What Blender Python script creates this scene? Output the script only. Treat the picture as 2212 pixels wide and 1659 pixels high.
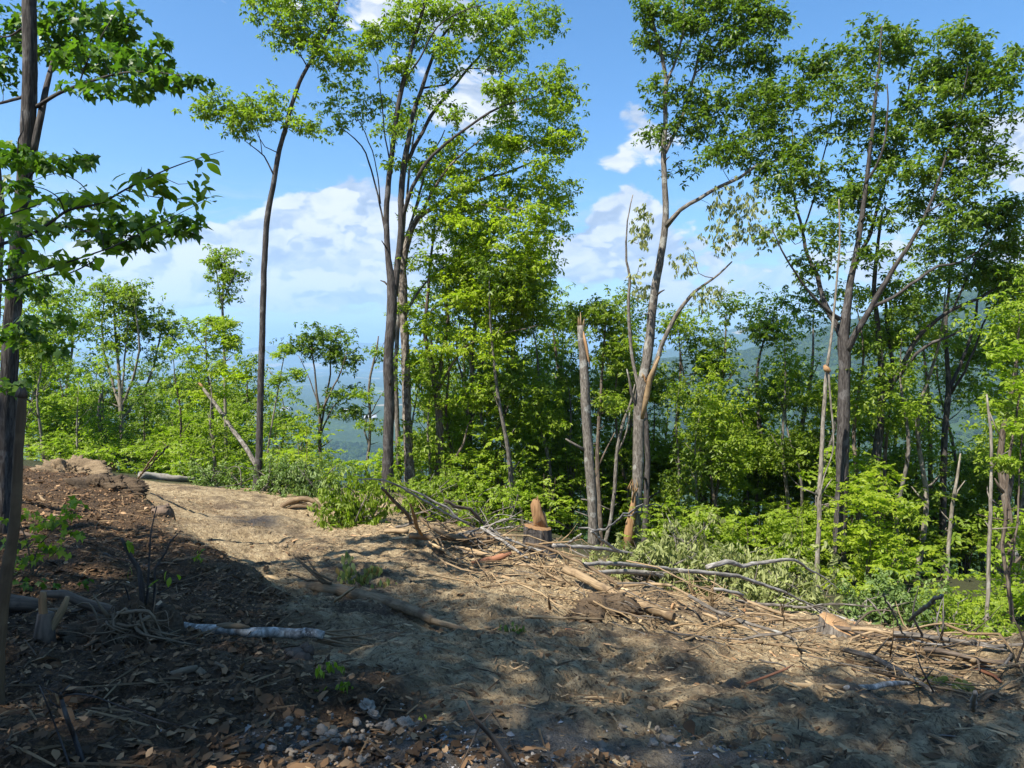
import bpy, math
import numpy as np
from mathutils import Matrix, Vector

for o in list(bpy.data.objects):
    bpy.data.objects.remove(o)
scene = bpy.context.scene
COL = scene.collection

# ------------------------------------------------------------------ camera
F = 1550.0                      # focal length in units of a 2212 x 1659 picture
HORIZON = 765.0
PITCH = math.atan((829.5 - HORIZON) / F)
CAM = np.array([0.0, 0.0, 1.65])
cam_d = bpy.data.cameras.new("camera")
cam_d.sensor_width = 36.0
cam_d.lens = 36.0 * F / 2212.0
cam_d.clip_start = 0.05
cam_d.clip_end = 60000.0
cam = bpy.data.objects.new("camera", cam_d)
COL.objects.link(cam)
cam.location = CAM
cam.rotation_euler = (math.pi / 2 - PITCH, 0, 0)
scene.camera = cam

FWD = np.array([0, math.cos(PITCH), -math.sin(PITCH)])
UPV = np.array([0, math.sin(PITCH), math.cos(PITCH)])
RGT = np.array([1.0, 0, 0])


def ray(u, v):
    return RGT * ((u - 1106.0) / F) + UPV * ((829.5 - v) / F) + FWD


def P(u, v, Y):
    d = ray(u, v)
    return CAM + d * (Y / d[1])


# ------------------------------------------------------------------ light
SUN = np.array([-0.43, -0.40, 0.81])
SUN /= np.linalg.norm(SUN)
sun_d = bpy.data.lights.new("sun", 'SUN')
sun_d.energy = 5.0
sun_d.angle = math.radians(0.53)
sun_d.color = (1.0, 0.955, 0.88)
sun = bpy.data.objects.new("sun", sun_d)
COL.objects.link(sun)
sun.rotation_euler = Vector(SUN).to_track_quat('Z', 'Y').to_euler()

scene.render.engine = 'CYCLES'
scene.view_settings.view_transform = 'Standard'
scene.view_settings.look = 'None'
scene.view_settings.exposure = 1.28
scene.view_settings.gamma = 1.0
scene.view_settings.use_curve_mapping = False
cy = scene.cycles
cy.use_denoising = True
cy.denoiser = 'OPENIMAGEDENOISE'
cy.denoising_input_passes = 'RGB_ALBEDO_NORMAL'
cy.use_adaptive_sampling = False
cy.max_bounces = 8
cy.diffuse_bounces = 5
cy.glossy_bounces = 2
cy.transmission_bounces = 4
cy.volume_bounces = 1
cy.caustics_reflective = False
cy.caustics_refractive = False
cy.sample_clamp_indirect = 4.0

# ------------------------------------------------------------------ node helpers


class NT:
    def __init__(self, tree):
        self.t = tree
        self.n = tree.nodes
        self.l = tree.links

    def new(self, kind, **kw):
        nd = self.n.new(kind)
        for k, v in kw.items():
            setattr(nd, k, v)
        return nd

    def put(self, sock, val):
        if isinstance(val, bpy.types.NodeSocket):
            self.l.new(val, sock)
        else:
            if isinstance(val, (tuple, list)) and sock.type == 'RGBA' and len(val) == 3:
                val = (*val, 1.0)
            sock.default_value = val

    def math(self, op, a, b=0.0, clamp=False):
        nd = self.new('ShaderNodeMath', operation=op, use_clamp=clamp)
        self.put(nd.inputs[0], a)
        self.put(nd.inputs[1], b)
        return nd.outputs[0]

    def vmath(self, op, a, b=None, scale=None):
        nd = self.new('ShaderNodeVectorMath', operation=op)
        self.put(nd.inputs[0], a)
        if b is not None:
            self.put(nd.inputs[1], b)
        if scale is not None:
            self.put(nd.inputs['Scale'], scale)
        return nd.outputs['Value'] if op in ('DOT_PRODUCT', 'LENGTH', 'DISTANCE') else nd.outputs[0]

    def mix(self, fac, a, b, mode='MIX'):
        nd = self.new('ShaderNodeMix', data_type='RGBA', blend_type=mode)
        self.put(nd.inputs[0], fac)
        self.put(nd.inputs[6], a)
        self.put(nd.inputs[7], b)
        return nd.outputs[2]

    def noise(self, vec, scale, detail=4.0, rough=0.55, dist=0.0, color=False):
        nd = self.new('ShaderNodeTexNoise')
        if vec is not None:
            self.put(nd.inputs['Vector'], vec)
        nd.inputs['Scale'].default_value = scale
        nd.inputs['Detail'].default_value = detail
        nd.inputs['Roughness'].default_value = rough
        nd.inputs['Distortion'].default_value = dist
        return nd.outputs['Color'] if color else nd.outputs['Fac']

    def ramp(self, fac, stops, interp='LINEAR'):
        nd = self.new('ShaderNodeValToRGB')
        cr = nd.color_ramp
        cr.interpolation = interp
        while len(cr.elements) < len(stops):
            cr.elements.new(0.5)
        for e, (p, c) in zip(cr.elements, stops):
            e.position = p
            e.color = (*c, 1.0) if len(c) == 3 else c
        self.put(nd.inputs[0], fac)
        return nd.outputs[0]

    def smooth(self, x, a, b):
        nd = self.new('ShaderNodeMapRange', interpolation_type='SMOOTHSTEP')
        self.put(nd.inputs[0], x)
        nd.inputs[1].default_value = a
        nd.inputs[2].default_value = b
        return nd.outputs[0]

    def attr(self, name, out='Fac'):
        nd = self.new('ShaderNodeAttribute', attribute_name=name)
        return nd.outputs[out]

    def bump(self, h, strength=0.5, dist=0.02):
        nd = self.new('ShaderNodeBump')
        nd.inputs['Strength'].default_value = strength
        nd.inputs['Distance'].default_value = dist
        self.put(nd.inputs['Height'], h)
        return nd.outputs[0]


def new_mat(name):
    m = bpy.data.materials.new(name)
    m.use_nodes = True
    nt = NT(m.node_tree)
    for nd in list(nt.n):
        nt.n.remove(nd)
    out = nt.new('ShaderNodeOutputMaterial')
    return m, nt, out


def principled(nt, out, color, rough=0.8, spec=0.3, normal=None):
    b = nt.new('ShaderNodeBsdfPrincipled')
    nt.put(b.inputs['Base Color'], color)
    nt.put(b.inputs['Roughness'], rough)
    b.inputs['Specular IOR Level'].default_value = spec
    if normal is not None:
        nt.l.new(normal, b.inputs['Normal'])
    if out is not None:
        nt.l.new(b.outputs[0], out.inputs['Surface'])
    return b


# ------------------------------------------------------------------ sky
world = bpy.data.worlds.new("World")
scene.world = world
world.use_nodes = True
world.cycles.sampling_method = 'MANUAL'
world.cycles.sample_map_resolution = 512
wn = NT(world.node_tree)
for nd in list(wn.n):
    wn.n.remove(nd)
wout = wn.new('ShaderNodeOutputWorld')
bg = wn.new('ShaderNodeBackground')
SKY_STRENGTH = 0.066
bg.inputs['Strength'].default_value = SKY_STRENGTH
wn.l.new(bg.outputs[0], wout.inputs['Surface'])
sky = wn.new('ShaderNodeTexSky', sky_type='NISHITA')
sky.sun_disc = False
sky.sun_elevation = math.asin(SUN[2])
sky.sun_rotation = math.atan2(SUN[0], SUN[1])
sky.altitude = 400
sky.air_density = 1.0
sky.dust_density = 0.6
sky.ozone_density = 2.5
tc = wn.new('ShaderNodeTexCoord')
D = wn.vmath('NORMALIZE', tc.outputs['Generated'])
sep = wn.new('ShaderNodeSeparateXYZ')
wn.l.new(D, sep.inputs[0])
dz = sep.outputs[2]
# cloud fields: direction space, squeezed in height so that cumulus near the horizon lie flat
mp = wn.new('ShaderNodeMapping')
mp.inputs['Scale'].default_value = (1.0, 1.0, 1.75)
wn.l.new(D, mp.inputs[0])
cv = mp.outputs[0]
warp = wn.noise(cv, 5.0, 4, 0.55, color=True)
cvw = wn.vmath('ADD', cv, wn.vmath('SCALE', wn.vmath('SUBTRACT', warp, (0.5, 0.5, 0.5)), scale=0.16))
n_big = wn.noise(cvw, 3.6, 5, 0.55)


def puff(vec, scale):
    v1 = wn.new('ShaderNodeTexVoronoi', feature='F1', normalize=False)
    v1.inputs['Scale'].default_value = scale
    v1.inputs['Detail'].default_value = 2.0
    v1.inputs['Roughness'].default_value = 0.62
    v1.inputs['Lacunarity'].default_value = 2.3
    wn.l.new(vec, v1.inputs['Vector'])
    return wn.math('SUBTRACT', 0.95, v1.outputs['Distance'])


n_fine = wn.noise(cvw, 16.0, 9, 0.68, 0.2)
p1 = puff(cvw, 10.0)
off = wn.vmath('ADD', cvw, (-0.016, -0.004, 0.034))
p2 = puff(off, 10.0)
n_off = wn.noise(off, 3.6, 5, 0.55)


def blob(u, v, su, sv):
    d = ray(u, v)
    d = d / np.linalg.norm(d)
    r = np.cross(d, [0, 0, 1.0])
    r /= np.linalg.norm(r)
    up = np.cross(r, d)
    a = wn.math('MULTIPLY', wn.vmath('DOT_PRODUCT', D, tuple(map(float, r))), F / su)
    b = wn.math('MULTIPLY', wn.vmath('DOT_PRODUCT', D, tuple(map(float, up))), F / sv)
    s = wn.math('ADD', wn.math('MULTIPLY', a, a), wn.math('MULTIPLY', b, b))
    g = wn.math('POWER', 2.718, wn.math('MULTIPLY', s, -1.0))
    front = wn.math('GREATER_THAN', wn.vmath('DOT_PRODUCT', D, tuple(map(float, d))), 0.0)
    return wn.math('MULTIPLY', g, front)


def total(items):
    acc = None
    for it in items:
        w = it[4]
        g = wn.math('MULTIPLY', blob(*it[:4]), w)
        acc = g if acc is None else wn.math('ADD', acc, g)
    return acc


thick = total([  # bright cumulus standing over the valley
    (720, 455, 125, 70, 1.15), (640, 530, 210, 75, 1.0), (790, 480, 100, 90, 0.9), (720, 600, 200, 50, .8),
    (470, 545, 190, 60, 0.9), (300, 585, 190, 55, 0.8), (960, 560, 200, 70, 0.6),
    (1345, 470, 80, 70, 1.1), (1270, 555, 130, 55, 1.0), (1480, 560, 200, 75, 0.8),
    (1370, 235, 60, 75, 0.95), (1440, 290, 90, 50, 0.6), (1300, 355, 80, 26, 0.3),
    (2180, 290, 75, 50, 1.0), (2290, 340, 150, 60, 0.8), (2080, 560, 260, 60, 0.6),
    (900, 30, 190, 45, 0.62), (520, 8, 140, 26, 0.55), (1080, 140, 130, 110, 0.5), (1010, 240, 120, 60, 0.6),
    (640, 640, 240, 24, 0.5), (250, 640, 240, 26, 0.45), (1300, 640, 300, 24, 0.4), (760, 600, 60, 26, 0.5),
    (60, 490, 110, 25, 0.4),
])
clear = total([(420, 330, 300, 130, 1.0), (1300, 90, 170, 150, 0.9), (1900, 60, 400, 90, 0.8), (330, 120, 260, 120, 0.8), (1240, 430, 50, 60, 0.5)])
f0 = wn.math('ADD', wn.math('MULTIPLY', wn.math('SUBTRACT', n_big, 0.5), 1.7),
             wn.math('ADD', wn.math('MULTIPLY', wn.math('SUBTRACT', n_fine, 0.5), 0.75), wn.math('MULTIPLY', wn.math('SUBTRACT', p1, 0.5), 0.55)))
field = wn.math('ADD', wn.math('ADD', f0, 0.17), wn.math('SUBTRACT', thick, wn.math('MULTIPLY', clear, 0.62)))
cover = wn.smooth(field, 0.30, 0.52)
body = wn.smooth(field, 0.35, 1.25)
# flat layers of cloud packed together low down
low = wn.math('SUBTRACT', 1.0, wn.smooth(wn.math('ABSOLUTE', wn.math('SUBTRACT', dz, 0.085)), 0.05, 0.15))
mp2 = wn.new('ShaderNodeMapping')
mp2.inputs['Scale'].default_value = (1.0, 1.0, 5.0)
wn.l.new(cvw, mp2.inputs[0])
n_str = wn.noise(mp2.outputs[0], 5.5, 9, 0.62, 0.5)
veil = wn.math('MULTIPLY', low, wn.smooth(n_str, 0.44, 0.60))
l_a = wn.smooth(wn.math('SUBTRACT', p1, p2), -0.16, 0.16)
l_b = wn.smooth(wn.math('SUBTRACT', n_big, n_off), -0.05, 0.05)
lit2 = wn.math('ADD', wn.math('ADD', wn.math('MULTIPLY', l_a, 0.42), wn.math('MULTIPLY', l_b, 0.38)), wn.math('MULTIPLY', wn.smooth(n_fine, 0.35, 0.65), 0.25))
cloud_col = wn.ramp(lit2, [(0.0, (0.42, 0.49, 0.63)), (0.36, (0.62, 0.69, 0.81)), (0.62, (0.92, 0.94, 0.97)), (0.85, (1.06, 1.05, 1.04))])
K = 0.42 / SKY_STRENGTH
cloud_rad = wn.vmath('SCALE', cloud_col, scale=K)
veil_rad = wn.vmath('SCALE', wn.mix(wn.smooth(n_fine, 0.36, 0.62), (0.60, 0.69, 0.83), (1.0, 1.0, 1.01)), scale=K * 0.92)
hs = wn.new('ShaderNodeHueSaturation')
hs.inputs['Saturation'].default_value = 1.3
hs.inputs['Value'].default_value = 1.28
wn.l.new(sky.outputs[0], hs.inputs['Color'])
s1 = wn.mix(wn.math('MULTIPLY', veil, 0.62), hs.outputs[0], veil_rad)
s2 = wn.mix(wn.math('MULTIPLY', cover, 0.95), s1, cloud_rad)
wn.l.new(s2, bg.inputs['Color'])

# ------------------------------------------------------------------ noise + ground height


def _hash(ix, iy, seed):
    h = (ix.astype(np.int64) * 374761393 + iy.astype(np.int64) * 668265263 + seed * 1442695041) & 0x7fffffff
    h = ((h ^ (h >> 13)) * 1274126177) & 0x7fffffff
    return ((h ^ (h >> 16)) & 0xffff) / 65535.0


def vnoise(x, y, seed=0):
    x = np.asarray(x, float)
    y = np.asarray(y, float)
    ix = np.floor(x)
    iy = np.floor(y)
    fx = x - ix
    fy = y - iy
    fx = fx * fx * (3 - 2 * fx)
    fy = fy * fy * (3 - 2 * fy)
    a = _hash(ix, iy, seed)
    b = _hash(ix + 1, iy, seed)
    c = _hash(ix, iy + 1, seed)
    d = _hash(ix + 1, iy + 1, seed)
    return (a * (1 - fx) + b * fx) * (1 - fy) + (c * (1 - fx) + d * fx) * fy - 0.5


def fbm(x, y, octs=4, seed=0, gain=0.5):
    s = 0
    a = 1.0
    for i in range(octs):
        s = s + a * vnoise(x * 2 ** i + 17.3 * i, y * 2 ** i - 9.1 * i, seed + i)
        a *= gain
    return s


def sstep(a, b, x):
    t = np.clip((x - a) / (b - a), 0, 1)
    return t * t * (3 - 2 * t)


_ctl = [(-300, 1659, 2.7), (0, 1659, 2.9), (550, 1659, 3.0), (1106, 1659, 3.2), (1650, 1659, 3.5), (2212, 1659, 3.9), (2500, 1659, 4.2),
        (-200, 1480, 3.8), (0, 1500, 3.8), (550, 1500, 4.1), (1106, 1500, 4.5), (1650, 1500, 5.1), (2212, 1500, 5.9),
        (0, 1380, 4.9), (400, 1400, 5.1), (720, 1392, 5.4), (1106, 1390, 6.2), (1650, 1400, 7.3), (2212, 1420, 8.2),
        (0, 1250, 6.7), (300, 1250, 7.3), (650, 1270, 8.0), (1106, 1300, 8.6), (1450, 1335, 9.4), (1825, 1375, 9.6), (2130, 1392, 10.6), (2400, 1420, 10.4),
        (100, 1140, 9.6), (380, 1150, 11.2), (520, 1180, 11.4), (800, 1185, 12.0), (1160, 1200, 13.0), (1500, 1265, 12.8),
        (60, 1050, 12.6), (150, 1035, 15.5), (240, 1045, 17), (400, 1050, 18), (560, 1065, 19), (830, 1140, 14.5),
        (840, 1062, 20), (1000, 1100, 20), (1275, 1178, 19), (1365, 1195, 19), (1812, 1275, 17.5), (2035, 1240, 20), (2300, 1260, 19)]
_pts = [P(u, v, Y) for u, v, Y in _ctl]
_pts += [np.array(p, float) for p in [
    (-30, 34, -4.5), (-16, 34, -4.5), (0, 32, -8.5), (18, 32, -11), (36, 32, -13), (-40, 18, -0.5), (-22, 10, 1.5), (-12, 4, 1.6), (-20, -8, 3), (-5, -4, 0.9), (4, -4, -0.2),
    (12, -4, -1.6), (14, 3, -3.2), (22, 10, -5.6), (34, 14, -8), (-50, 50, -8), (-20, 52, -12), (5, 52, -19), (40, 52, -24), (70, 40, -22), (-70, 20, 0), (-60, 90, -24), (0, 90, -38), (70, 90, -44)]]
_pts = np.array(_pts)


def _kern(r2):
    return 0.5 * r2 * np.log(np.maximum(r2, 1e-9))


_n = len(_pts)
_d2 = ((_pts[:, None, :2] - _pts[None, :, :2]) ** 2).sum(-1)
_A = np.zeros((_n + 3, _n + 3))
_A[:_n, :_n] = _kern(_d2) + np.eye(_n) * 0.6
_A[:_n, _n] = 1
_A[:_n, _n + 1:] = _pts[:, :2]
_A[_n:, :_n] = _A[:_n, _n:].T
_w = np.linalg.solve(_A, np.concatenate([_pts[:, 2], [0, 0, 0]]))


def H0(x, y):
    x = np.clip(np.asarray(x, float), -75, 75)
    y = np.clip(np.asarray(y, float), -25, 100)
    shp = np.broadcast(x, y).shape
    xf = np.broadcast_to(x, shp).ravel()
    yf = np.broadcast_to(y, shp).ravel()
    out = np.empty(xf.size)
    for s in range(0, xf.size, 40000):
        xs = xf[s:s + 40000]
        ys = yf[s:s + 40000]
        r2 = (xs[:, None] - _pts[None, :, 0]) ** 2 + (ys[:, None] - _pts[None, :, 1]) ** 2
        out[s:s + 40000] = _kern(r2) @ _w[:_n] + _w[_n] + _w[_n + 1] * xs + _w[_n + 2] * ys
    return out.reshape(shp)


def hit(u, v, func):
    d = ray(u, v)
    t = np.concatenate([np.arange(1.5, 30, 0.03), np.arange(30, 110, 0.2)])
    q = CAM[None] + d[None] * t[:, None]
    below = q[:, 2] < func(q[:, 0], q[:, 1])
    i = int(np.argmax(below)) if below.any() else len(t) - 1
    return q[i]


# the road is cut into the slope: a step along this line, higher on the left
_bank = np.array([hit(u, v, H0)[:2] for u, v in [(232, 1052), (300, 1095), (360, 1140), (430, 1196), (520, 1250), (600, 1300), (690, 1360)]])
_berm = np.array([hit(u, v, H0)[:2] for u, v in [(880, 1165), (1000, 1185), (1130, 1215), (1300, 1280), (1420, 1330), (1600, 1345), (1850, 1390), (2100, 1440), (2300, 1490)]])


def line_dist(x, y, line):
    """distance to a polyline, side (+ = left of its direction), position along it 0..1"""
    best = np.full(np.shape(x), 1e9)
    side = np.zeros(np.shape(x))
    along = np.zeros(np.shape(x))
    m = len(line) - 1
    for i in range(m):
        a = line[i]
        b = line[i + 1]
        ab = b - a
        t = np.clip(((x - a[0]) * ab[0] + (y - a[1]) * ab[1]) / (ab @ ab), 0, 1)
        dx = x - a[0] - t * ab[0]
        dy = y - a[1] - t * ab[1]
        d = np.hypot(dx, dy)
        k = d < best
        best = np.where(k, d, best)
        side = np.where(k, np.sign(ab[0] * dy - ab[1] * dx), side)
        along = np.where(k, (i + t) / m, along)
    return best, side, along


def H(x, y):
    x = np.asarray(x, float)
    y = np.asarray(y, float)
    z = H0(x, y)
    d, s, t = line_dist(x, y, _bank)
    sd = -d * s                                   # right of the line's run (towards the camera) is the bank
    fade = np.clip(1 - t, 0, 1) ** 0.6
    z = z + 0.34 * fade * sstep(-0.35, 0.12, sd) * np.exp(-np.maximum(sd, 0) / 2.2) - 0.10 * fade * np.exp(-((sd + 0.9) / 0.7) ** 2)
    d2, s2, t2 = line_dist(x, y, _berm)
    z = z + 0.26 * np.exp(-(d2 / 0.75) ** 2) * (0.6 + 0.8 * (vnoise(t2 * 22, t2 * 0, 5) + 0.5))
    return z


def G(u, v, lift=0.0):
    q = hit(u, v, H)
    return np.array([q[0], q[1], float(H(q[0], q[1])) + lift])
# ------------------------------------------------------------------ mesh helpers


def tag(o, label=None, cat=None, group=None, kind=None):
    if label:
        o['label'] = label
    if cat:
        o['category'] = cat
    if group:
        o['group'] = group
    if kind:
        o['kind'] = kind
    return o


def thing(name, label, cat, loc, group=None):
    o = bpy.data.objects.new(name, None)
    o.empty_display_size = 0.2
    o.location = [float(c) for c in loc]
    COL.objects.link(o)
    return tag(o, label, cat, group)


def mesh_data(name, V, polys, mat, attrs=None, smooth=True):
    """polys: list of int arrays (n,k), k = 3 or 4 (or any)"""
    me = bpy.data.meshes.new(name)
    V = np.asarray(V, np.float32)
    polys = [np.asarray(p) for p in polys if len(p)]
    me.vertices.add(len(V))
    me.vertices.foreach_set("co", V.ravel())
    loops = np.concatenate([p.ravel() for p in polys]).astype(np.int32)
    tot = np.concatenate([np.full(len(p), p.shape[1], np.int32) for p in polys])
    st = np.concatenate([[0], np.cumsum(tot)[:-1]]).astype(np.int32)
    me.loops.add(len(loops))
    me.loops.foreach_set("vertex_index", loops)
    me.polygons.add(len(tot))
    me.polygons.foreach_set("loop_start", st)
    me.polygons.foreach_set("loop_total", tot)
    if smooth:
        me.polygons.foreach_set("use_smooth", np.ones(len(tot), bool))
    for k, a in (attrs or {}).items():
        a = np.asarray(a, np.float32)
        if a.ndim == 1:
            at = me.attributes.new(k, 'FLOAT', 'POINT')
            at.data.foreach_set("value", a)
        else:
            at = me.attributes.new(k, 'FLOAT_VECTOR', 'POINT')
            at.data.foreach_set("vector", a.ravel())
    me.update(calc_edges=True)
    me.materials.append(mat)
    return me


def put(name, V, polys, mat, parent=None, attrs=None, smooth=True, base=None):
    """link a mesh whose verts are world coordinates; base: the origin it gets"""
    if parent is not None:
        base = np.array(parent.location)
        pp = parent.parent
        while pp is not None:
            base = base + np.array(pp.location)
            pp = pp.parent
        V = np.asarray(V) - base
        o = bpy.data.objects.new(name, mesh_data(name, V, polys, mat, attrs, smooth))
        o.parent = parent
    else:
        b = np.zeros(3) if base is None else np.asarray(base, float)
        o = bpy.data.objects.new(name, mesh_data(name, np.asarray(V) - b, polys, mat, attrs, smooth))
        o.location = b
    COL.objects.link(o)
    return o


class MB:
    """collects pieces into one mesh"""

    def __init__(self):
        self.V, self.F, self.A, self.n = [], {3: [], 4: []}, {}, 0

    def add(self, V, polys, **attrs):
        for p in polys:
            p = np.asarray(p)
            if len(p):
                self.F[p.shape[1]].append(p + self.n)
        self.V.append(V)
        for k, a in attrs.items():
            self.A.setdefault(k, []).append(a)
        self.n += len(V)

    def build(self, name, mat, parent=None, smooth=True, base=None):
        at = {k: np.concatenate(a) for k, a in self.A.items()}
        return put(name, np.concatenate(self.V), [np.concatenate(self.F[k]) for k in (4, 3) if self.F[k]], mat, parent, at, smooth, base)


def resample(pts, rad, step):
    """Catmull-Rom through the points"""
    pts = np.asarray(pts, float)
    rad = np.asarray(rad, float)
    if len(pts) < 2:
        return pts, rad
    p = np.vstack([2 * pts[0] - pts[1], pts, 2 * pts[-1] - pts[-2]])
    r = np.concatenate([[rad[0]], rad, [rad[-1]]])
    out, ro = [], []
    for i in range(1, len(p) - 2):
        n = max(1, int(np.linalg.norm(p[i + 1] - p[i]) / step))
        t = (np.arange(n) / n)[:, None]
        out.append(0.5 * (2 * p[i] + (p[i + 1] - p[i - 1]) * t + (2 * p[i - 1] - 5 * p[i] + 4 * p[i + 1] - p[i + 2]) * t ** 2
                          + (3 * p[i] - p[i - 1] - 3 * p[i + 1] + p[i + 2]) * t ** 3))
        ro.append(r[i] * (1 - t[:, 0]) + r[i + 1] * t[:, 0])
    out.append(pts[-1:])
    ro.append(rad[-1:])
    return np.vstack(out), np.concatenate(ro)


def tube(path, rad, k=6, rng=None, rough=0.0, cap=True, flat=None):
    """swept tube; returns V, polys, rest (straightened coordinates for bark)"""
    path = np.asarray(path, float)
    rad = np.asarray(rad, float)
    n = len(path)
    tan = np.gradient(path, axis=0)
    tan /= np.linalg.norm(tan, axis=1)[:, None] + 1e-12
    ref = np.array([1.0, 0, 0]) if abs(tan[0][0]) < 0.8 else np.array([0, 1.0, 0])
    N = np.empty_like(path)
    a = ref - tan[0] * (ref @ tan[0])
    N[0] = a / np.linalg.norm(a)
    for i in range(1, n):
        a = N[i - 1] - tan[i] * (N[i - 1] @ tan[i])
        N[i] = a / (np.linalg.norm(a) + 1e-12)
    B = np.cross(tan, N)
    ang = np.arange(k) * 2 * np.pi / k
    ca, sa = np.cos(ang), np.sin(ang)
    rr = rad[:, None] * np.ones((1, k))
    if rng is not None and rough > 0:
        rr = rr * (1 + rough * rng.uniform(-1, 1, (n, k)))
    if flat is not None:
        rr = rr * (1 - flat * np.abs(sa)[None])
    V = path[:, None] + rr[..., None] * (ca[None, :, None] * N[:, None] + sa[None, :, None] * B[:, None])
    L = np.concatenate([[0], np.cumsum(np.linalg.norm(np.diff(path, axis=0), axis=1))])
    rest = np.stack([rr * ca, rr * sa, L[:, None] + 0 * rr], -1)
    idx = np.arange(n * k).reshape(n, k)
    q = np.stack([idx[:-1], np.roll(idx[:-1], -1, 1), np.roll(idx[1:], -1, 1), idx[1:]], -1).reshape(-1, 4)
    V = V.reshape(-1, 3)
    rest = rest.reshape(-1, 3)
    tris = np.zeros((0, 3), int)
    if cap:
        V = np.vstack([V, path[:1], path[-1:]])
        rest = np.vstack([rest, [[0, 0, 0]], [[0, 0, L[-1]]]])
        c0, c1 = n * k, n * k + 1
        i = np.arange(k)
        j = (i + 1) % k
        tris = np.vstack([np.stack([np.full(k, c0), j, i], -1), np.stack([np.full(k, c1), (n - 1) * k + i, (n - 1) * k + j], -1)])
    return V, [q, tris], rest


# ------------------------------------------------------------------ materials


def mat_leaf(name, dark, light, trans=0.35, rough=0.42, odd=None):
    m, nt, out = new_mat(name)
    t = nt.attr('tint')
    stops = [(0.0, dark), (0.75, light)] if odd is None else [(0.0, dark), (0.80, light), (0.95, light), (1.0, odd)]
    c = nt.ramp(t, stops)
    b = principled(nt, None, c, rough, 0.35)
    tr = nt.new('ShaderNodeBsdfTranslucent')
    nt.put(tr.inputs['Color'], nt.mix(1.0, c, (1.15, 1.40, 0.50), 'MULTIPLY'))
    mx = nt.new('ShaderNodeMixShader')
    mx.inputs[0].default_value = trans
    nt.l.new(b.outputs[0], mx.inputs[1])
    nt.l.new(tr.outputs[0], mx.inputs[2])
    nt.l.new(mx.outputs[0], out.inputs['Surface'])
    return m


def mat_bark(name, c1, c2, patch=None, scale=22.0, stretch=0.16, bump=0.7, patch_amt=0.5, dist=0.012):
    m, nt, out = new_mat(name)
    r = nt.attr('rest', 'Vector')
    mp = nt.new('ShaderNodeMapping')
    mp.inputs['Scale'].default_value = (1, 1, stretch)
    nt.l.new(r, mp.inputs[0])
    v = mp.outputs[0]
    n1 = nt.noise(v, scale, 5, 0.62, 0.6)
    n2 = nt.noise(r, 3.1, 3, 0.5)
    n3 = nt.noise(v, scale * 3.1, 3, 0.6)
    c = nt.ramp(n1, [(0.30, tuple(x * 0.45 for x in c1)), (0.46, c1), (0.68, c2)])
    if patch is not None:
        c = nt.mix(nt.math('MULTIPLY', nt.smooth(n2, 0.56, 0.64), nt.math('MULTIPLY', nt.smooth(n3, 0.35, 0.6), patch_amt)), c, patch)
    h = nt.math('ADD', n1, nt.math('MULTIPLY', n3, 0.35))
    principled(nt, out, c, 0.88, 0.15, nt.bump(h, bump, dist))
    return m


def mat_wood(name, c1, c2, scale=30.0, stretch=0.06, dirt=None, rough=0.75):
    m, nt, out = new_mat(name)
    r = nt.attr('rest', 'Vector')
    mp = nt.new('ShaderNodeMapping')
    mp.inputs['Scale'].default_value = (1, 1, stretch)
    nt.l.new(r, mp.inputs[0])
    n1 = nt.noise(mp.outputs[0], scale, 5, 0.6, 0.4)
    n2 = nt.noise(r, 4.0, 4, 0.6)
    oi = nt.new('ShaderNodeObjectInfo')
    c = nt.ramp(n1, [(0.28, c1), (0.66, c2)])
    if dirt is not None:
        c = nt.mix(nt.smooth(n2, 0.47, 0.66), c, dirt)
    c = nt.mix(nt.math('MULTIPLY', oi.outputs['Random'], 0.60), c, tuple(x * f_ for x, f_ in zip(c1, (0.62, 0.60, 0.58))))
    principled(nt, out, c, rough, 0.2, nt.bump(n1, 0.5, 0.006))
    return m


def mat_tint(name, stops, rough=0.85, trans=0.0, bump=0.0):
    m, nt, out = new_mat(name)
    tn = nt.attr('tint')
    nrm = None
    if bump:
        pn = nt.new('ShaderNodeNewGeometry').outputs['Position']
        nz_ = nt.noise(pn, 28, 6, 0.7)
        tn = nt.math('ADD', tn, nt.math('MULTIPLY', nt.math('SUBTRACT', nz_, 0.5), 1.1), clamp=True)
        nrm = nt.bump(nt.math('ADD', nz_, nt.math('MULTIPLY', nt.noise(pn, 110, 4, 0.7), 0.4)), bump, 0.03)
    c = nt.ramp(tn, stops)
    b = principled(nt, None if trans else out, c, rough, 0.2, nrm)
    if trans:
        tr = nt.new('ShaderNodeBsdfTranslucent')
        nt.put(tr.inputs['Color'], c)
        mx = nt.new('ShaderNodeMixShader')
        mx.inputs[0].default_value = trans
        nt.l.new(b.outputs[0], mx.inputs[1])
        nt.l.new(tr.outputs[0], mx.inputs[2])
        nt.l.new(mx.outputs[0], out.inputs['Surface'])
    return m


M = {}
M['leaf_dark'] = mat_leaf('oak leaf green', (0.060, 0.105, 0.014), (0.170, 0.240, 0.030), 0.46, 0.40, (0.22, 0.17, 0.03))
M['leaf_mid'] = mat_leaf('hickory leaf green', (0.098, 0.152, 0.014), (0.255, 0.325, 0.034), 0.52, 0.44)
M['leaf_bright'] = mat_leaf('sapling leaf green', (0.105, 0.170, 0.013), (0.290, 0.370, 0.034), 0.52, 0.48)
M['leaf_yellow'] = mat_leaf('yellow green leaf', (0.150, 0.220, 0.014), (0.360, 0.425, 0.034), 0.55, 0.48)
M['leaf_maple'] = mat_leaf('maple leaf green', (0.042, 0.098, 0.014), (0.120, 0.205, 0.024), 0.46, 0.42)
M['leaf_wilt'] = mat_leaf('wilting leaf', (0.140, 0.165, 0.050), (0.330, 0.350, 0.130), 0.35, 0.55, (0.26, 0.18, 0.07))
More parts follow.
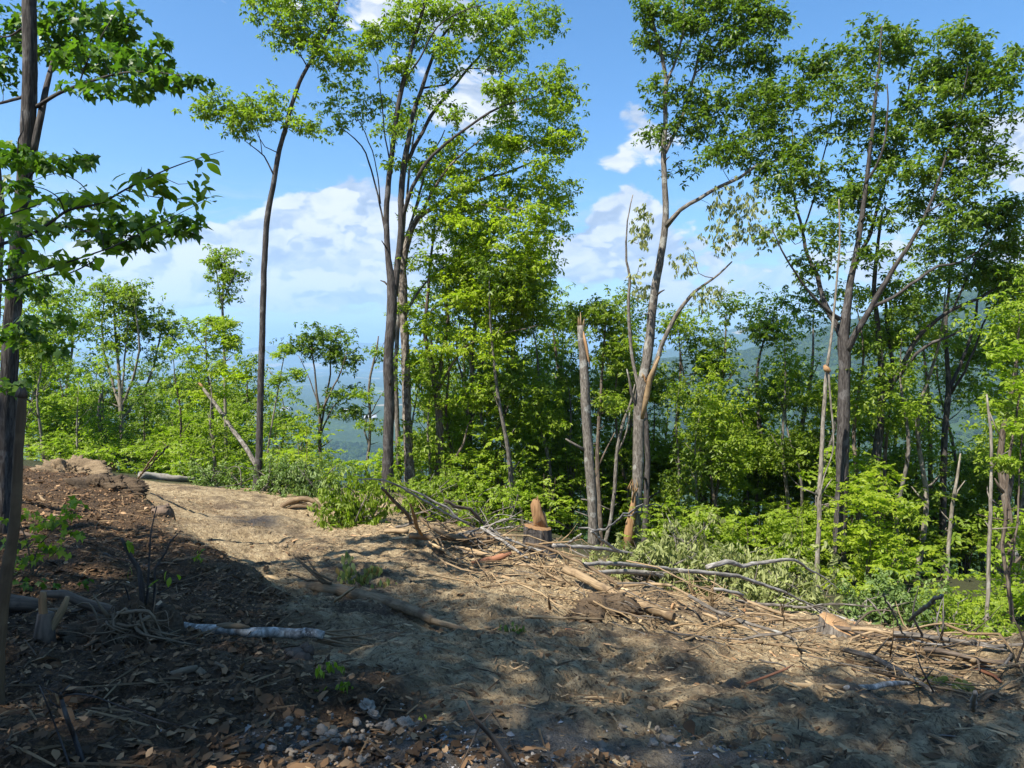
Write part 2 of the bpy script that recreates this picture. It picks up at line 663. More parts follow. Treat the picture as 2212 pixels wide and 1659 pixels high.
M['leaf_grey'] = mat_leaf('dusty slash leaf', (0.060, 0.110, 0.022), (0.190, 0.260, 0.070), 0.35, 0.5, (0.18, 0.12, 0.05))
M['bark_grey'] = mat_bark('grey oak bark', (0.100, 0.086, 0.070), (0.245, 0.218, 0.182), (0.38, 0.38, 0.34), 34, 0.22, 1.0, 0.7)
M['bark_dark'] = mat_bark('dark ridged bark', (0.044, 0.038, 0.034), (0.110, 0.098, 0.086), (0.19, 0.18, 0.17), 32, 0.15, 1.0)
M['bark_brown'] = mat_bark('brown bark', (0.090, 0.068, 0.050), (0.200, 0.160, 0.120), (0.25, 0.23, 0.19), 26, 0.16, 0.8)
M['bark_pale'] = mat_bark('pale smooth bark', (0.160, 0.138, 0.108), (0.310, 0.272, 0.220), (0.36, 0.35, 0.31), 18, 0.3, 0.5)
M['bark_shag'] = mat_bark('shaggy flaking bark', (0.085, 0.068, 0.052), (0.300, 0.260, 0.210), (0.42, 0.36, 0.28), 20, 0.42, 1.0, 0.8, 0.03)
M['bark_silver'] = mat_bark('silvery dead bark', (0.190, 0.172, 0.148), (0.400, 0.375, 0.335), (0.13, 0.11, 0.09), 26, 0.22, 0.8)
M['birch'] = mat_bark('white birch bark', (0.22, 0.205, 0.175), (0.62, 0.59, 0.52), (0.05, 0.045, 0.04), 12, 1.6, 0.35, 0.9)
M['wood'] = mat_wood('fresh split wood', (0.220, 0.140, 0.066), (0.500, 0.365, 0.205), scale=42, dirt=(0.17, 0.115, 0.062))
M['wood_orange'] = mat_wood('orange sawn wood', (0.190, 0.098, 0.042), (0.430, 0.265, 0.128), scale=46)
M['wood_tan'] = mat_wood('peeled tan wood', (0.150, 0.098, 0.052), (0.400, 0.290, 0.165), scale=40, dirt=(0.105, 0.072, 0.042))
M['wood_grey'] = mat_wood('weathered grey wood', (0.200, 0.180, 0.150), (0.410, 0.380, 0.335), dirt=(0.13, 0.11, 0.085))
M['wood_brown'] = mat_wood('muddy brown wood', (0.075, 0.048, 0.027), (0.215, 0.148, 0.082), dirt=(0.27, 0.19, 0.105))
M['wood_red'] = mat_wood('red inner bark', (0.180, 0.075, 0.040), (0.330, 0.155, 0.080))
M['rotten'] = mat_wood('rotten wood', (0.060, 0.042, 0.030), (0.220, 0.155, 0.105), dirt=(0.035, 0.028, 0.022))
M['root'] = mat_wood('dirty root', (0.110, 0.080, 0.050), (0.300, 0.225, 0.140), dirt=(0.07, 0.05, 0.035))
M['litter'] = mat_tint('dead leaf', [(0.0, (0.046, 0.027, 0.013)), (0.35, (0.125, 0.070, 0.033)), (0.7, (0.270, 0.160, 0.078)), (0.9, (0.430, 0.280, 0.150)), (1.0, (0.430, 0.350, 0.250))], 0.75, 0.12)
M['chips'] = mat_tint('wood chip', [(0.0, (0.060, 0.040, 0.022)), (0.3, (0.160, 0.105, 0.055)), (0.6, (0.310, 0.212, 0.112)), (0.85, (0.480, 0.355, 0.195)), (1.0, (0.32, 0.13, 0.050))], 0.85)
M['clods'] = mat_tint('soil clod', [(0.0, (0.040, 0.028, 0.019)), (0.5, (0.130, 0.092, 0.055)), (1.0, (0.300, 0.220, 0.130))], 0.95, 0, 0.8)


def rock_mat():
    m, nt, out = new_mat('pale stone')
    oi = nt.new('ShaderNodeObjectInfo')
    tcn = nt.new('ShaderNodeTexCoord')
    n = nt.noise(tcn.outputs['Object'], 14, 6, 0.6)
    c = nt.ramp(n, [(0.3, (0.13, 0.11, 0.085)), (0.55, (0.30, 0.26, 0.205)), (0.75, (0.52, 0.475, 0.40))])
    c = nt.mix(nt.math('MULTIPLY', oi.outputs['Random'], 0.6), c, (0.20, 0.15, 0.10))
    principled(nt, out, c, 0.9, 0.2, nt.bump(n, 0.6, 0.01))
    return m


M['rock'] = rock_mat()
M['gravel'] = mat_tint('gravel', [(0.0, (0.07, 0.06, 0.05)), (0.5, (0.19, 0.17, 0.145)), (1.0, (0.50, 0.48, 0.45))], 0.9)

# ------------------------------------------------------------------ ground


def ground_mat():
    m, nt, out = new_mat('dug soil')
    geo = nt.new('ShaderNodeNewGeometry')
    p = geo.outputs['Position']
    lit = nt.attr('litter')
    grav = nt.attr('gravel')
    mud = nt.attr('mud')
    forest = nt.attr('forest')
    n1 = nt.noise(p, 0.9, 6, 0.6)
    n2 = nt.noise(p, 7.0, 7, 0.65, 0.4)
    n3 = nt.noise(p, 38.0, 5, 0.65, 0.5)
    n4 = nt.noise(p, 120.0, 3, 0.6)
    soil = nt.ramp(n2, [(0.28, (0.110, 0.074, 0.039)), (0.44, (0.300, 0.214, 0.112)), (0.64, (0.500, 0.385, 0.222))])
    soil = nt.mix(nt.smooth(n1, 0.50, 0.66), soil, nt.mix(n3, (0.085, 0.058, 0.035), (0.190, 0.135, 0.082)))
    soil = nt.mix(nt.math('MULTIPLY', nt.smooth(n3, 0.53, 0.63), 0.75), soil, (0.055, 0.038, 0.025))
    n5 = nt.noise(p, 17.0, 6, 0.72, 0.8)
    soil = nt.mix(nt.math('MULTIPLY', nt.smooth(n5, 0.55, 0.60), 0.62), soil, (0.066, 0.043, 0.026))
    soil = nt.mix(nt.math('MULTIPLY', nt.smooth(n5, 0.44, 0.38), 0.5), soil, (0.480, 0.365, 0.210))
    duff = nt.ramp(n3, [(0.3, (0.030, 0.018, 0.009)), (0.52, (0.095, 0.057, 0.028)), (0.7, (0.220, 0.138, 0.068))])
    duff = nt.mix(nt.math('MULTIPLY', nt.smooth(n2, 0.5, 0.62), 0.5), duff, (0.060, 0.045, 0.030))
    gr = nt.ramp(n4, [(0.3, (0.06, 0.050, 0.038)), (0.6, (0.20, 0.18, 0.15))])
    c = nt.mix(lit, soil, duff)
    c = nt.mix(forest, c, nt.mix(n3, (0.030, 0.030, 0.012), (0.075, 0.080, 0.030)))
    c = nt.mix(grav, c, gr)
    c = nt.mix(mud, c, nt.mix(n2, (0.040, 0.033, 0.027), (0.090, 0.074, 0.058)))
    rough = nt.math('SUBTRACT', 0.95, nt.math('MULTIPLY', mud, 0.6))
    h = nt.math('ADD', nt.math('MULTIPLY', n2, 1.0), nt.math('ADD', nt.math('MULTIPLY', n3, 0.7), nt.math('MULTIPLY', n5, 0.9)))
    principled(nt, out, c, rough, 0.25, nt.bump(h, 1.0, 0.06))
    return m


def axis(lo, hi, clo, chi, fine, grow=1.07):
    core = list(np.arange(clo, chi, fine))
    a, s = [], fine
    x = clo
    while x > lo:
        s = min(s * grow, 1.6)
        x -= s
        a.append(x)
    b, s = [], fine
    x = core[-1]
    while x < hi:
        s = min(s * grow, 1.6)
        x += s
        b.append(x)
    return np.array(a[::-1] + core + b)


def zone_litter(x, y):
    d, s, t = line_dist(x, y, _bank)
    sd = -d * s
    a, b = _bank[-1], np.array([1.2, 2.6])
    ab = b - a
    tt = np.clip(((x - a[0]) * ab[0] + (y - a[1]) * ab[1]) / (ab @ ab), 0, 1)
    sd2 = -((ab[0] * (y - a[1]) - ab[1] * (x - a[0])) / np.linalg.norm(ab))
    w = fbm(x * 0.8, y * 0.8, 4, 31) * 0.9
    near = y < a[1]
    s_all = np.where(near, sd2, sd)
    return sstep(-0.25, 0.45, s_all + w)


def spots(x, y, lst):
    out = np.zeros(np.shape(x))
    for (u, v, r) in lst:
        q = G(u, v)
        out = np.maximum(out, np.exp(-(((x - q[0]) ** 2 + (y - q[1]) ** 2) / r ** 2)))
    return out


gx = axis(-72, 72, -3.6, 5.2, 0.044, 1.08)
gy = axis(-22, 98, 2.4, 8.6, 0.042, 1.016)
X, Yg = np.meshgrid(gx, gy)
Z = H(X, Yg)
lit_z = zone_litter(X, Yg)
damp = np.exp(-np.maximum(Yg - 14, 0) / 10)
rough_n = fbm(X * 1.3, Yg * 1.3, 4, 3) * 0.16 + fbm(X * 5, Yg * 6.5, 4, 11, .62) * 0.055 + np.abs(fbm(X * 13, Yg * 15, 3, 23)) * 0.05
# crawler tracks: ridges across the road in the open soil
u_t = X * 0.75 + Yg * 0.66
v_t = -X * 0.66 + Yg * 0.75
track = sum(np.exp(-((u_t - c - 0.25 * vnoise(v_t * 0.6, v_t * 0, 9)) / 0.28) ** 2) for c in (1.6, 3.6, 4.9, 6.8))
rough_n += (1 - lit_z) * track * (0.05 * np.sin(v_t * 2 * np.pi / 0.21 + fbm(X * 2, Yg * 2, 2, 77) * 4) - 0.03)
Z = Z + rough_n * damp
inside = (X > -3.5) & (X < 5.1)
grav_z = np.clip(spots(X, Yg, [(660, 1600, 0.28), (760, 1570, 0.22), (1000, 1640, 0.5), (1230, 1630, 0.45), (1500, 1640, 0.35)]) * (0.7 + 1.2 * fbm(X * 4, Yg * 4, 3, 51)), 0, 1)
mud_z = np.clip(spots(X, Yg, [(1560, 1470, 0.35), (1500, 1455, 0.25), (1860, 1500, 0.4), (2000, 1520, 0.35), (545, 1128, 0.7), (500, 1118, 0.4), (1160, 1245, 0.35)]) * (0.75 + 1.0 * fbm(X * 3, Yg * 3, 3, 61)), 0, 1)
db, sb, tb = line_dist(X, Yg, _berm)
edge = np.array([hit(u, v, H0)[:2] for u, v in [(60, 1035), (240, 1040), (560, 1058), (850, 1075), (1150, 1190), (1420, 1260), (1830, 1360), (2212, 1400)]])
edge = np.vstack([edge[0] + [-30, -6], edge, edge[-1] + [30, -4]])
de, se, te = line_dist(X, Yg, edge)
forest_z = sstep(-0.2, 1.6, de * se + fbm(X, Yg, 3, 71))
Z = Z - 0.0 * forest_z
ny, nx = X.shape
idx = np.arange(nx * ny).reshape(ny, nx)
quads = np.stack([idx[:-1, :-1], idx[:-1, 1:], idx[1:, 1:], idx[1:, :-1]], -1).reshape(-1, 4)
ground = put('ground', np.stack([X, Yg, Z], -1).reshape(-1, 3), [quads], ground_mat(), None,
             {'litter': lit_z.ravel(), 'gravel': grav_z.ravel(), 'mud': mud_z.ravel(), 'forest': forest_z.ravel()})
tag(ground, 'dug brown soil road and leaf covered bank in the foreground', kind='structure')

# ------------------------------------------------------------------ far land


def far_h(x, y):
    r = np.hypot(x, y)
    base = -42 - 205 * sstep(80, 900, r) + fbm(x / 900, y / 900, 4, 101) * 46 * sstep(200, 1200, r)
    base += fbm(x / 160, y / 160, 3, 108) * 10 * sstep(120, 500, r)
    # the forested ridge on the right
    ax = np.array([620.0, 2450.0])
    bx = np.array([2300.0, 900.0])
    ab = bx - ax
    t = ((x - ax[0]) * ab[0] + (y - ax[1]) * ab[1]) / (ab @ ab)
    tt = np.clip(t, 0, 1.6)
    d = np.hypot(x - ax[0] - tt * ab[0], y - ax[1] - tt * ab[1])
    hgt = 240 + 200 * sstep(-0.02, 0.42, t) + 60 * fbm(tt * 5, tt * 0 + 2, 3, 103)
    w = 620 + 160 * fbm(x / 420, y / 420, 2, 105)
    base = base + hgt * np.exp(-(d / w) ** 2)
    # spur between it and us
    d2 = np.hypot((x - 1150) / 520, (y - 880) / 300)
    base = base + 95 * np.exp(-d2 ** 2)
    # a bluer mountain behind the ridge, and low mountains on the skyline
    d3 = np.hypot((x - 2500) / 1500, (y - 6200) / 1100)
    base = base + 560 * np.exp(-d3 ** 2)
    for (mx, my, sx, sy, hh) in [(-3300, 11500, 1400, 900, 400), (-1900, 12300, 1300, 800, 320), (1300, 12800, 2700, 900, 310), (4800, 11800, 2400, 1000, 400), (-7200, 10700, 2200, 1100, 370)]:
        base = base + hh * np.exp(-(((x - mx) / sx) ** 2 + ((y - my) / sy) ** 2))
    return base


def valley_mat():
    m, nt, out = new_mat('valley land')
    geo = nt.new('ShaderNodeNewGeometry')
    p = geo.outputs['Position']
    mp = nt.new('ShaderNodeMapping')
    mp.inputs['Scale'].default_value = (1, 1, 0)
    nt.l.new(p, mp.inputs[0])
    p2 = mp.outputs[0]
    ridge = nt.attr('wooded')
    vor = nt.new('ShaderNodeTexVoronoi')
    vor.inputs['Scale'].default_value = 0.0042
    nt.l.new(p2, vor.inputs['Vector'])
    sepc = nt.new('ShaderNodeSeparateColor')
    nt.l.new(vor.outputs['Color'], sepc.inputs[0])
    fld = nt.ramp(sepc.outputs[0], [(0.0, (0.060, 0.095, 0.026)), (0.5, (0.100, 0.135, 0.038)), (0.8, (0.230, 0.190, 0.110)), (1.0, (0.300, 0.250, 0.160))])
    big = nt.noise(p2, 0.0011, 5, 0.6)
    isf = nt.math('MULTIPLY', nt.smooth(nt.math('ADD', nt.math('MULTIPLY', big, 0.75), nt.math('MULTIPLY', sepc.outputs[1], 0.25)), 0.585, 0.62), nt.math('SUBTRACT', 1.0, ridge))
    fin = nt.noise(p2, 0.055, 4, 0.6)
    mid = nt.noise(p2, 0.008, 4, 0.6)
    wood = nt.ramp(nt.math('ADD', nt.math('MULTIPLY', fin, 0.6), nt.math('MULTIPLY', mid, 0.4)), [(0.30, (0.014, 0.028, 0.010)), (0.55, (0.034, 0.060, 0.016)), (0.72, (0.065, 0.100, 0.024))])
    c = nt.mix(isf, wood, fld)
    principled(nt, out, c, 0.95, 0.1, nt.bump(fin, 0.6, 8.0))
    return m


rr = np.concatenate([np.geomspace(62, 4200, 190), np.geomspace(4300, 30000, 80)])
aa = np.radians(np.linspace(-75, 75, 240))
RR, AA = np.meshgrid(rr, aa, indexing='ij')
FX, FY = RR * np.sin(AA), RR * np.cos(AA)
FZ = far_h(FX, FY)
FZ = FZ - 9 * (1 - sstep(70, 130, RR))


def wooded_at(x, y):
    return np.clip(sstep(-190, -120, far_h(x, y)) * (np.hypot(x, y) < 6000), 0, 1)


idx = np.arange(FX.size).reshape(FX.shape)
quads = np.stack([idx[:-1, :-1], idx[1:, :-1], idx[1:, 1:], idx[:-1, 1:]], -1).reshape(-1, 4)
hills = put('hills', np.stack([FX, FY, FZ], -1).reshape(-1, 3), [quads], valley_mat(), None, {'wooded': wooded_at(FX, FY).ravel()})
tag(hills, 'wide farmland valley and wooded mountain ridges behind the trees', kind='structure')


def crown_nodes(name, mat, r0):
    g = bpy.data.node_groups.new(name, 'GeometryNodeTree')
    g.interface.new_socket('Geometry', in_out='INPUT', socket_type='NodeSocketGeometry')
    g.interface.new_socket('Geometry', in_out='OUTPUT', socket_type='NodeSocketGeometry')
    N, L = g.nodes, g.links
    gi, go = N.new('NodeGroupInput'), N.new('NodeGroupOutput')
    ico = N.new('GeometryNodeMeshIcoSphere')
    ico.inputs['Radius'].default_value = r0
    ico.inputs['Subdivisions'].default_value = 4
    nz = N.new('ShaderNodeTexNoise')
    nz.inputs['Scale'].default_value = 2.6 / r0
    nz.inputs['Detail'].default_value = 5
    nz.inputs['Roughness'].default_value = 0.7
    sub = N.new('ShaderNodeMath')
    sub.operation = 'SUBTRACT'
    sub.inputs[1].default_value = 0.5
    L.new(nz.outputs['Fac'], sub.inputs[0])
    sc = N.new('ShaderNodeVectorMath')
    sc.operation = 'SCALE'
    nrm = N.new('GeometryNodeInputNormal')
    L.new(nrm.outputs[0], sc.inputs[0])
    mul = N.new('ShaderNodeMath')
    mul.operation = 'MULTIPLY'
    mul.inputs[1].default_value = r0 * 2.0
    L.new(sub.outputs[0], mul.inputs[0])
    L.new(mul.outputs[0], sc.inputs['Scale'])
    sp = N.new('GeometryNodeSetPosition')
    L.new(ico.outputs[0], sp.inputs[0])
    L.new(sc.outputs[0], sp.inputs['Offset'])
    sm = N.new('GeometryNodeSetMaterial')
    sm.inputs['Material'].default_value = mat
    L.new(sp.outputs[0], sm.inputs[0])
    iop = N.new('GeometryNodeInstanceOnPoints')
    L.new(gi.outputs[0], iop.inputs['Points'])
    L.new(sm.outputs[0], iop.inputs['Instance'])
    rv = N.new('FunctionNodeRandomValue')
    rv.data_type = 'FLOAT_VECTOR'
    rv.inputs[0].default_value = (0, 0, 0)
    rv.inputs[1].default_value = (0.5, 0.5, 6.28)
    L.new(rv.outputs[0], iop.inputs['Rotation'])
    rs = N.new('FunctionNodeRandomValue')
    rs.data_type = 'FLOAT_VECTOR'
    rs.inputs[0].default_value = (0.7, 0.7, 0.8)
    rs.inputs[1].default_value = (1.35, 1.35, 1.5)
    rs.inputs['Seed'].default_value = 4
    L.new(rs.outputs[0], iop.inputs['Scale'])
    L.new(iop.outputs[0], go.inputs[0])
    return g


def far_crown_mat():
    m, nt, out = new_mat('distant crown')
    oi = nt.new('ShaderNodeObjectInfo')
    geo = nt.new('ShaderNodeNewGeometry')
    n = nt.noise(geo.outputs['Position'], 0.55, 4, 0.7)
    c = nt.ramp(oi.outputs['Random'], [(0.0, (0.022, 0.048, 0.013)), (0.6, (0.042, 0.080, 0.018)), (1.0, (0.080, 0.120, 0.026))])
    c = nt.mix(nt.smooth(n, 0.35, 0.6), tuple([0.018, 0.034, 0.010]), c)
    principled(nt, out, c, 0.9, 0.1, nt.bump(n, 0.8, 1.0))
    return m


rng = np.random.default_rng(5)
ang = np.radians(rng.uniform(-44, 44, 60000))
dist = np.sqrt(rng.uniform(95 ** 2, 3300 ** 2, 60000))
fx, fy = dist * np.sin(ang), dist * np.cos(ang)
keep = (wooded_at(fx, fy) > 0.3) | ((dist < 1900) & (fbm(fx / 260, fy / 260, 3, 131) > -0.12))
fx, fy = fx[keep], fy[keep]
fz = far_h(fx, fy) - 9 * (1 - sstep(70, 130, np.hypot(fx, fy)))
me = bpy.data.meshes.new('distant_forest')
me.vertices.add(len(fx))
me.vertices.foreach_set('co', np.stack([fx, fy, fz + 2.0], -1).astype(np.float32).ravel())
df = bpy.data.objects.new('distant_forest', me)
COL.objects.link(df)
tag(df, 'dense green forest covering the ridge and slopes far below', kind='stuff')
md = df.modifiers.new('crowns', 'NODES')
md.node_group = crown_nodes('crowns', far_crown_mat(), 5.2)

m_white, _nt, _o = new_mat('white sheet roof')
principled(_nt, _o, (0.40, 0.40, 0.39), 0.7, 0.1)
for i, (u, v, Y, w, lab) in enumerate([(748, 879, 2600, 44, 'low white shed far in the valley left of the round crowned tree'),
                                       (800, 884, 2400, 40, 'low white shed far in the valley between the round crowned tree and twin trunks'),
                                       (617, 892, 2900, 36, 'pale farm building far in the valley beside the slim dark trunk')]):
    q = P(u, v, Y)
    z = float(far_h(q[0], q[1]))
    b = thing('farm_building', lab, 'building', (q[0], q[1], z))
    w2, d2, h2, rz = w / 2, w * 0.22, 9, z + 6
    x, y = q[0], q[1]
    put('wall', np.array([[x + sx * w2, y + sy * d2, zz] for zz in (z - 5, rz) for sx, sy in ((-1, -1), (1, -1), (1, 1), (-1, 1))]),
        [np.array([[0, 1, 5, 4], [1, 2, 6, 5], [2, 3, 7, 6], [3, 0, 4, 7]])], m_white, b, smooth=False)
    put('roof', np.array([[x - w2 * 1.03, y - d2 * 1.1, rz], [x + w2 * 1.03, y - d2 * 1.1, rz], [x + w2 * 1.03, y + d2 * 1.1, rz], [x - w2 * 1.03, y + d2 * 1.1, rz],
                          [x - w2 * 1.03, y, rz + h2], [x + w2 * 1.03, y, rz + h2]]),
        [np.array([[0, 1, 5, 4], [2, 3, 4, 5]]), np.array([[0, 4, 3], [1, 2, 5]])], m_white, b, smooth=False)

# haze: one closed box round the camera and the land
hz = put('haze', np.array([[x, y, z] for z in (-420, 700) for x, y in ((-34000, -400), (34000, -400), (34000, 31000), (-34000, 31000))], float),
         [np.array([[3, 2, 1, 0], [4, 5, 6, 7], [0, 1, 5, 4], [1, 2, 6, 5], [2, 3, 7, 6], [3, 0, 4, 7]])], new_mat('air')[0], smooth=False)
_m = hz.data.materials[0]
_nt = NT(_m.node_tree)
_pv = _nt.new('ShaderNodeVolumePrincipled')
_pv.inputs['Color'].default_value = (0.46, 0.70, 1.0, 1)
_pv.inputs['Density'].default_value = 1.35e-4
_pv.inputs['Anisotropy'].default_value = 0.2
_nt.l.new(_pv.outputs[0], [n for n in _nt.n if n.type == 'OUTPUT_MATERIAL'][0].inputs['Volume'])
_m.cycles.homogeneous_volume = True
tag(hz, 'pale blue haze over the valley and far ridges', kind='stuff')
# ------------------------------------------------------------------ leaves


def _unit_leaf(w=0.46, fold=0.10, bend=0.10):
    """4 points, two faces folded along the midrib, pointing along +x"""
    return np.array([[0, 0, 0], [0.48, w / 2, fold], [1, 0, -bend], [0.48, -w / 2, fold]])


_LF = np.array([[0, 3, 2], [0, 2, 1]])


def _rot(ax, a):
    c, s = math.cos(a), math.sin(a)
    if ax == 'x':
        return np.array([[1, 0, 0], [0, c, -s], [0, s, c]])
    if ax == 'y':
        return np.array([[c, 0, s], [0, 1, 0], [-s, 0, c]])
    return np.array([[c, -s, 0], [s, c, 0], [0, 0, 1]])


def _template(kind, rng):
    Vs = []
    if kind == 'rosette':
        for k in range(8):
            R = _rot('z', k * 2 * math.pi / 8 + rng.uniform(-.4, .4)) @ _rot('y', rng.uniform(-0.25, 1.0)) @ _rot('x', rng.uniform(-.6, .6))
            L = rng.uniform(0.75, 1.2)
            Vs.append((_unit_leaf(0.44) * L + [0.12, 0, 0]) @ R.T + rng.uniform(-.22, .22, 3))
    elif kind == 'spray':
        d = rng.uniform(0.0, 0.35)
        for k in range(9):
            t = k / 9 * 2.4
            side = 1 if k % 2 else -1
            R = _rot('z', side * rng.uniform(0.5, 1.1)) @ _rot('y', rng.uniform(0.0, 0.55)) @ _rot('x', rng.uniform(-.45, .45))
            L = rng.uniform(0.7, 1.1)
            Vs.append((_unit_leaf(0.56, 0.07, 0.14) * L) @ R.T + [t - 1.2, 0, -d * (t - 1.2) ** 2 * 0.4])
    else:                                            # hanging
        for k in range(7):
            R = _rot('z', rng.uniform(0, 6.28)) @ _rot('y', rng.uniform(0.9, 1.5)) @ _rot('x', rng.uniform(-.8, .8))
            L = rng.uniform(0.7, 1.15)
            Vs.append((_unit_leaf(0.36, 0.09, 0.12) * L) @ R.T + rng.uniform(-.3, .3, 3))
    return np.array(Vs)                               # (K,4,3)


_trng = np.random.default_rng(77)
TEMPL = {k: [_template(k, _trng) for _ in range(8)] for k in ('rosette', 'spray', 'hang')}


def leaves_at(C, size, kind, rng, tilt=0.35, base_tint=None):
    """leaf clusters at points C -> V, tris, tint"""
    C = np.asarray(C)
    Vs, Ts = [], []
    which = rng.integers(0, 8, len(C))
    for w in range(8):
        c = C[which == w]
        if not len(c):
            continue
        T = TEMPL[kind][w]
        K = len(T)
        n = len(c)
        a = rng.uniform(0, 2 * np.pi, n)
        tx, ty = rng.normal(0, tilt, n), rng.normal(0, tilt, n)
        ca, sa = np.cos(a), np.sin(a)
        Z = np.zeros(n)
        Rz = np.stack([np.stack([ca, -sa, Z], -1), np.stack([sa, ca, Z], -1), np.stack([Z, Z, Z + 1], -1)], 1)
        Rx = np.stack([np.stack([Z + 1, Z, Z], -1), np.stack([Z, np.cos(tx), -np.sin(tx)], -1), np.stack([Z, np.sin(tx), np.cos(tx)], -1)], 1)
        Ry = np.stack([np.stack([np.cos(ty), Z, np.sin(ty)], -1), np.stack([Z, Z + 1, Z], -1), np.stack([-np.sin(ty), Z, np.cos(ty)], -1)], 1)
        R = Rx @ Ry @ Rz
        s = size * rng.uniform(0.75, 1.25, n)
        V = np.einsum('nij,kvj->nkvi', R, T) * s[:, None, None, None] + c[:, None, None, :]
        Vs.append(V.reshape(-1, 3))
        bt = rng.uniform(0, 1, n) if base_tint is None else base_tint[which == w]
        t = np.clip(bt[:, None] * 0.65 + rng.uniform(0, 1, (n, K)) * 0.35, 0, 1)
        Ts.append(np.repeat(t.reshape(-1), 4))
    V = np.concatenate(Vs)
    t = np.concatenate(Ts)
    nl = len(V) // 4
    tri = (np.arange(nl)[:, None, None] * 4 + _LF[None]).reshape(-1, 3)
    return V, tri, t


LEAVES = [0]


def foliage(name, C, size, kind, mat, parent, rng, tilt=0.35):
    bt = np.clip(0.5 + 0.55 * (fbm(C[:, 0] * 1.1 + C[:, 1] * 0.7, C[:, 2] * 1.3, 3, 201)) + rng.normal(0, 0.16, len(C)), 0, 1)
    V, tri, t = leaves_at(C, size, kind, rng, tilt, bt)
    LEAVES[0] += len(tri) // 2
    o = put(name, V, [tri], mat, parent, {'tint': t}, smooth=False)
    o['kind'] = 'stuff'
    return o


TW_ = 0.70


class Skel:
    def __init__(self):
        self.p, self.r = [], []

    def add(self, p, r):
        self.p.append(np.asarray(p))
        self.r.append(np.asarray(r))

    def arr(self):
        return np.concatenate(self.p), np.concatenate(self.r)


def grow(sk, targets, mb, rng, minr=0.004, k=4, sag=0.0, perlen=0.0075):
    """join each target to the nearest limb with a bent twig"""
    targets = np.asarray(targets)
    if not len(targets):
        return
    S, R = sk.arr()
    S, R = S.copy(), R.copy()
    d0 = np.min(np.linalg.norm(targets[:, None] - S[None, ::3], axis=-1), 1)
    for i in np.argsort(d0):
        p = targets[i]
        dv = p - S
        d = np.linalg.norm(dv, axis=1)
        cost = d * (1 + 0.9 * np.clip(-dv[:, 2] / (d + 1e-6) + 0.15, 0, 1)) - 0.6 * np.minimum(R, 0.05) / 0.05 * 0.2
        j = int(np.argmin(cost))
        q = S[j]
        L = d[j]
        if L < 0.12:
            continue
        r0 = min(R[j] * 0.62, minr + perlen * L)
        m1 = q + (p - q) * 0.35 + np.array([0, 0, -0.10 * L]) + rng.normal(0, 0.05 * L, 3)
        m2 = q + (p - q) * 0.72 + np.array([0, 0, 0.05 * L - sag * L]) + rng.normal(0, 0.05 * L, 3)
        path, rad = resample([q, m1, m2, p], [r0, r0 * 0.8, r0 * 0.6, minr * 0.6], max(0.15, L / 7))
        V, polys, rest = tube(path, rad, k, cap=False)
        mb.add(V, polys, rest=rest)
        S = np.vstack([S, path[1:]])
        R = np.concatenate([R, rad[1:]])
    return S, R


def in_blob(c, ax, n, rng, shell=2.2):
    v = rng.normal(0, 1, (n, 3))
    v /= np.linalg.norm(v, axis=1)[:, None]
    v *= rng.uniform(0, 1, (n, 1)) ** (1 / shell)
    return c + v * ax


def px(p, Y, dy=0.0):
    return P(p[0], p[1], Y + dy)


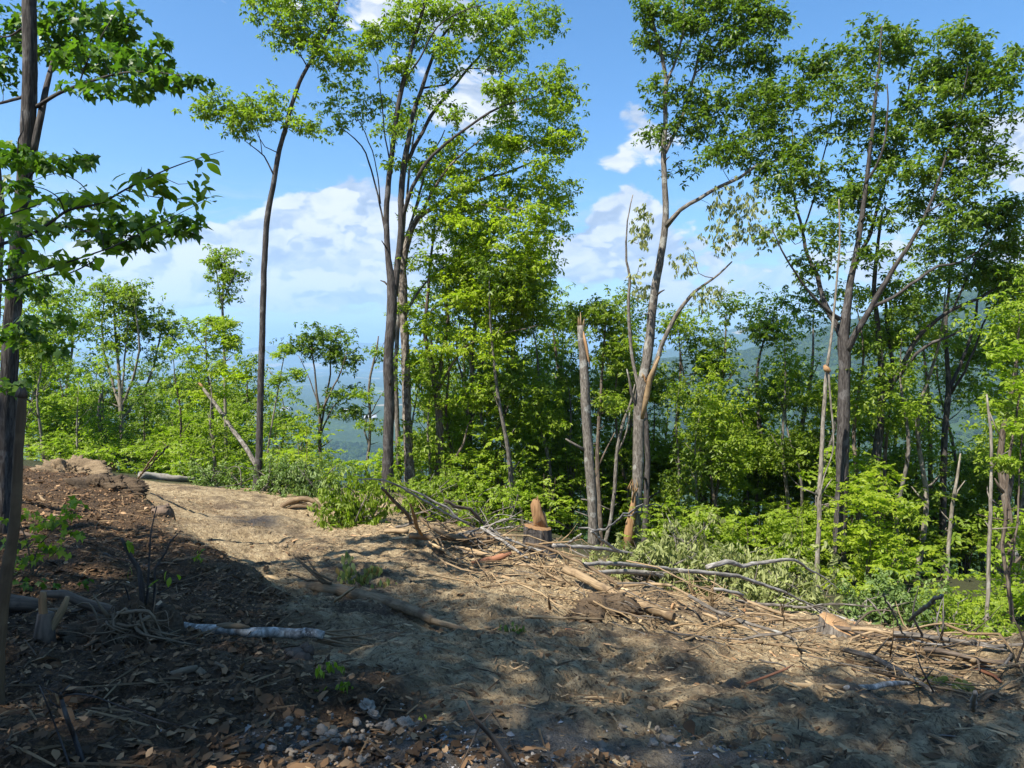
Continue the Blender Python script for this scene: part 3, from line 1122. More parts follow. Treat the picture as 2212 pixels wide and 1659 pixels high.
def tree(name, label, trunk, Y, limbs=(), blobs=(), bark='bark_grey', leaf='leaf_mid', size=0.12, kind='rosette', cat='tree', group=None,
         dens=1.0, seed=0, clump=20, spread=0.23, seg=12, twig_bark=None, base_ground=True, rough=0.07, dead=(), sink=0.25, top_break=False, tilt=0.35):
    """trunk and limbs: photo points (u, v, width[, dY]); blobs of leaves (u, v, ru, rv[, dY, depth, dens])"""
    rng = np.random.default_rng(1000 + seed)
    size = size * 1.08
    dens = dens * 1.8
    tp = np.array([px(t, Y, t[3] if len(t) > 3 else 0) for t in trunk])
    tr = np.array([t[2] * TW_ / 2 / F * Y for t in trunk])
    if base_ground:
        g = float(H(tp[0][0], tp[0][1]))
        if tp[0][2] > g + 0.25:
            tp = np.vstack([[tp[0][0], tp[0][1], g - sink], tp])
            tr = np.concatenate([[tr[0] * 1.35], tr])
        else:
            tp[0][2] = g - sink
            tr[0] *= 1.25
    b = np.array([tp[0][0], tp[0][1], tp[0][2] + sink])
    root = thing(name, label, cat, b, group)
    sk = Skel()
    path, rad = resample(tp, tr, max(0.12, Y / 90))
    wob = np.cumsum(rng.normal(0, .006, path.shape), 0)
    path = path + wob - np.linspace(0, 1, len(path))[:, None] * wob[-1] * .5
    rad = rad * (1 + .06 * vnoise(np.arange(len(rad)) * .55, np.zeros(len(rad)), seed))
    V, polys, rest = tube(path, rad, seg, rng, rough)
    put('trunk', V, polys, M[bark], root, {'rest': rest})
    for _ in range(int(rng.integers(3, 8))):
        i_ = int(rng.uniform(.15, .75) * (len(path) - 2))
        a_ = rng.uniform(0, 6.28)
        d_ = np.array([math.cos(a_), math.sin(a_), rng.uniform(.1, .8)])
        L_ = rng.uniform(.08, .45)
        r_ = min(rad[i_] * .35, rng.uniform(.010, .03))
        V, polys, rest = tube([path[i_], path[i_] + d_ * (rad[i_] + L_ * .5), path[i_] + d_ * (rad[i_] + L_) + rng.normal(0, .03, 3)], [r_ * 1.5, r_, r_ * .5], 6, rng, .1)
        put('dead_stub', V, polys, M[bark], root, {'rest': rest})
    sk.add(path, rad)
    for lm in limbs:
        lp = np.array([px(t, Y, t[3] if len(t) > 3 else 0.0) for t in lm])
        lr = np.array([t[2] * .74 / 2 / F * Y for t in lm])
        path, rad = resample(lp, lr, max(0.12, Y / 90))
        path[1:] += np.cumsum(rng.normal(0, 0.012, path[1:].shape), 0) * (Y / 20)
        V, polys, rest = tube(path, rad, max(6, seg - 4), rng, rough * 0.8)
        put('branch', V, polys, M[bark], root, {'rest': rest})
        sk.add(path, rad)
    C, subs = [], []
    cs = size * 2.3
    for bl in blobs:
        u, v, ru, rv = bl[:4]
        dy = bl[4] if len(bl) > 4 else 0.0
        ry = bl[5] if len(bl) > 5 else None
        dn = (bl[6] if len(bl) > 6 else 1.0) * dens
        c = px((u, v), Y, dy)
        ax = np.array([ru / F * Y, (ru + rv) / 2 / F * Y * 0.75 if ry is None else ry, rv / F * Y])
        n = dn * math.pi * ax[0] * ax[2] / (0.5 * (cs / 2) ** 2 * math.pi) * 2.5
        ns = max(3, int(n / clump))
        s = in_blob(c, ax, ns, rng)
        subs.append(s)
    if subs:
        subs = np.concatenate(subs)
        mb = MB()
        grow(sk, subs, mb, rng)
        if mb.n:
            o = mb.build('twigs', M[twig_bark or bark], root)
            o['kind'] = 'stuff'
        C = np.repeat(subs, clump, 0) + rng.normal(0, 1, (len(subs) * clump, 3)) * np.array([spread, spread, spread * 0.55]) * (size / 0.12) ** 0.5
        foliage('foliage', C, size, kind, M[leaf], root, rng, tilt)
    return root


# landmarks along the picture that labels refer to
LM = [(-200, 'the dark maple trunk'), (40, 'the dark maple trunk'), (265, 'the pale multi stemmed tree'), (487, 'the tufted pole tree'), (560, 'the slim dark trunk'),
      (695, 'the small round crowned tree'), (845, 'the twin trunks'), (1268, 'the snapped trunk'), (1385, 'the forked split trunk'), (1820, 'the big many limbed oak'),
      (2040, 'the bare ridge trunk'), (2135, 'the thin pale pole'), (2400, 'the thin pale pole')]


def between(u):
    lo = max([x for x in LM if x[0] <= u], key=lambda x: x[0])
    hi = min([x for x in LM if x[0] > u], key=lambda x: x[0])
    if lo[1] == hi[1]:
        return 'beyond ' + lo[1] if u > 1000 else 'behind ' + lo[1]
    return ('right of ' + lo[1]) if (u - lo[0]) < (hi[0] - u) else ('left of ' + hi[1])


_seen_labels = {}
_ORD = ['', 'second ', 'third ', 'fourth ', 'fifth ', 'sixth ', 'seventh ', 'eighth ', 'ninth ', 'tenth ', 'eleventh ', 'twelfth ']


def ordinal_labels(items, fmt):
    """items: list of (u, ...); gives each a label with its place among its like, counted outwards from a landmark"""
    by = {}
    for i, it in enumerate(items):
        by.setdefault(between(it[0]), []).append(i)
    labs = [None] * len(items)
    for k, ids in by.items():
        lm = k.split(' ', 2)[-1] if k.startswith(('right', 'left')) else k.split(' ', 1)[1]
        lu = [x[0] for x in LM if x[1] == k.split(' of ')[-1].replace('behind ', '').replace('beyond ', '')][0]
        ids = sorted(ids, key=lambda i: abs(items[i][0] - lu))
        for n, i in enumerate(ids):
            o = _ORD[n]
            labs[i] = fmt(items[i], o, k, len(ids))
    return labs


# ------------------------------------------------------------------ the standing trees one can name
# slim dark trunk
tree('slim_tree', 'slim dark bare trunk leaning right at the top, sparse leafy side branches', [(553, 1068, 25), (558, 980, 21), (562, 850, 20), (565, 700, 19), (570, 560, 18), (577, 470, 17), (590, 385, 15), (603, 325, 14), (618, 270, 13), (638, 195, 12), (662, 145, 10), (692, 95, 9), (716, 45, 8), (735, -20, 7), (750, -90, 5)],
     19, [[(590, 375, 5), (570, 338, 4, .2), (545, 318, 3, .4), (528, 305, 2, .5)], [(566, 332, 3, .2), (560, 290, 2, .3), (545, 255, 2, .3)], [(600, 330, 3), (572, 320, 2.4, -.3), (545, 270, 1.6, -.5)],
          [(692, 95, 5), (650, 45, 3, .3), (610, 25, 2, .4)], [(664, 145, 4), (640, 110, 3, -.3), (610, 60, 2, -.5), (570, 30, 1.5, -.6)], [(716, 45, 4), (725, 10, 3), (700, -20, 2)], [(660, 145, 3), (680, 120, 2, .3), (722, 128, 1.5, .3)]],
     [(545, 238, 62, 42), (590, 225, 24, 24), (470, 245, 55, 16, .3, .5, .6), (452, 222, 14, 18), (640, 275, 36, 20), (515, 275, 30, 22, 0, .5, .6), (610, 50, 65, 42), (660, 95, 46, 28), (580, 15, 40, 22), (705, 115, 30, 26), (735, 120, 26, 20), (700, 30, 40, 40), (655, 5, 50, 26)],
     bark='bark_dark', leaf='leaf_mid', size=0.115, dens=1.0, seed=1, spread=0.22)

# twin trunks
tree('twin_trunk_tree', 'tall dark tree splitting into twin trunks, crown sweeping up and right', [(836, 1060, 36), (839, 980, 32), (843, 880, 31), (840, 780, 31), (846, 690, 31), (848, 625, 30), (839, 560, 18), (834, 480, 17), (838, 400, 16), (846, 330, 15), (856, 250, 14), (870, 180, 14), (888, 110, 12), (905, 50, 11), (922, -15, 9), (940, -90, 6)],
     20.0, [[(852, 640, 20), (862, 560, 19), (868, 480, 18), (869, 420, 18), (876, 360, 17), (884, 310, 15), (892, 255, 13), (915, 190, 11, .2), (945, 115, 8, .4), (975, 70, 6, .6), (1040, 10, 4, .8)],
            [(876, 350, 12), (905, 300, 11, .2), (940, 235, 10, .5), (985, 175, 8, .8), (1030, 120, 7, 1.0), (1075, 70, 5, 1.2), (1120, 25, 3, 1.4)],
            [(866, 480, 12), (890, 400, 11, -.3), (925, 345, 10, -.5), (965, 305, 8, -.7), (1020, 265, 7, -.9), (1060, 238, 6, -1.0), (1110, 218, 4, -1.1), (1160, 205, 2, -1.2)],
            [(915, 190, 6, .2), (960, 180, 5, .3), (1000, 150, 4, .3), (1060, 150, 3, .2), (1110, 170, 2, .1)],
            [(832, 500, 6), (822, 440, 5, .2), (803, 370, 5, .4), (780, 320, 4, .5), (752, 290, 3, .5), (720, 268, 2, .5)],
            [(822, 440, 4, .2), (812, 350, 3, .2), (792, 290, 3, 0), (770, 250, 2, 0)],
            [(842, 350, 4), (830, 280, 4, -.2), (822, 200, 3, -.3), (815, 140, 2, -.3)],
            [(870, 180, 6), (905, 130, 5, -.3), (945, 60, 4, -.5), (1000, 25, 3, -.6), (1060, 10, 2, -.7)]],
     [(845, 95, 70, 52, .2), (815, 75, 40, 40), (865, 165, 50, 40), (740, 115, 40, 40, .3), (745, 190, 40, 34, .3), (715, 270, 34, 38, .5), (800, 215, 30, 50, .2, .8, .6), (940, 40, 70, 46), (1030, 40, 90, 52, .6), (1130, 25, 70, 40, 1.0), (1120, 110, 80, 36, .3), (1180, 60, 20, 50, .6, .6, .6), (1060, 110, 70, 40, .6), (1150, 170, 80, 46, -.8), (1225, 200, 40, 50, -1.0),
      (980, 130, 60, 44), (1080, 200, 60, 36, -.9), (960, 220, 50, 50, -.4, 1.2, .7), (870, 300, 40, 60, -.4, .8, .5), (890, 20, 50, 40)],
     bark='bark_dark', leaf='leaf_mid', size=0.12, dens=0.72, seed=2, seg=16, rough=0.09)

# the yellow-green tree right of it, shaggy trunk
tree('shaggy_tree', 'straight tree with flaking shaggy bark and a bright yellow green crown', [(886, 1062, 30), (883, 960, 28), (880, 860, 27), (877, 760, 26), (872, 690, 26), (870, 610, 24), (872, 560, 21), (886, 505, 18), (905, 470, 16), (935, 450, 14, .2), (965, 430, 12, .4), (1000, 405, 11, .6), (1050, 385, 10, .8), (1100, 372, 7, 1.0), (1150, 350, 4, 1.2)],
     20.6, [[(905, 470, 9), (930, 420, 8, -.2), (950, 385, 7, -.4), (990, 340, 5, -.6), (1040, 300, 3, -.7)], [(880, 520, 8), (900, 440, 7, .4), (915, 380, 6, .5), (935, 330, 5, .6), (960, 280, 3, .6)],
            [(935, 450, 7, .2), (985, 460, 6, 0), (1040, 440, 5, -.3), (1100, 450, 3, -.5), (1160, 440, 2, -.6)], [(872, 690, 8), (900, 640, 7, .3), (930, 600, 5, .5), (980, 560, 3, .6)], [(1050, 385, 5, .8), (1120, 330, 4, .8), (1190, 290, 3, .8), (1230, 250, 2, .8)]],
     [(1010, 330, 90, 55, 0), (1100, 300, 90, 52, .6), (1185, 290, 60, 60, .8), (1225, 310, 30, 40, .8), (1000, 410, 90, 46, 0), (1100, 400, 90, 56, .5), (1180, 400, 50, 60, .5), (960, 480, 80, 50, 0), (1060, 490, 100, 56, -.3), (1150, 480, 60, 50, -.4), (930, 350, 40, 40), (980, 560, 90, 50, .3), (1080, 570, 100, 50, 0), (1150, 590, 60, 40), (915, 560, 40, 60, .3, .8, .5), (900, 690, 40, 24, 0, .5, .5), (905, 780, 26, 20, 0, .4, .5), (1120, 240, 70, 30, .6), (1180, 520, 50, 50, .3), (1010, 640, 80, 50, .2), (1100, 660, 80, 50, .1), (960, 740, 60, 46, .2, 1.2, .8), (1060, 740, 70, 46, 0, 1.2, .8), (1170, 650, 60, 40, .4), (1210, 230, 36, 40, .8), (1215, 420, 26, 40, .6)],
     bark='bark_shag', leaf='leaf_yellow', size=0.115, dens=0.82, seed=3, seg=16, rough=0.16)
tree('straight_tree', 'thin straight grey trunk standing between the twin trunks and shaggy tree', [(862, 1055, 17), (860, 960, 16), (856, 850, 15), (857, 760, 14), (862, 680, 13), (866, 600, 12), (872, 520, 10), (880, 430, 8), (890, 330, 6), (905, 240, 4)], 22,
     [[(872, 520, 5), (900, 450, 4), (930, 380, 2)]], [(905, 260, 50, 50, 0, 1.2, .6), (930, 380, 40, 40, 0, 1, .5), (880, 640, 30, 60, 0, .6, .25)], bark='bark_grey', leaf='leaf_yellow', size=0.11, seed=4)

# trunks right of it
tree('crooked_tree', 'crooked brown trunk with two forks right of the shaggy tree', [(946, 1060, 26), (950, 980, 23), (949, 900, 22), (943, 845, 22), (936, 800, 20), (926, 760, 16), (918, 715, 12), (924, 640, 10), (932, 560, 8), (944, 470, 6)], 21.4,
     [[(944, 845, 13), (955, 770, 12, .2), (968, 700, 11, .3), (962, 630, 10, .4), (975, 560, 8, .5), (988, 480, 5, .5), (1000, 400, 3, .5)], [(944, 850, 8), (975, 790, 7, -.4), (1010, 745, 6, -.6), (1060, 725, 5, -.8), (1110, 715, 3, -1.0), (1160, 700, 2, -1.1)], [(955, 1000, 12), (985, 985, 9, -.2), (1000, 960, 7, -.3), (1010, 920, 4, -.4)]],
     [(960, 600, 70, 50), (1000, 520, 70, 50, .4), (930, 690, 30, 40, 0, .6, .5), (1030, 640, 60, 40, .3), (1000, 850, 50, 40, -.4, .8, .6), (1080, 740, 70, 26, -.8, .6, .5)], bark='bark_brown', leaf='leaf_yellow', size=0.11, seed=5, dens=.8)
tree('leaning_tree', 'grey brown trunk leaning right below the bright yellow green crown', [(1018, 1075, 20), (1015, 990, 18), (1012, 900, 17), (1020, 830, 15), (1016, 760, 14), (1026, 690, 12), (1034, 620, 10), (1050, 540, 7), (1066, 470, 5)], 23,
     [[(1020, 830, 8), (1050, 770, 6), (1075, 740, 4), (1100, 690, 3)], [(1016, 880, 7), (1000, 820, 6, .3), (985, 760, 5, .4), (990, 690, 3, .5)]], [(1070, 520, 90, 60), (1120, 640, 70, 50), (1040, 650, 50, 50), (1100, 760, 50, 40, 0, 1, .6)], bark='bark_brown', leaf='leaf_mid', size=0.115, seed=6, dens=.85)
tree('forked_sapling', 'thin dark stem with a curved side shoot left of the tall cut stump', [(1090, 1110, 10), (1086, 1010, 9), (1090, 900, 8), (1095, 800, 7), (1100, 700, 6), (1112, 600, 4)], 22,
     [[(1040, 1010, 6), (1065, 940, 5, -.4), (1090, 890, 5, -.5), (1105, 840, 4, -.6)]], [(1130, 620, 80, 60), (1120, 800, 70, 50), (1150, 700, 60, 50), (1060, 860, 60, 40)], bark='bark_dark', leaf='leaf_mid', size=0.11, seed=7, dens=.8)

# snapped trunk, no crown
snap = tree('snapped_tree', 'tall grey trunk snapped off at the top with a torn splinter, no crown', [(1282, 1180, 32), (1281, 1120, 31), (1277, 1050, 31), (1271, 960, 30), (1267, 880, 29), (1264, 800, 27), (1258, 740, 23), (1255, 702, 18)], 19, bark='bark_grey', seed=8, seg=18, rough=0.08, cat='dead tree')
sp = P(1262, 722, 18.9)
V, po, re = tube([P(1259, 716, 18.9), P(1266, 745, 18.82), P(1271, 775, 18.80), P(1275, 795, 18.78)], [0.03, 0.045, 0.03, 0.006], 6, flat=0.5)
put('splinter', V, po, M['wood_orange'], snap, {'rest': re})
for i, (u0, du, hgt) in enumerate([(1250, -1, 16), (1254, 0, 26), (1260, 2, 12)]):
    V, po, re = tube([P(u0, 706, 19), P(u0 + du * .5, 700 - hgt * .5, 19), P(u0 + du, 700 - hgt, 19)], [0.045, 0.025, 0.004], 5, flat=0.4)
    put('splinter', V, po, M['wood'], snap, {'rest': re})
V, po, re = tube([P(1268, 975, 19), P(1245, 962, 18.8), P(1222, 948, 18.7)], [0.05, 0.035, 0.02], 6)
put('branch', V, po, M['bark_grey'], snap, {'rest': re})

# forked tree with split wood at its foot
fk = tree('forked_tree', 'forked grey trunk with split orange wood at its foot and torn limbs', [(1366, 1200, 40), (1370, 1150, 36), (1376, 1060, 33), (1380, 960, 33), (1384, 880, 34), (1388, 845, 34), (1397, 800, 30), (1405, 740, 28), (1412, 660, 26), (1422, 590, 24), (1432, 530, 22), (1437, 480, 21), (1436, 400, 18), (1433, 330, 16), (1437, 270, 14), (1438, 215, 13), (1441, 170, 12), (1430, 110, 11), (1416, 60, 9), (1398, 10, 7), (1385, -50, 5)], 19,
     [[(1388, 850, 20), (1410, 805, 15, -.2), (1430, 745, 13, -.3), (1455, 690, 13, -.4), (1478, 655, 11, -.5), (1500, 630, 9, -.5), (1540, 600, 6, -.6), (1580, 560, 4, -.6)],
      [(1382, 850, 10), (1370, 790, 10, .2), (1364, 740, 10, .2), (1362, 660, 9, .3), (1364, 600, 8, .3), (1357, 545, 6, .3), (1360, 480, 4, .3), (1372, 420, 3, .3)],
      [(1438, 490, 15), (1470, 455, 12, -.3), (1510, 430, 11, -.4), (1555, 405, 10, -.5), (1600, 385, 9, -.5), (1635, 360, 8, -.5), (1690, 345, 5, -.5), (1760, 300, 3, -.5)],
      [(1437, 330, 11), (1460, 280, 10, .3), (1485, 220, 9, .5), (1500, 160, 8, .7), (1515, 100, 6, .8), (1535, 50, 4, .9), (1545, 0, 3, 1.0)],
      [(1440, 180, 8), (1460, 130, 7, .2), (1475, 80, 6, .3), (1480, 20, 4, .3), (1476, -40, 3, .3)],
      [(1500, 160, 5, .7), (1545, 120, 4, .8), (1590, 90, 3, .9), (1640, 70, 2, 1.0)],
      [(1378, 885, 9), (1366, 850, 8, -.2), (1362, 820, 6, -.3), (1358, 800, 3, -.3)]],
     [(1420, 45, 50, 46), (1440, 95, 44, 32), (1500, 40, 70, 50, .4), (1590, 40, 80, 52, .7), (1640, 60, 50, 60, .9), (1560, 130, 90, 52, .7), (1650, 150, 46, 50, .9), (1490, 190, 50, 42, .4), (1590, 220, 90, 52, .3), (1650, 260, 50, 50, 0), (1530, 280, 70, 46, .2), (1610, 320, 80, 46, -.2), (1670, 380, 46, 52, -.5), (1500, 340, 50, 40, 0, 1.2, .7), (1415, 200, 16, 34, 0, .5, .7), (1425, 290, 22, 30, 0, .5, .6), (1400, 20, 40, 30), (1610, 0, 60, 34, .7), (1500, -20, 80, 30, .4)],
     bark='bark_grey', leaf='leaf_dark', size=0.125, seed=9, seg=18, rough=0.08, dens=.95)
rng = np.random.default_rng(44)
V, po, re = tube([P(1356, 1196, 18.72), P(1360, 1150, 18.74), P(1366, 1100, 18.76), P(1372, 1055, 18.80)], [0.15, 0.13, 0.09, 0.02], 8, rng, 0.15, flat=0.55)
put('split_wood', V, po, M['wood_orange'], fk, {'rest': re})
V, po, re = tube([P(1386, 905, 18.78), P(1396, 860, 18.74), P(1404, 815, 18.72), P(1424, 770, 18.55)], [0.05, 0.09, 0.08, 0.03], 7, rng, 0.12, flat=0.4)
put('split_wood', V, po, M['wood'], fk, {'rest': re})
for u0, v0, n_, sz_ in [(1368, 1062, 7, .35), (1398, 822, 6, .3), (1362, 1120, 5, .3)]:
    for _ in range(n_):
        p0_ = P(u0 + rng.normal(0, 6), v0 + rng.uniform(-10, 30), 18.72)
        e_ = p0_ + np.array([rng.normal(0, .05), rng.normal(0, .04), sz_ * rng.uniform(.4, 1)])
        V, po, re = tube([p0_, (p0_ + e_) / 2 + rng.normal(0, .01, 3), e_], [.035, .022, .002], 5, rng, .2, flat=.5)
        put('splinter', V, po, M['wood' if rng.uniform() < .5 else 'wood_orange'], fk, {'rest': re})
# withered leaves hanging from the torn limb of that tree
C = np.concatenate([in_blob(P(u, v, 18.4), np.array([ru, ru, rv]) / F * 19, n, rng) for u, v, ru, rv, n in [(1590, 440, 60, 60, 90), (1640, 500, 50, 50, 60), (1390, 490, 30, 50, 60), (1560, 500, 50, 50, 60), (1385, 600, 24, 50, 30), (1470, 560, 30, 40, 26), (1530, 640, 40, 30, 30)]])
mb = MB()
sk = Skel()
sk.add(np.array([P(1470, 455, 18.6), P(1510, 430, 18.6), P(1555, 405, 18.5), P(1600, 385, 18.5), P(1635, 360, 18.5), P(1364, 600, 19.2), P(1362, 520, 19.2), P(1478, 655, 18.5), P(1540, 600, 18.4)]), np.full(9, 0.06))
grow(sk, C[::4], mb, rng)
mb.build('dead_twigs', M['bark_brown'], fk)['kind'] = 'stuff'
foliage('withered_leaves', C, 0.13, 'hang', M['leaf_wilt'], fk, rng)

tree('split_companion', 'dark leaning stem close behind the forked split trunk', [(1392, 1195, 20), (1396, 1100, 18), (1398, 1000, 17), (1395, 920, 15), (1390, 860, 10)], 19.7, bark='bark_dark', seed=10)
tree('thin_leaning_tree', 'thin crooked stem leaning up to the forked split trunk from its left', [(1310, 1165, 13), (1322, 1120, 12), (1330, 1050, 12), (1333, 985, 11), (1345, 920, 10), (1362, 870, 7), (1372, 830, 4)], 20.5, [[(1335, 975, 6), (1352, 930, 5), (1360, 880, 3)]], [(1320, 880, 50, 50, 0, 1, .5), (1340, 740, 50, 60, .4, 1, .6)], bark='bark_grey', leaf='leaf_mid', size=.11, seed=11)
tree('narrow_tree', 'narrow brown tree close behind the snapped trunk on its right', [(1300, 1190, 16), (1298, 1110, 15), (1292, 1000, 13), (1294, 930, 11), (1298, 860, 9), (1305, 760, 7), (1312, 680, 4)], 21, [[(1292, 1010, 6), (1310, 970, 5), (1330, 935, 3)]], [(1310, 700, 55, 55), (1280, 660, 50, 40), (1330, 770, 50, 50), (1300, 860, 40, 40, 0, 1, .6)], bark='bark_brown', leaf='leaf_mid', size=.11, seed=12)

# big oak on the right
tree('oak_tree', 'big dark oak with many spreading limbs and the widest crown', [(1812, 1290, 44), (1812, 1200, 40), (1816, 1080, 37), (1820, 960, 36), (1823, 860, 35), (1824, 780, 36), (1822, 730, 34), (1826, 690, 28), (1835, 620, 20), (1845, 560, 17), (1858, 480, 15), (1868, 400, 13), (1880, 310, 11), (1890, 220, 9), (1900, 130, 6), (1905, 60, 4)], 17.5,
     [[(1818, 730, 19), (1800, 690, 17, .2), (1780, 650, 15, .4), (1768, 600, 13, .6), (1748, 555, 11, .8), (1735, 500, 9, 1.0), (1722, 430, 7, 1.1), (1715, 360, 5, 1.2), (1720, 280, 3, 1.2)],
      [(1828, 760, 22), (1850, 715, 18, -.3), (1880, 665, 16, -.5), (1905, 620, 14, -.7), (1935, 570, 12, -.9), (1965, 525, 10, -1.0), (2000, 460, 8, -1.1), (2025, 400, 7, -1.2), (2050, 320, 5, -1.2), (2075, 230, 4, -1.2), (2090, 140, 2, -1.2)],
      [(1836, 610, 13), (1852, 560, 12, .4), (1870, 520, 11, .6), (1885, 470, 9, .8), (1905, 400, 8, 1.0), (1935, 300, 6, 1.2), (1960, 210, 5, 1.4), (1975, 120, 3, 1.4)],
      [(1812, 690, 10), (1780, 660, 8, -.4), (1740, 620, 6, -.6), (1700, 560, 5, -.8), (1670, 500, 3, -.9)],
      [(1880, 665, 10, -.5), (1930, 640, 9, -.8), (1985, 600, 8, -1.0), (2030, 570, 7, -1.2), (2080, 560, 5, -1.3), (2140, 520, 3, -1.4)],
      [(1735, 500, 6, 1.0), (1760, 420, 5, 1.2), (1780, 330, 4, 1.3), (1800, 240, 3, 1.4), (1810, 150, 2, 1.4)],
      [(1868, 400, 7), (1900, 340, 6, -.2), (1915, 260, 5, -.3), (1920, 180, 3, -.3)],
      [(2000, 460, 5, -1.1), (2060, 420, 4, -1.2), (2110, 360, 3, -1.2), (2150, 300, 2, -1.2)]],
     [(1775, 150, 55, 52, 1.2), (1720, 210, 55, 56, 1), (1850, 190, 70, 60, .4), (1930, 120, 70, 60, .6), (1905, 60, 60, 30, .3), (2010, 150, 80, 60, 0), (2080, 90, 60, 50, -.6), (2140, 110, 60, 46, -1), (2180, 130, 34, 46, -1.2), (2090, 190, 80, 56, -1.0), (2165, 230, 34, 46, -1.2), (2060, 270, 70, 56, -.9), (1980, 240, 70, 60, .6), (1740, 310, 60, 56, 1), (1830, 300, 70, 60, .8), (1930, 330, 70, 56, .6), (1790, 400, 70, 52, .8), (1720, 400, 50, 46, .6), (1880, 420, 60, 50, .3),
      (2010, 380, 70, 56, -.6), (2090, 370, 60, 46, -1.2), (2150, 330, 40, 40, -1.2), (1960, 450, 60, 50, 0), (1830, 490, 70, 46, .2), (2050, 470, 70, 46, -1), (1710, 470, 40, 40, -.4, 1, .6), (1760, 560, 40, 40, .2, 1, .5), (1900, 540, 60, 40, -.2, 1, .7), (2000, 540, 60, 40, -.8, 1, .7), (2110, 280, 40, 60, -1.1), (1860, 110, 50, 40, .8)],
     bark='bark_dark', leaf='leaf_dark', size=0.125, seed=13, seg=18, rough=0.10, dens=.9)
tree('dark_forked_tree', 'dark tree forking low right behind the big oak, limbs reaching right', [(1886, 1280, 30), (1888, 1180, 27), (1890, 1080, 25), (1898, 980, 25), (1905, 900, 24), (1910, 850, 24), (1905, 780, 17), (1898, 700, 15), (1890, 620, 13), (1896, 540, 10), (1905, 460, 7)], 18.6,
     [[(1910, 850, 15), (1925, 800, 12, .2), (1922, 740, 11, .4), (1910, 680, 9, .5), (1906, 600, 6, .6)], [(1912, 860, 17), (1945, 800, 14, -.3), (1975, 740, 13, -.5), (2010, 700, 11, -.7), (2060, 665, 10, -.9), (2120, 640, 8, -1.0), (2180, 600, 6, -1.2), (2240, 560, 4, -1.3)], [(1945, 810, 9, -.3), (1985, 765, 9, -.6), (2020, 740, 8, -.8), (2075, 720, 6, -1.0), (2120, 690, 5, -1.1)], [(2060, 665, 6, -.9), (2090, 600, 5, -.9), (2120, 520, 4, -.9), (2150, 450, 2, -.9)]],
     [(2120, 590, 60, 40, -1), (2180, 540, 50, 46, -1.2), (2150, 470, 60, 46, -1), (2200, 440, 40, 50, -1.2), (1900, 620, 50, 40, .3, 1, .6), (2060, 610, 60, 34, -.8, .9, .6), (2210, 620, 40, 60, -1.2), (1880, 760, 40, 30, 0, .6, .5), (1960, 650, 50, 30, -.4, .7, .5)], bark='bark_dark', leaf='leaf_dark', size=0.125, seed=14, seg=14)
tree('ridge_tree', 'bare dark trunk forking high up in front of the wooded ridge', [(2033, 1245, 22), (2036, 1150, 20), (2038, 1050, 19), (2041, 950, 18), (2046, 880, 17), (2050, 830, 16), (2046, 770, 12), (2044, 700, 10), (2052, 620, 8), (2060, 540, 6), (2068, 460, 4)], 19.5,
     [[(2052, 840, 11), (2072, 790, 10, .2), (2092, 740, 9, .4), (2106, 690, 8, .5), (2118, 630, 6, .6), (2136, 560, 4, .6), (2150, 490, 3, .6)], [(2054, 850, 8), (2085, 800, 7, -.3), (2110, 750, 6, -.4), (2125, 700, 5, -.5), (2150, 660, 4, -.6), (2190, 600, 3, -.6)]],
     [(2070, 520, 50, 40), (2130, 560, 50, 40, .5, 1, .7), (2180, 600, 50, 50, -.5), (2060, 590, 40, 30, 0, 1, .5)], bark='bark_dark', leaf='leaf_dark', size=0.12, seed=15)
tree('shaded_tree', 'thick dark shaded trunk standing in the gloom near the right edge', [(2158, 1290, 30), (2162, 1200, 28), (2168, 1120, 26), (2180, 1040, 24), (2188, 960, 20), (2192, 860, 16), (2196, 760, 12)], 19, [[(2188, 960, 9), (2205, 880, 7), (2215, 800, 4)]], [(2200, 760, 60, 60, 0, 1.5), (2180, 880, 50, 40, 0, 1, .7)], bark='bark_dark', leaf='leaf_bright', size=.12, seed=16)
pb = tree('broken_pole_tree', 'pale pole snapped halfway with its top bent over against the oak', [(1765, 1240, 15), (1768, 1150, 14), (1771, 1050, 13), (1774, 960, 13), (1779, 880, 12), (1784, 820, 12), (1787, 798, 12)], 16.6, bark='bark_pale', seed=17, cat='dead tree')
for pts, w in [([(1786, 796), (1793, 750), (1800, 690), (1808, 600), (1814, 520), (1812, 430)], 9), ([(1790, 800), (1793, 850), (1800, 930), (1798, 980), (1780, 1030), (1770, 1080)], 6)]:
    q = np.array([P(u, v, 16.4) for u, v in pts])
    path, rad = resample(q, np.linspace(w, w * .45, len(q)) * .75 / 2 / F * 16.5, .15)
    V, po, re = tube(path, rad, 7, rng, .08)
    put('branch', V, po, M['bark_pale'], pb, {'rest': re})
V, po, re = tube([P(1782, 790, 16.5), P(1787, 797, 16.4), P(1793, 803, 16.35)], [.05, .08, .03], 6, rng, .3)
put('splinter', V, po, M['wood_orange'], pb, {'rest': re})
tree('thin_pole', 'thin pale pole broken at the top, rooted at the right slash line', [(2131, 1400, 12), (2133, 1300, 11), (2137, 1200, 11), (2141, 1100, 10), (2144, 1000, 9), (2142, 930, 8), (2137, 880, 7), (2134, 850, 4)], 11.0, [[(2144, 1010, 4), (2160, 985, 3), (2180, 975, 2)], [(2137, 890, 4), (2150, 920, 3), (2165, 950, 2)]], [(2160, 1000, 26, 16, 0, .3, .4)], bark='bark_pale', leaf='leaf_bright', size=.07, seed=18, cat='dead tree', spread=.12)
tree('peeled_tree', 'thin peeled stem beside the bare ridge trunk, torn and pale', [(2046, 1230, 12), (2052, 1150, 11), (2058, 1090, 10), (2066, 1030, 8), (2074, 980, 4)], 18.5, [[(2058, 1090, 5), (2070, 1060, 4), (2085, 1040, 2)]], bark='bark_pale', seed=19, cat='dead tree')
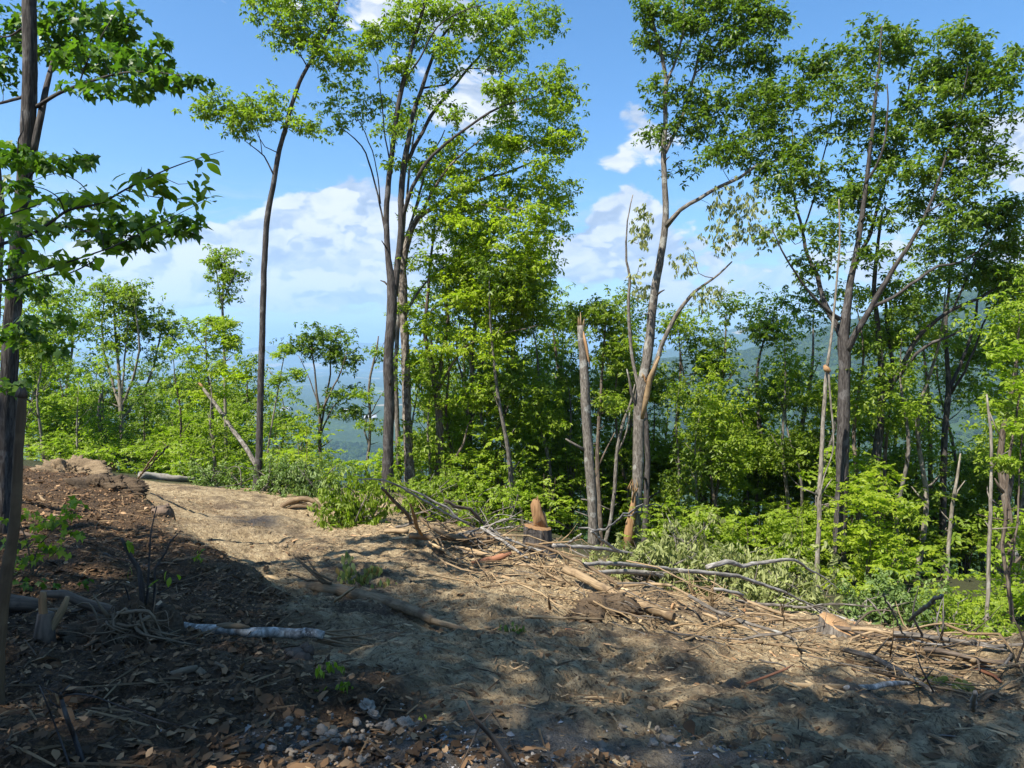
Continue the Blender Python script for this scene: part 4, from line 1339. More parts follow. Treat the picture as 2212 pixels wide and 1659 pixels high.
tree('twin_stemmed_tree', 'slender twin stem with torn pale bark at the far right edge', [(2186, 1400, 14), (2183, 1320, 13), (2178, 1250, 12), (2172, 1180, 11), (2180, 1100, 10), (2184, 1000, 8), (2200, 900, 6), (2215, 800, 4)], 12.0, [[(2178, 1250, 7), (2190, 1180, 6), (2202, 1100, 5), (2206, 1000, 4), (2212, 900, 3)]], [(2190, 900, 40, 30, 0, .6, .7), (2180, 820, 46, 26, 0, .6, .7), (2205, 760, 30, 36, 0, .6, .7)], bark='bark_brown', leaf='leaf_bright', size=.085, seed=20, kind='spray', spread=.16)

# left side
tree('multi_stemmed_tree', 'pale multi stemmed tree with a broad round crown at the end of the road', [(268, 1045, 18), (266, 980, 15), (264, 900, 14), (262, 860, 13), (258, 800, 9), (250, 720, 7), (245, 650, 5)], 27,
     [[(262, 890, 8), (240, 820, 7, .3), (222, 760, 6, .4), (215, 690, 5, .4), (222, 640, 3, .4)], [(264, 880, 8), (290, 810, 7, -.3), (300, 740, 6, -.4), (296, 680, 4, -.5), (290, 630, 3, -.5)], [(266, 900, 8), (300, 860, 7, .4), (330, 800, 6, .6), (345, 730, 5, .8), (360, 680, 3, .9)], [(262, 860, 6), (268, 770, 5), (272, 690, 4), (270, 630, 3)]],
     [(245, 635, 46, 36), (290, 640, 50, 40), (335, 690, 52, 40, .6), (220, 680, 30, 44), (280, 700, 60, 36), (360, 720, 26, 36, .8), (300, 760, 60, 24, 0, 1, .5), (235, 740, 30, 30, 0, 1, .5)], bark='bark_pale', leaf='leaf_mid', size=0.13, seed=21, dens=.95)
tree('pole_tree', 'thin pale pole tree with only a small leafy tuft at its top', [(490, 1045, 10), (489, 960, 9.5), (488, 880, 9), (486, 800, 8.5), (484, 720, 8), (481, 660, 7), (484, 600, 5), (486, 550, 3)], 25,
     [[(482, 680, 5), (472, 620, 4, .2), (466, 580, 3, .3)], [(483, 650, 4), (496, 610, 3, -.2), (508, 580, 2, -.2)]], [(482, 550, 30, 18), (470, 570, 20, 16), (500, 585, 26, 24), (486, 610, 26, 24), (490, 640, 16, 20), (478, 700, 20, 16, 0, .5, .6)], bark='bark_pale', leaf='leaf_mid', size=0.12, seed=22, spread=.2)
tree('yellow_sapling', 'slender sapling with layered yellow green leaves beside the pole tree', [(470, 1042, 7), (462, 960, 6.5), (458, 880, 6), (448, 810, 5), (444, 740, 4), (446, 690, 2.5)], 22,
     [[(452, 830, 3), (480, 790, 2.5), (505, 765, 1.5)], [(446, 760, 3), (420, 720, 2), (405, 700, 1.5)]], [(440, 690, 38, 10, 0, .7), (430, 720, 42, 12, .2, .7), (480, 700, 30, 10, 0, .5), (470, 740, 46, 12, -.2, .7), (430, 760, 44, 14, 0, .7), (500, 730, 20, 10), (450, 800, 40, 12, 0, .6), (505, 810, 36, 14, 0, .6, .8), (450, 850, 30, 14, 0, .6, .6)], bark='bark_brown', leaf='leaf_yellow', size=.10, kind='spray', seed=23, spread=.16, dens=.75)
tree('round_tree', 'small tree with a dark rounded crown standing against the blue valley', [(692, 1010, 11), (690, 950, 10), (690, 900, 9), (684, 850, 7), (680, 800, 5), (672, 750, 4)], 26,
     [[(692, 930, 7), (704, 870, 6, .2), (712, 810, 5, .3), (715, 760, 3, .3)], [(690, 900, 6), (712, 850, 5, -.3), (736, 800, 4, -.4), (750, 750, 2, -.4)], [(692, 940, 5), (722, 880, 4, .3), (760, 850, 3, .4)], [(690, 880, 4), (668, 820, 3), (645, 770, 2)]],
     [(700, 720, 36, 30), (735, 740, 34, 28), (665, 750, 26, 20, 0, 1, .8), (755, 775, 26, 22), (710, 770, 40, 24), (640, 740, 18, 16, 0, .6, .5), (750, 850, 36, 24, .3), (715, 890, 46, 24, .3, 1, .6), (765, 880, 22, 24, .3, 1, .6)], bark='bark_brown', leaf='leaf_dark', size=0.125, seed=24, dens=1.05)
tree('bent_snag', 'thin crooked snag with few leaves just left of the twin trunks', [(792, 1010, 9), (798, 960, 9), (800, 900, 8), (797, 840, 8), (806, 790, 7), (815, 750, 6), (818, 725, 4)], 23.5, [[(798, 900, 4), (815, 870, 3), (830, 845, 2)], [(806, 790, 3), (822, 760, 2), (830, 740, 1.5)], [(798, 965, 6), (788, 930, 5), (795, 890, 3)]], [(790, 850, 24, 10, 0, .4, .4), (826, 760, 12, 12, 0, .3, .4), (800, 920, 26, 10, 0, .4, .4)], bark='bark_grey', leaf='leaf_bright', size=.10, seed=25, cat='dead tree')
tree('thin_sapling', 'thin leaning sapling right of the slim dark trunk', [(572, 1030, 6), (580, 960, 5.5), (592, 890, 5), (602, 840, 4), (612, 780, 3), (622, 740, 2)], 22, [[(602, 840, 2.5), (590, 810, 2), (578, 795, 1.5)]], [(618, 760, 14, 16, 0, .4, .5), (600, 820, 36, 10, 0, .5, .6), (640, 810, 20, 8, 0, .4, .5)], bark='bark_pale', leaf='leaf_bright', size=.09, seed=26, kind='spray', spread=.14)

# leaning broken pole and the split stem by the end of the road
q = [P(556, 1010, 19.5), P(530, 965, 20), P(500, 925, 20.6), P(470, 880, 21.2), P(438, 838, 21.8)]
lp = thing('leaning_pole', 'broken pole leaning against the foot of the slim dark trunk', 'dead tree', q[0])
path, rad = resample(q, [.065, .065, .06, .056, .05], .2)
V, po, re = tube(path, rad, 9, rng, .08)
put('trunk', V, po, M['bark_grey'], lp, {'rest': re})
V, po, re = tube([q[-1], q[-1] + [-.1, .05, .12], q[-1] + [-.2, .1, .16]], [.055, .04, .01], 6, rng, .2)
put('splinter', V, po, M['wood_orange'], lp, {'rest': re})
bs = thing('broken_tree', 'broken stem with torn orange wood at the end of the road', 'dead tree', G(258, 1042))
q = [P(259, 1040, 25), P(245, 1010, 25), P(226, 968, 25.2), P(218, 930, 25.4), P(214, 890, 25.4), P(218, 850, 25.3)]
path, rad = resample(q[:3], [.12, .11, .07], .15)
V, po, re = tube(path, rad, 8, rng, .15)
put('split_wood', V, po, M['wood_orange'], bs, {'rest': re})
path, rad = resample(q[2:], [.07, .08, .07, .04], .15)
V, po, re = tube(path, rad, 8, rng, .1)
put('trunk', V, po, M['bark_grey'], bs, {'rest': re})

# ------------------------------------------------------------------ maple by the left edge, leaf by leaf
OUT_MAPLE = [(0, 0), (.06, .10), (.30, .16), (.26, .30), (.52, .42), (.52, .24), (.62, .16), (1.0, 0.0)]
OUT_OVATE = [(0, 0), (.08, .10), (.25, .22), (.48, .27), (.70, .20), (.88, .08), (1.0, 0)]


def leaf_shape(outline, droop, cup, wave=0.0):
    up = np.array(outline)
    lo = up[1:-1][::-1] * [1, -1]
    o2 = np.vstack([up, lo])
    mid = np.array([[0.3, 0], [0.6, 0]])
    pts = np.vstack([o2, mid])
    z = -droop * pts[:, 0] ** 2 + cup * np.abs(pts[:, 1]) + wave * np.sin(pts[:, 0] * 9)
    V = np.column_stack([pts, z])
    n = len(o2)
    tri = []
    for i in range(n):
        j = (i + 1) % n
        c = n if (pts[i, 0] + pts[j, 0]) / 2 < 0.45 else n + 1
        tri.append((i, c, j))
    ip = len(up) - 1
    ks = [i for i in range(n) if ((pts[i, 0] + pts[(i + 1) % n, 0]) / 2 < .45) != ((pts[(i + 1) % n, 0] + pts[(i + 2) % n, 0]) / 2 < .45)]
    for i in ks:
        tri.append((n, n + 1, (i + 1) % n))
    T = np.array(tri)
    P0, P1, P2 = V[T[:, 0]], V[T[:, 1]], V[T[:, 2]]
    nz = np.cross(P1 - P0, P2 - P0)[:, 2]
    T[nz < 0] = T[nz < 0][:, [0, 2, 1]]
    return V, T


MAPLES = [leaf_shape(OUT_MAPLE, .18, .10), leaf_shape(OUT_MAPLE, .32, -.08), leaf_shape(OUT_MAPLE, .10, .22)]
OVATES = [leaf_shape(OUT_OVATE, .22, .20), leaf_shape(OUT_OVATE, .10, .30), leaf_shape(OUT_OVATE, .38, .12)]


def leaf_objects(pos, rots, sizes, shapes, mat, parent, rng, limit, name='leaf', tints=None, rest_name='foliage'):
    """the nearest `limit` leaves as objects sharing a few meshes, the rest joined"""
    base = np.array(parent.location)
    order = np.argsort(np.linalg.norm(pos - CAM, axis=1) / sizes)
    datas = {}
    mb = MB()
    if tints is None:
        tints = rng.uniform(0, 1, len(pos))
    for n, i in enumerate(order):
        w = int(rng.integers(0, len(shapes)))
        V, T = shapes[w]
        if n < limit:
            tq = round(float(tints[i]) * 4) / 4
            if (w, tq) not in datas:
                datas[(w, tq)] = mesh_data(name, V, [T], mat, {'tint': np.full(len(V), tq)}, smooth=True)
            o = bpy.data.objects.new(name, datas[(w, tq)])
            m = Matrix(rots[i].tolist()).to_4x4()
            o.matrix_basis = Matrix.Translation(Vector((pos[i] - base).tolist())) @ m @ Matrix.Scale(float(sizes[i]), 4)
            o.parent = parent
            COL.objects.link(o)
        else:
            mb.add((V * sizes[i]) @ rots[i].T + pos[i], [T], tint=np.full(len(V), tints[i]))
    if mb.n:
        mb.build(rest_name, mat, parent)['kind'] = 'stuff'


def hang_rot(rng, n, az=None, pitch=(0.2, 1.2), roll=0.5):
    out = np.empty((n, 3, 3))
    for i in range(n):
        a = rng.uniform(0, 2 * np.pi) if az is None else az[i]
        out[i] = _rot('z', a) @ _rot('y', rng.uniform(*pitch)) @ _rot('x', rng.normal(0, roll))
    return out


rng = np.random.default_rng(9)
YM = 8.6
tp = [(8, 1120, 50), (12, 1000, 46), (18, 860, 44), (24, 720, 43), (34, 600, 41), (44, 480, 40), (55, 360, 39), (62, 250, 38), (65, 120, 37), (63, 0, 36), (62, -120, 34), (60, -300, 30), (66, -600, 24)]
pts = np.array([P(u, v, YM) for u, v, w in tp])
g0 = float(H(pts[0][0], pts[0][1]))
pts = np.vstack([[pts[0][0] - .02, pts[0][1], g0 - .2], pts])
rad = np.array([60] + [w for _, _, w in tp]) * .74 / 2 / F * YM
mp_t = thing('maple_tree', 'dark ridged maple trunk by the left edge with lobed leaves overhead', 'tree', [pts[0][0], pts[0][1], g0])
path, rr_ = resample(pts, rad, .09)
V, po, re = tube(path, rr_, 28, rng, .075)
put('trunk', V, po, M['bark_dark'], mp_t, {'rest': re})
sk = Skel()
sk.add(path, rr_)
LIMBS = [[(72, 330, 22), (88, 250, 20), (100, 190, 17, .2), (118, 120, 12, .4), (140, 60, 9, .6), (165, 10, 6, .8), (190, -60, 4, .9)],
         [(80, 230, 12), (130, 200, 10, -.3), (190, 178, 8, -.5), (250, 160, 6, -.7), (310, 155, 5, -.9), (370, 160, 3, -1.0), (430, 172, 2, -1.1)],
         [(168, 190, 5, -.3), (190, 130, 4, -.4), (230, 60, 3, -.4), (255, 20, 2, -.4)],
         [(60, 205, 11), (30, 215, 10, .4), (-20, 225, 8, .6), (-80, 215, 6, .8)],
         [(48, 240, 4, -.4), (50, 280, 4, -.5), (40, 300, 4, -.5), (38, 340, 3, -.5)],
         [(40, 500, 6), (100, 480, 5, -.6), (190, 500, 4, -1.0), (290, 510, 3, -1.2), (380, 505, 2, -1.4)],
         [(50, 400, 6), (100, 345, 5, -.5), (150, 345, 3, -.8), (190, 345, 2, -.9)],
         [(30, 640, 6), (80, 600, 5, -.4), (150, 590, 4, -.7), (210, 560, 3, -.9)],
         [(50, 60, 7), (10, 80, 5, .3), (-50, 60, 3, .5)], [(28, 620, 6), (-30, 560, 4, -.3), (-90, 520, 3, -.5)], [(22, 760, 4), (70, 720, 3, -.4), (120, 700, 2, -.6)]]
for lm in LIMBS:
    lp_ = np.array([px(t, YM, t[3] if len(t) > 3 else 0) for t in lm])
    path, r_ = resample(lp_, np.array([t[2] for t in lm]) * .7 / 2 / F * YM, .09)
    V, po, re = tube(path, r_, 8, rng, .06)
    put('branch', V, po, M['bark_dark'], mp_t, {'rest': re})
    sk.add(path, r_)
# layered sprays: (u, v, ru, rv, n, dY)
sprays = [(160, 40, 110, 45, 230, .4), (240, 40, 80, 40, 130, 0), (120, 100, 80, 40, 160, .5), (200, 120, 90, 35, 170, -.3), (290, 120, 80, 28, 120, -.6), (330, 165, 70, 20, 80, -.9), (410, 172, 42, 12, 40, -1.0), (260, 190, 70, 16, 60, -.7), (270, 70, 34, 40, 60, 0),
          (190, 185, 60, 16, 40, -.5), (20, 60, 50, 60, 110, .5), (10, 150, 40, 50, 70, .6), (300, 205, 20, 12, 14, -.8), (345, 90, 26, 24, 26, -.6),
          (90, 345, 100, 14, 120, -.7), (30, 330, 50, 30, 80, -.3), (180, 340, 26, 12, 22, -.9), (40, 400, 40, 24, 40, -.4),
          (300, 470, 90, 18, 80, -1.2), (370, 490, 60, 18, 60, -1.4), (270, 510, 90, 20, 90, -1.1), (400, 470, 40, 14, 24, -1.4), (160, 480, 90, 20, 70, -.8), (200, 430, 90, 12, 60, -.8), (60, 480, 60, 30, 60, -.5), (280, 520, 60, 14, 30, -1.1),
          (60, 620, 60, 26, 70, -.4), (100, 690, 60, 24, 60, -.6), (40, 720, 50, 26, 60, -.5), (110, 750, 40, 18, 30, -.6), (20, 560, 50, 30, 50, -.4), (90, 560, 40, 16, 26, -.6), (180, 560, 30, 12, 12, -.8), (30, 830, 40, 20, 26, -.3)]
pos = []
for u, v, ru, rv, n, dy in sprays:
    c = P(u, v, YM + dy)
    pos.append(in_blob(c, np.array([ru, ru * .55, rv]) / F * YM, n, rng, 2.6))
pos = np.concatenate(pos)
mb = MB()
grow(sk, pos[::7], mb, rng, .003, 4)
mb.build('twigs', M['bark_dark'], mp_t)['kind'] = 'stuff'
leaf_objects(pos, hang_rot(rng, len(pos), None, (.1, 1.1), .5), rng.uniform(.10, .16, len(pos)), MAPLES, M['leaf_maple'], mp_t, rng, 300)

# a second dark trunk at the very edge of the picture
tree('dark_edge_tree', 'dark trunk cut off by the left picture edge beside the maple', [(-22, 1080, 22), (-18, 900, 21), (-12, 740, 20), (-6, 600, 19), (0, 480, 17), (-14, 300, 14), (-34, 100, 11)], 9.6, bark='bark_dark', seed=30, seg=14)

# the leafy branch reaching in from the left, close to the camera
rng = np.random.default_rng(12)
YB = 4.6
bp = P(-330, 1300, YB)
br = thing('spicebush', 'leafy bush branch with big oval leaves reaching in from the left edge', 'bush', [bp[0], bp[1], float(H(bp[0], bp[1]))])
sk = Skel()
st = [np.array(br.location) + [0, 0, -.1], P(-330, 1100, YB), P(-260, 800, YB), P(-150, 640, YB), P(0, 528, YB)]
BR = [(st, [.022, .02, .016, .013, .011]),
      ([P(0, 528, YB), P(60, 510, YB), P(110, 480, YB), P(150, 453, YB - .05), P(215, 440, YB - .05), P(270, 410, YB - .1), P(340, 375, YB - .15), P(410, 348, YB - .2), P(484, 326, YB - .2)], [.011, .010, .009, .0085, .007, .006, .0045, .003, .0012]),
      ([P(270, 410, YB - .1), P(330, 425, YB), P(400, 430, YB), P(440, 430, YB + .05)], [.004, .003, .0025, .001]),
      ([P(215, 440, YB - .05), P(190, 415, YB), P(165, 390, YB + .1), P(120, 375, YB + .1), P(60, 395, YB + .2)], [.005, .004, .003, .0025, .0015]),
      ([P(340, 375, YB - .15), P(385, 398, YB - .1), P(420, 392, YB - .1)], [.003, .002, .001]),
      ([P(40, 600, YB), P(120, 575, YB), P(210, 545, YB), P(250, 530, YB - .1), P(330, 490, YB - .1), P(370, 470, YB - .1), P(445, 432, YB - .1)], [.006, .0055, .005, .0045, .0035, .0025, .001]),
      ([P(-150, 640, YB), P(-60, 620, YB), P(40, 600, YB)], [.009, .007, .006]),
      ([P(140, 460, YB - .05), P(128, 430, YB - .2), P(100, 410, YB - .4), P(60, 400, YB - .7)], [.005, .004, .003, .002])]
for q, r_ in BR:
    path, rad = resample(q, r_, .05)
    V, po, re = tube(path, rad, 7, rng, .05)
    put('branch', V, po, M['bark_dark'], br, {'rest': re})
    sk.add(path, rad)
lv = []
for (u, v, ru, rv, n, dy, s) in [(440, 345, 24, 16, 7, -.2, .10), (430, 400, 26, 34, 14, -.1, .085), (400, 430, 60, 14, 14, 0, .09), (330, 385, 60, 30, 20, -.15, .10), (290, 375, 30, 16, 8, -.1, .10), (230, 420, 60, 24, 16, -.1, .10), (350, 410, 20, 24, 10, -.1, .10), (150, 425, 60, 26, 16, 0, .11), (170, 470, 70, 26, 12, 0, .10), (70, 510, 60, 34, 16, 0, .11), (110, 550, 80, 20, 12, 0, .11), (240, 545, 60, 16, 8, 0, .10), (20, 470, 40, 40, 10, 0, .12), (130, 590, 80, 16, 10, 0, .11), (330, 500, 50, 12, 7, -.1, .09)]:
    c = P(u, v, YB + dy)
    q = in_blob(c, np.array([ru, 30, rv]) / F * YB, n, rng, 2)
    lv += [(x, s * rng.uniform(.8, 1.2)) for x in q]
pos = np.array([x for x, _ in lv])
sz = np.array([s for _, s in lv])
mb = MB()
grow(sk, pos, mb, rng, .0016, 4)
mb.build('twigs', M['bark_dark'], br)['kind'] = 'stuff'
leaf_objects(pos, hang_rot(rng, len(pos), None, (-.3, .9), .5), sz, OVATES, M['leaf_bright'], br, rng, 300)
# the sunlit big leaves right by the lens
pos = np.array([P(u, v, 3.3 + .15 * rng.uniform(-1, 1)) for u, v in [(60, 430), (95, 425), (85, 455), (20, 395), (8, 410), (45, 450), (70, 475), (30, 425), (12, 440), (105, 445), (50, 490), (60, 465), (-10, 420)]])
mb = MB()
sk2 = Skel()
sk2.add(np.array([P(-120, 560, 3.4), P(-60, 500, 3.35), P(0, 470, 3.3), P(60, 450, 3.3), P(90, 440, 3.3)]), np.array([.006, .005, .004, .003, .002]))
path, rad = resample(sk2.p[0], sk2.r[0], .04)
path = np.vstack([np.array([P(-260, 800, YB)]), path])
rad = np.concatenate([[.008], rad])
V, po, re = tube(path, rad, 6)
put('branch', V, po, M['bark_dark'], br, {'rest': re})
grow(sk2, pos, mb, rng, .0012, 4)
if mb.n:
    mb.build('twigs', M['bark_dark'], br)['kind'] = 'stuff'
rot = hang_rot(rng, len(pos), None, (-.2, .8), .6)
leaf_objects(pos, rot, rng.uniform(.075, .11, len(pos)), OVATES, M['leaf_yellow'], br, rng, 300)

# ------------------------------------------------------------------ woods behind the road edge


def bg_tree(label, u, vtop, Y, wpx, leaf, bark, seed, size=0.14, dens=0.8, low=0.35, name='broadleaf_tree', group=None, stems=1, kind='rosette', world=None, slim=False):
    rng = np.random.default_rng(3000 + seed)
    size = size * 1.08
    dens = dens * .84
    if world is None:
        x = (u - 1106) / F * Y
        top = P(u, vtop, Y)
        g = float(H(x, Y))
        hgt = max(3.0, top[2] - g)
        W = wpx / 2 / F * Y
    else:
        x, Y, hgt, W = world
        g = float(H(x, Y))
    root = thing(name, label, 'tree', (x, Y, g), group)
    sk = Skel()
    for s in range(stems):
        lean = rng.normal(0, .07 if slim else .05, 2) * hgt + (rng.normal(0, .3, 2) if stems > 1 else 0)
        r0 = (0.0075 * hgt + 0.012 if slim else 0.011 * hgt + 0.02) * (1 if stems == 1 else .65)
        q = [np.array([x, Y, g - .2]) + np.array([rng.normal(0, .2), rng.normal(0, .2), 0]) * (stems > 1)]
        for f in (.25, .5, .75, .94):
            q.append(np.array([x + lean[0] * f + rng.normal(0, .015) * hgt, Y + lean[1] * f + rng.normal(0, .015) * hgt, g + hgt * f]))
        path, rad = resample(q, [r0 * 1.2, r0 * .9, r0 * .7, r0 * .42, r0 * .1], .35)
        V, po, re = tube(path, rad, 8, rng, .07)
        put('trunk', V, po, M[bark], root, {'rest': re})
        sk.add(path, rad)
        nl = 5 if stems == 1 else 3
        for k in range(nl):
            f = rng.uniform(low, .8)
            i = int(f * (len(path) - 1))
            a = rng.uniform(0, 6.28)
            Lb = W * rng.uniform(.6, 1.0)
            d = np.array([math.cos(a), math.sin(a), 0])
            lq = [path[i], path[i] + d * Lb * .4 + [0, 0, Lb * .35], path[i] + d * Lb * .8 + [0, 0, Lb * .85]]
            lpth, lr = resample(lq, [rad[i] * .55, rad[i] * .38, rad[i] * .12], .3)
            V, po, re = tube(lpth, lr, 6, rng, .06)
            put('branch', V, po, M[bark], root, {'rest': re})
            sk.add(lpth, lr)
    zc = g + hgt * (low + 1) / 2
    hz_ = hgt * (1 - low) / 2
    nb = max(3, int(hgt * W / 2.2))
    subs = []
    tops = [q_[-1] for q_ in sk.p[:1]]
    cs = size * 2.3
    area = math.pi * W * hz_
    ntot = dens * area / (0.5 * math.pi * (cs / 2) ** 2) * 2.6
    for b in range(nb):
        f = rng.uniform(-1, 1)
        rr2 = math.sqrt(max(0, 1 - f * f)) * W * .75
        a = rng.uniform(0, 6.28)
        c = np.array([x + math.cos(a) * rr2 * rng.uniform(.2, 1), Y + math.sin(a) * rr2 * rng.uniform(.2, 1), zc + f * hz_ * .85])
        s = W * rng.uniform(.32, .55)
        subs.append(in_blob(c, np.array([s, s, s * .7]), max(2, int(ntot / nb / 9)), rng))
    for tp_ in tops:
        subs.append(in_blob(tp_ + [0, 0, .02 * hgt], np.array([W * .4, W * .4, .10 * hgt]), max(4, int(ntot / nb / 14)), rng))
    subs = np.concatenate(subs)
    mb = MB()
    grow(sk, subs, mb, rng, .006, 3, perlen=.009)
    if mb.n:
        mb.build('twigs', M[bark], root)['kind'] = 'stuff'
    C = np.repeat(subs, 9, 0) + rng.normal(0, 1, (len(subs) * 9, 3)) * np.array([.36, .36, .22]) * (size / .13)
    foliage('foliage', C, size, kind, M[leaf], root, rng)
    return root


BG = [(100, 600, 30, 150, 'leaf_mid', 'bark_pale', .14), (165, 645, 33, 150, 'leaf_mid', 'bark_grey', .15), (60, 660, 27, 130, 'leaf_mid', 'bark_grey', .14), (135, 790, 26, 120, 'leaf_dark', 'bark_dark', .14),
      (205, 790, 34, 150, 'leaf_dark', 'bark_dark', .15), (330, 790, 36, 180, 'leaf_dark', 'bark_dark', .16), (400, 760, 38, 160, 'leaf_dark', 'bark_brown', .16), (450, 800, 36, 150, 'leaf_dark', 'bark_dark', .16), (525, 780, 34, 120, 'leaf_mid', 'bark_brown', .15), (255, 850, 30, 140, 'leaf_dark', 'bark_brown', .15), (375, 850, 30, 150, 'leaf_mid', 'bark_dark', .15), (600, 840, 30, 90, 'leaf_mid', 'bark_brown', .14), (640, 900, 26, 80, 'leaf_yellow', 'bark_pale', .13), (505, 880, 27, 110, 'leaf_mid', 'bark_dark', .14),
      (965, 640, 25, 110, 'leaf_mid', 'bark_brown', .13), (1045, 600, 26, 130, 'leaf_yellow', 'bark_grey', .13), (1125, 545, 27, 140, 'leaf_yellow', 'bark_brown', .13), (1180, 660, 28, 120, 'leaf_mid', 'bark_grey', .13), (1145, 800, 25, 130, 'leaf_mid', 'bark_pale', .13), (1215, 850, 26, 120, 'leaf_dark', 'bark_grey', .13), (1235, 635, 26, 130, 'leaf_mid', 'bark_brown', .13),
      (1320, 650, 26, 130, 'leaf_mid', 'bark_grey', .13), (1345, 790, 24, 120, 'leaf_mid', 'bark_brown', .13), (1450, 690, 24, 120, 'leaf_mid', 'bark_brown', .13), (1540, 640, 24, 130, 'leaf_dark', 'bark_brown', .13), (1640, 660, 24, 140, 'leaf_dark', 'bark_dark', .13), (1720, 640, 23, 130, 'leaf_dark', 'bark_grey', .13),
      (1950, 780, 23, 140, 'leaf_bright', 'bark_brown', .13), (1760, 820, 21, 140, 'leaf_mid', 'bark_grey', .13), (1990, 930, 22, 110, 'leaf_bright', 'bark_dark', .13), (1900, 960, 20, 160, 'leaf_dark', 'bark_dark', .13),
      (2190, 640, 15, 110, 'leaf_bright', 'bark_brown', .11), (2170, 1010, 20, 130, 'leaf_mid', 'bark_dark', .13), (2090, 1080, 22, 130, 'leaf_mid', 'bark_brown', .13), (2215, 820, 17, 120, 'leaf_bright', 'bark_grey', .12), (1555, 900, 20.5, 120, 'leaf_mid', 'bark_brown', .125), (1990, 1120, 24, 150, 'leaf_dark', 'bark_dark', .13),
      (930, 760, 27, 110, 'leaf_mid', 'bark_brown', .13), (1000, 700, 29, 140, 'leaf_yellow', 'bark_brown', .13), (1190, 740, 29, 140, 'leaf_yellow', 'bark_grey', .13), (1600, 880, 25, 150, 'leaf_bright', 'bark_brown', .13), (1520, 960, 24, 140, 'leaf_bright', 'bark_brown', .13), (1780, 940, 23, 140, 'leaf_bright', 'bark_dark', .13), (1860, 860, 24, 150, 'leaf_mid', 'bark_dark', .13), (1330, 900, 25, 140, 'leaf_bright', 'bark_brown', .13), (1080, 900, 26, 140, 'leaf_bright', 'bark_brown', .13), (980, 860, 26, 130, 'leaf_bright', 'bark_pale', .13), (1170, 930, 25, 130, 'leaf_mid', 'bark_pale', .13),
      (30, 700, 24, 120, 'leaf_mid', 'bark_grey', .14), (300, 860, 33, 150, 'leaf_dark', 'bark_dark', .15), (180, 860, 29, 140, 'leaf_dark', 'bark_dark', .15), (2130, 960, 25, 120, 'leaf_mid', 'bark_dark', .13)]
_sz = {'leaf_mid': 'mid green', 'leaf_dark': 'dark green', 'leaf_yellow': 'yellow green', 'leaf_bright': 'bright green'}


def _size_word(it):
    return 'tall' if it[1] < 700 else ('low' if it[1] > 880 else 'medium')


labs = ordinal_labels(BG, lambda it, o, k, n: f"{_size_word(it)} {_sz[it[4]]} woodland tree, {o if o else ('nearest ' if n > 1 else 'only ')}one {k}")
for i, it in enumerate(BG):
    bg_tree(labs[i], it[0], it[1], it[2], it[3], it[4], it[5], i, it[6], dens=1.1, low=.10 if it[1] > 760 else .2, group='woodland trees down the slope')

# slender stems that fill the wood edge
SLIM = []
rs_ = np.random.default_rng(606)
for u in list(range(885, 1260, 44)) + list(range(1300, 1800, 40)) + list(range(1850, 2230, 50)) + list(range(90, 540, 75)):
    SLIM.append((u + rs_.uniform(-16, 16), rs_.uniform(560, 880) if u > 600 else rs_.uniform(700, 860), rs_.uniform(20.5, 25.5) if u < 1800 else rs_.uniform(18, 22), rs_.uniform(60, 105), ['leaf_mid', 'leaf_bright', 'leaf_yellow', 'leaf_dark'][int(rs_.choice(4, p=[.4, .3, .15 if u > 600 else .0, .15 if u > 600 else .3]))], ['bark_pale', 'bark_brown', 'bark_grey'][int(rs_.integers(0, 3))], .12))
_bk = {'bark_pale': 'pale', 'bark_brown': 'brown', 'bark_grey': 'grey', 'bark_dark': 'dark'}
labs = ordinal_labels(SLIM, lambda it, o, k, n: f"slender {_bk[it[5]]} stem with {_sz[it[4]]} leaves, {o if o else ('nearest ' if n > 1 else 'only ')}one {k}")
for i, it in enumerate(SLIM):
    bg_tree(labs[i][:200], it[0], it[1], it[2], it[3], it[4], it[5], 200 + i, it[6], dens=.85, low=.15, name='slender_tree', group='slender trees of the wood edge', slim=True)

# ------------------------------------------------------------------ bushes and saplings of the understorey


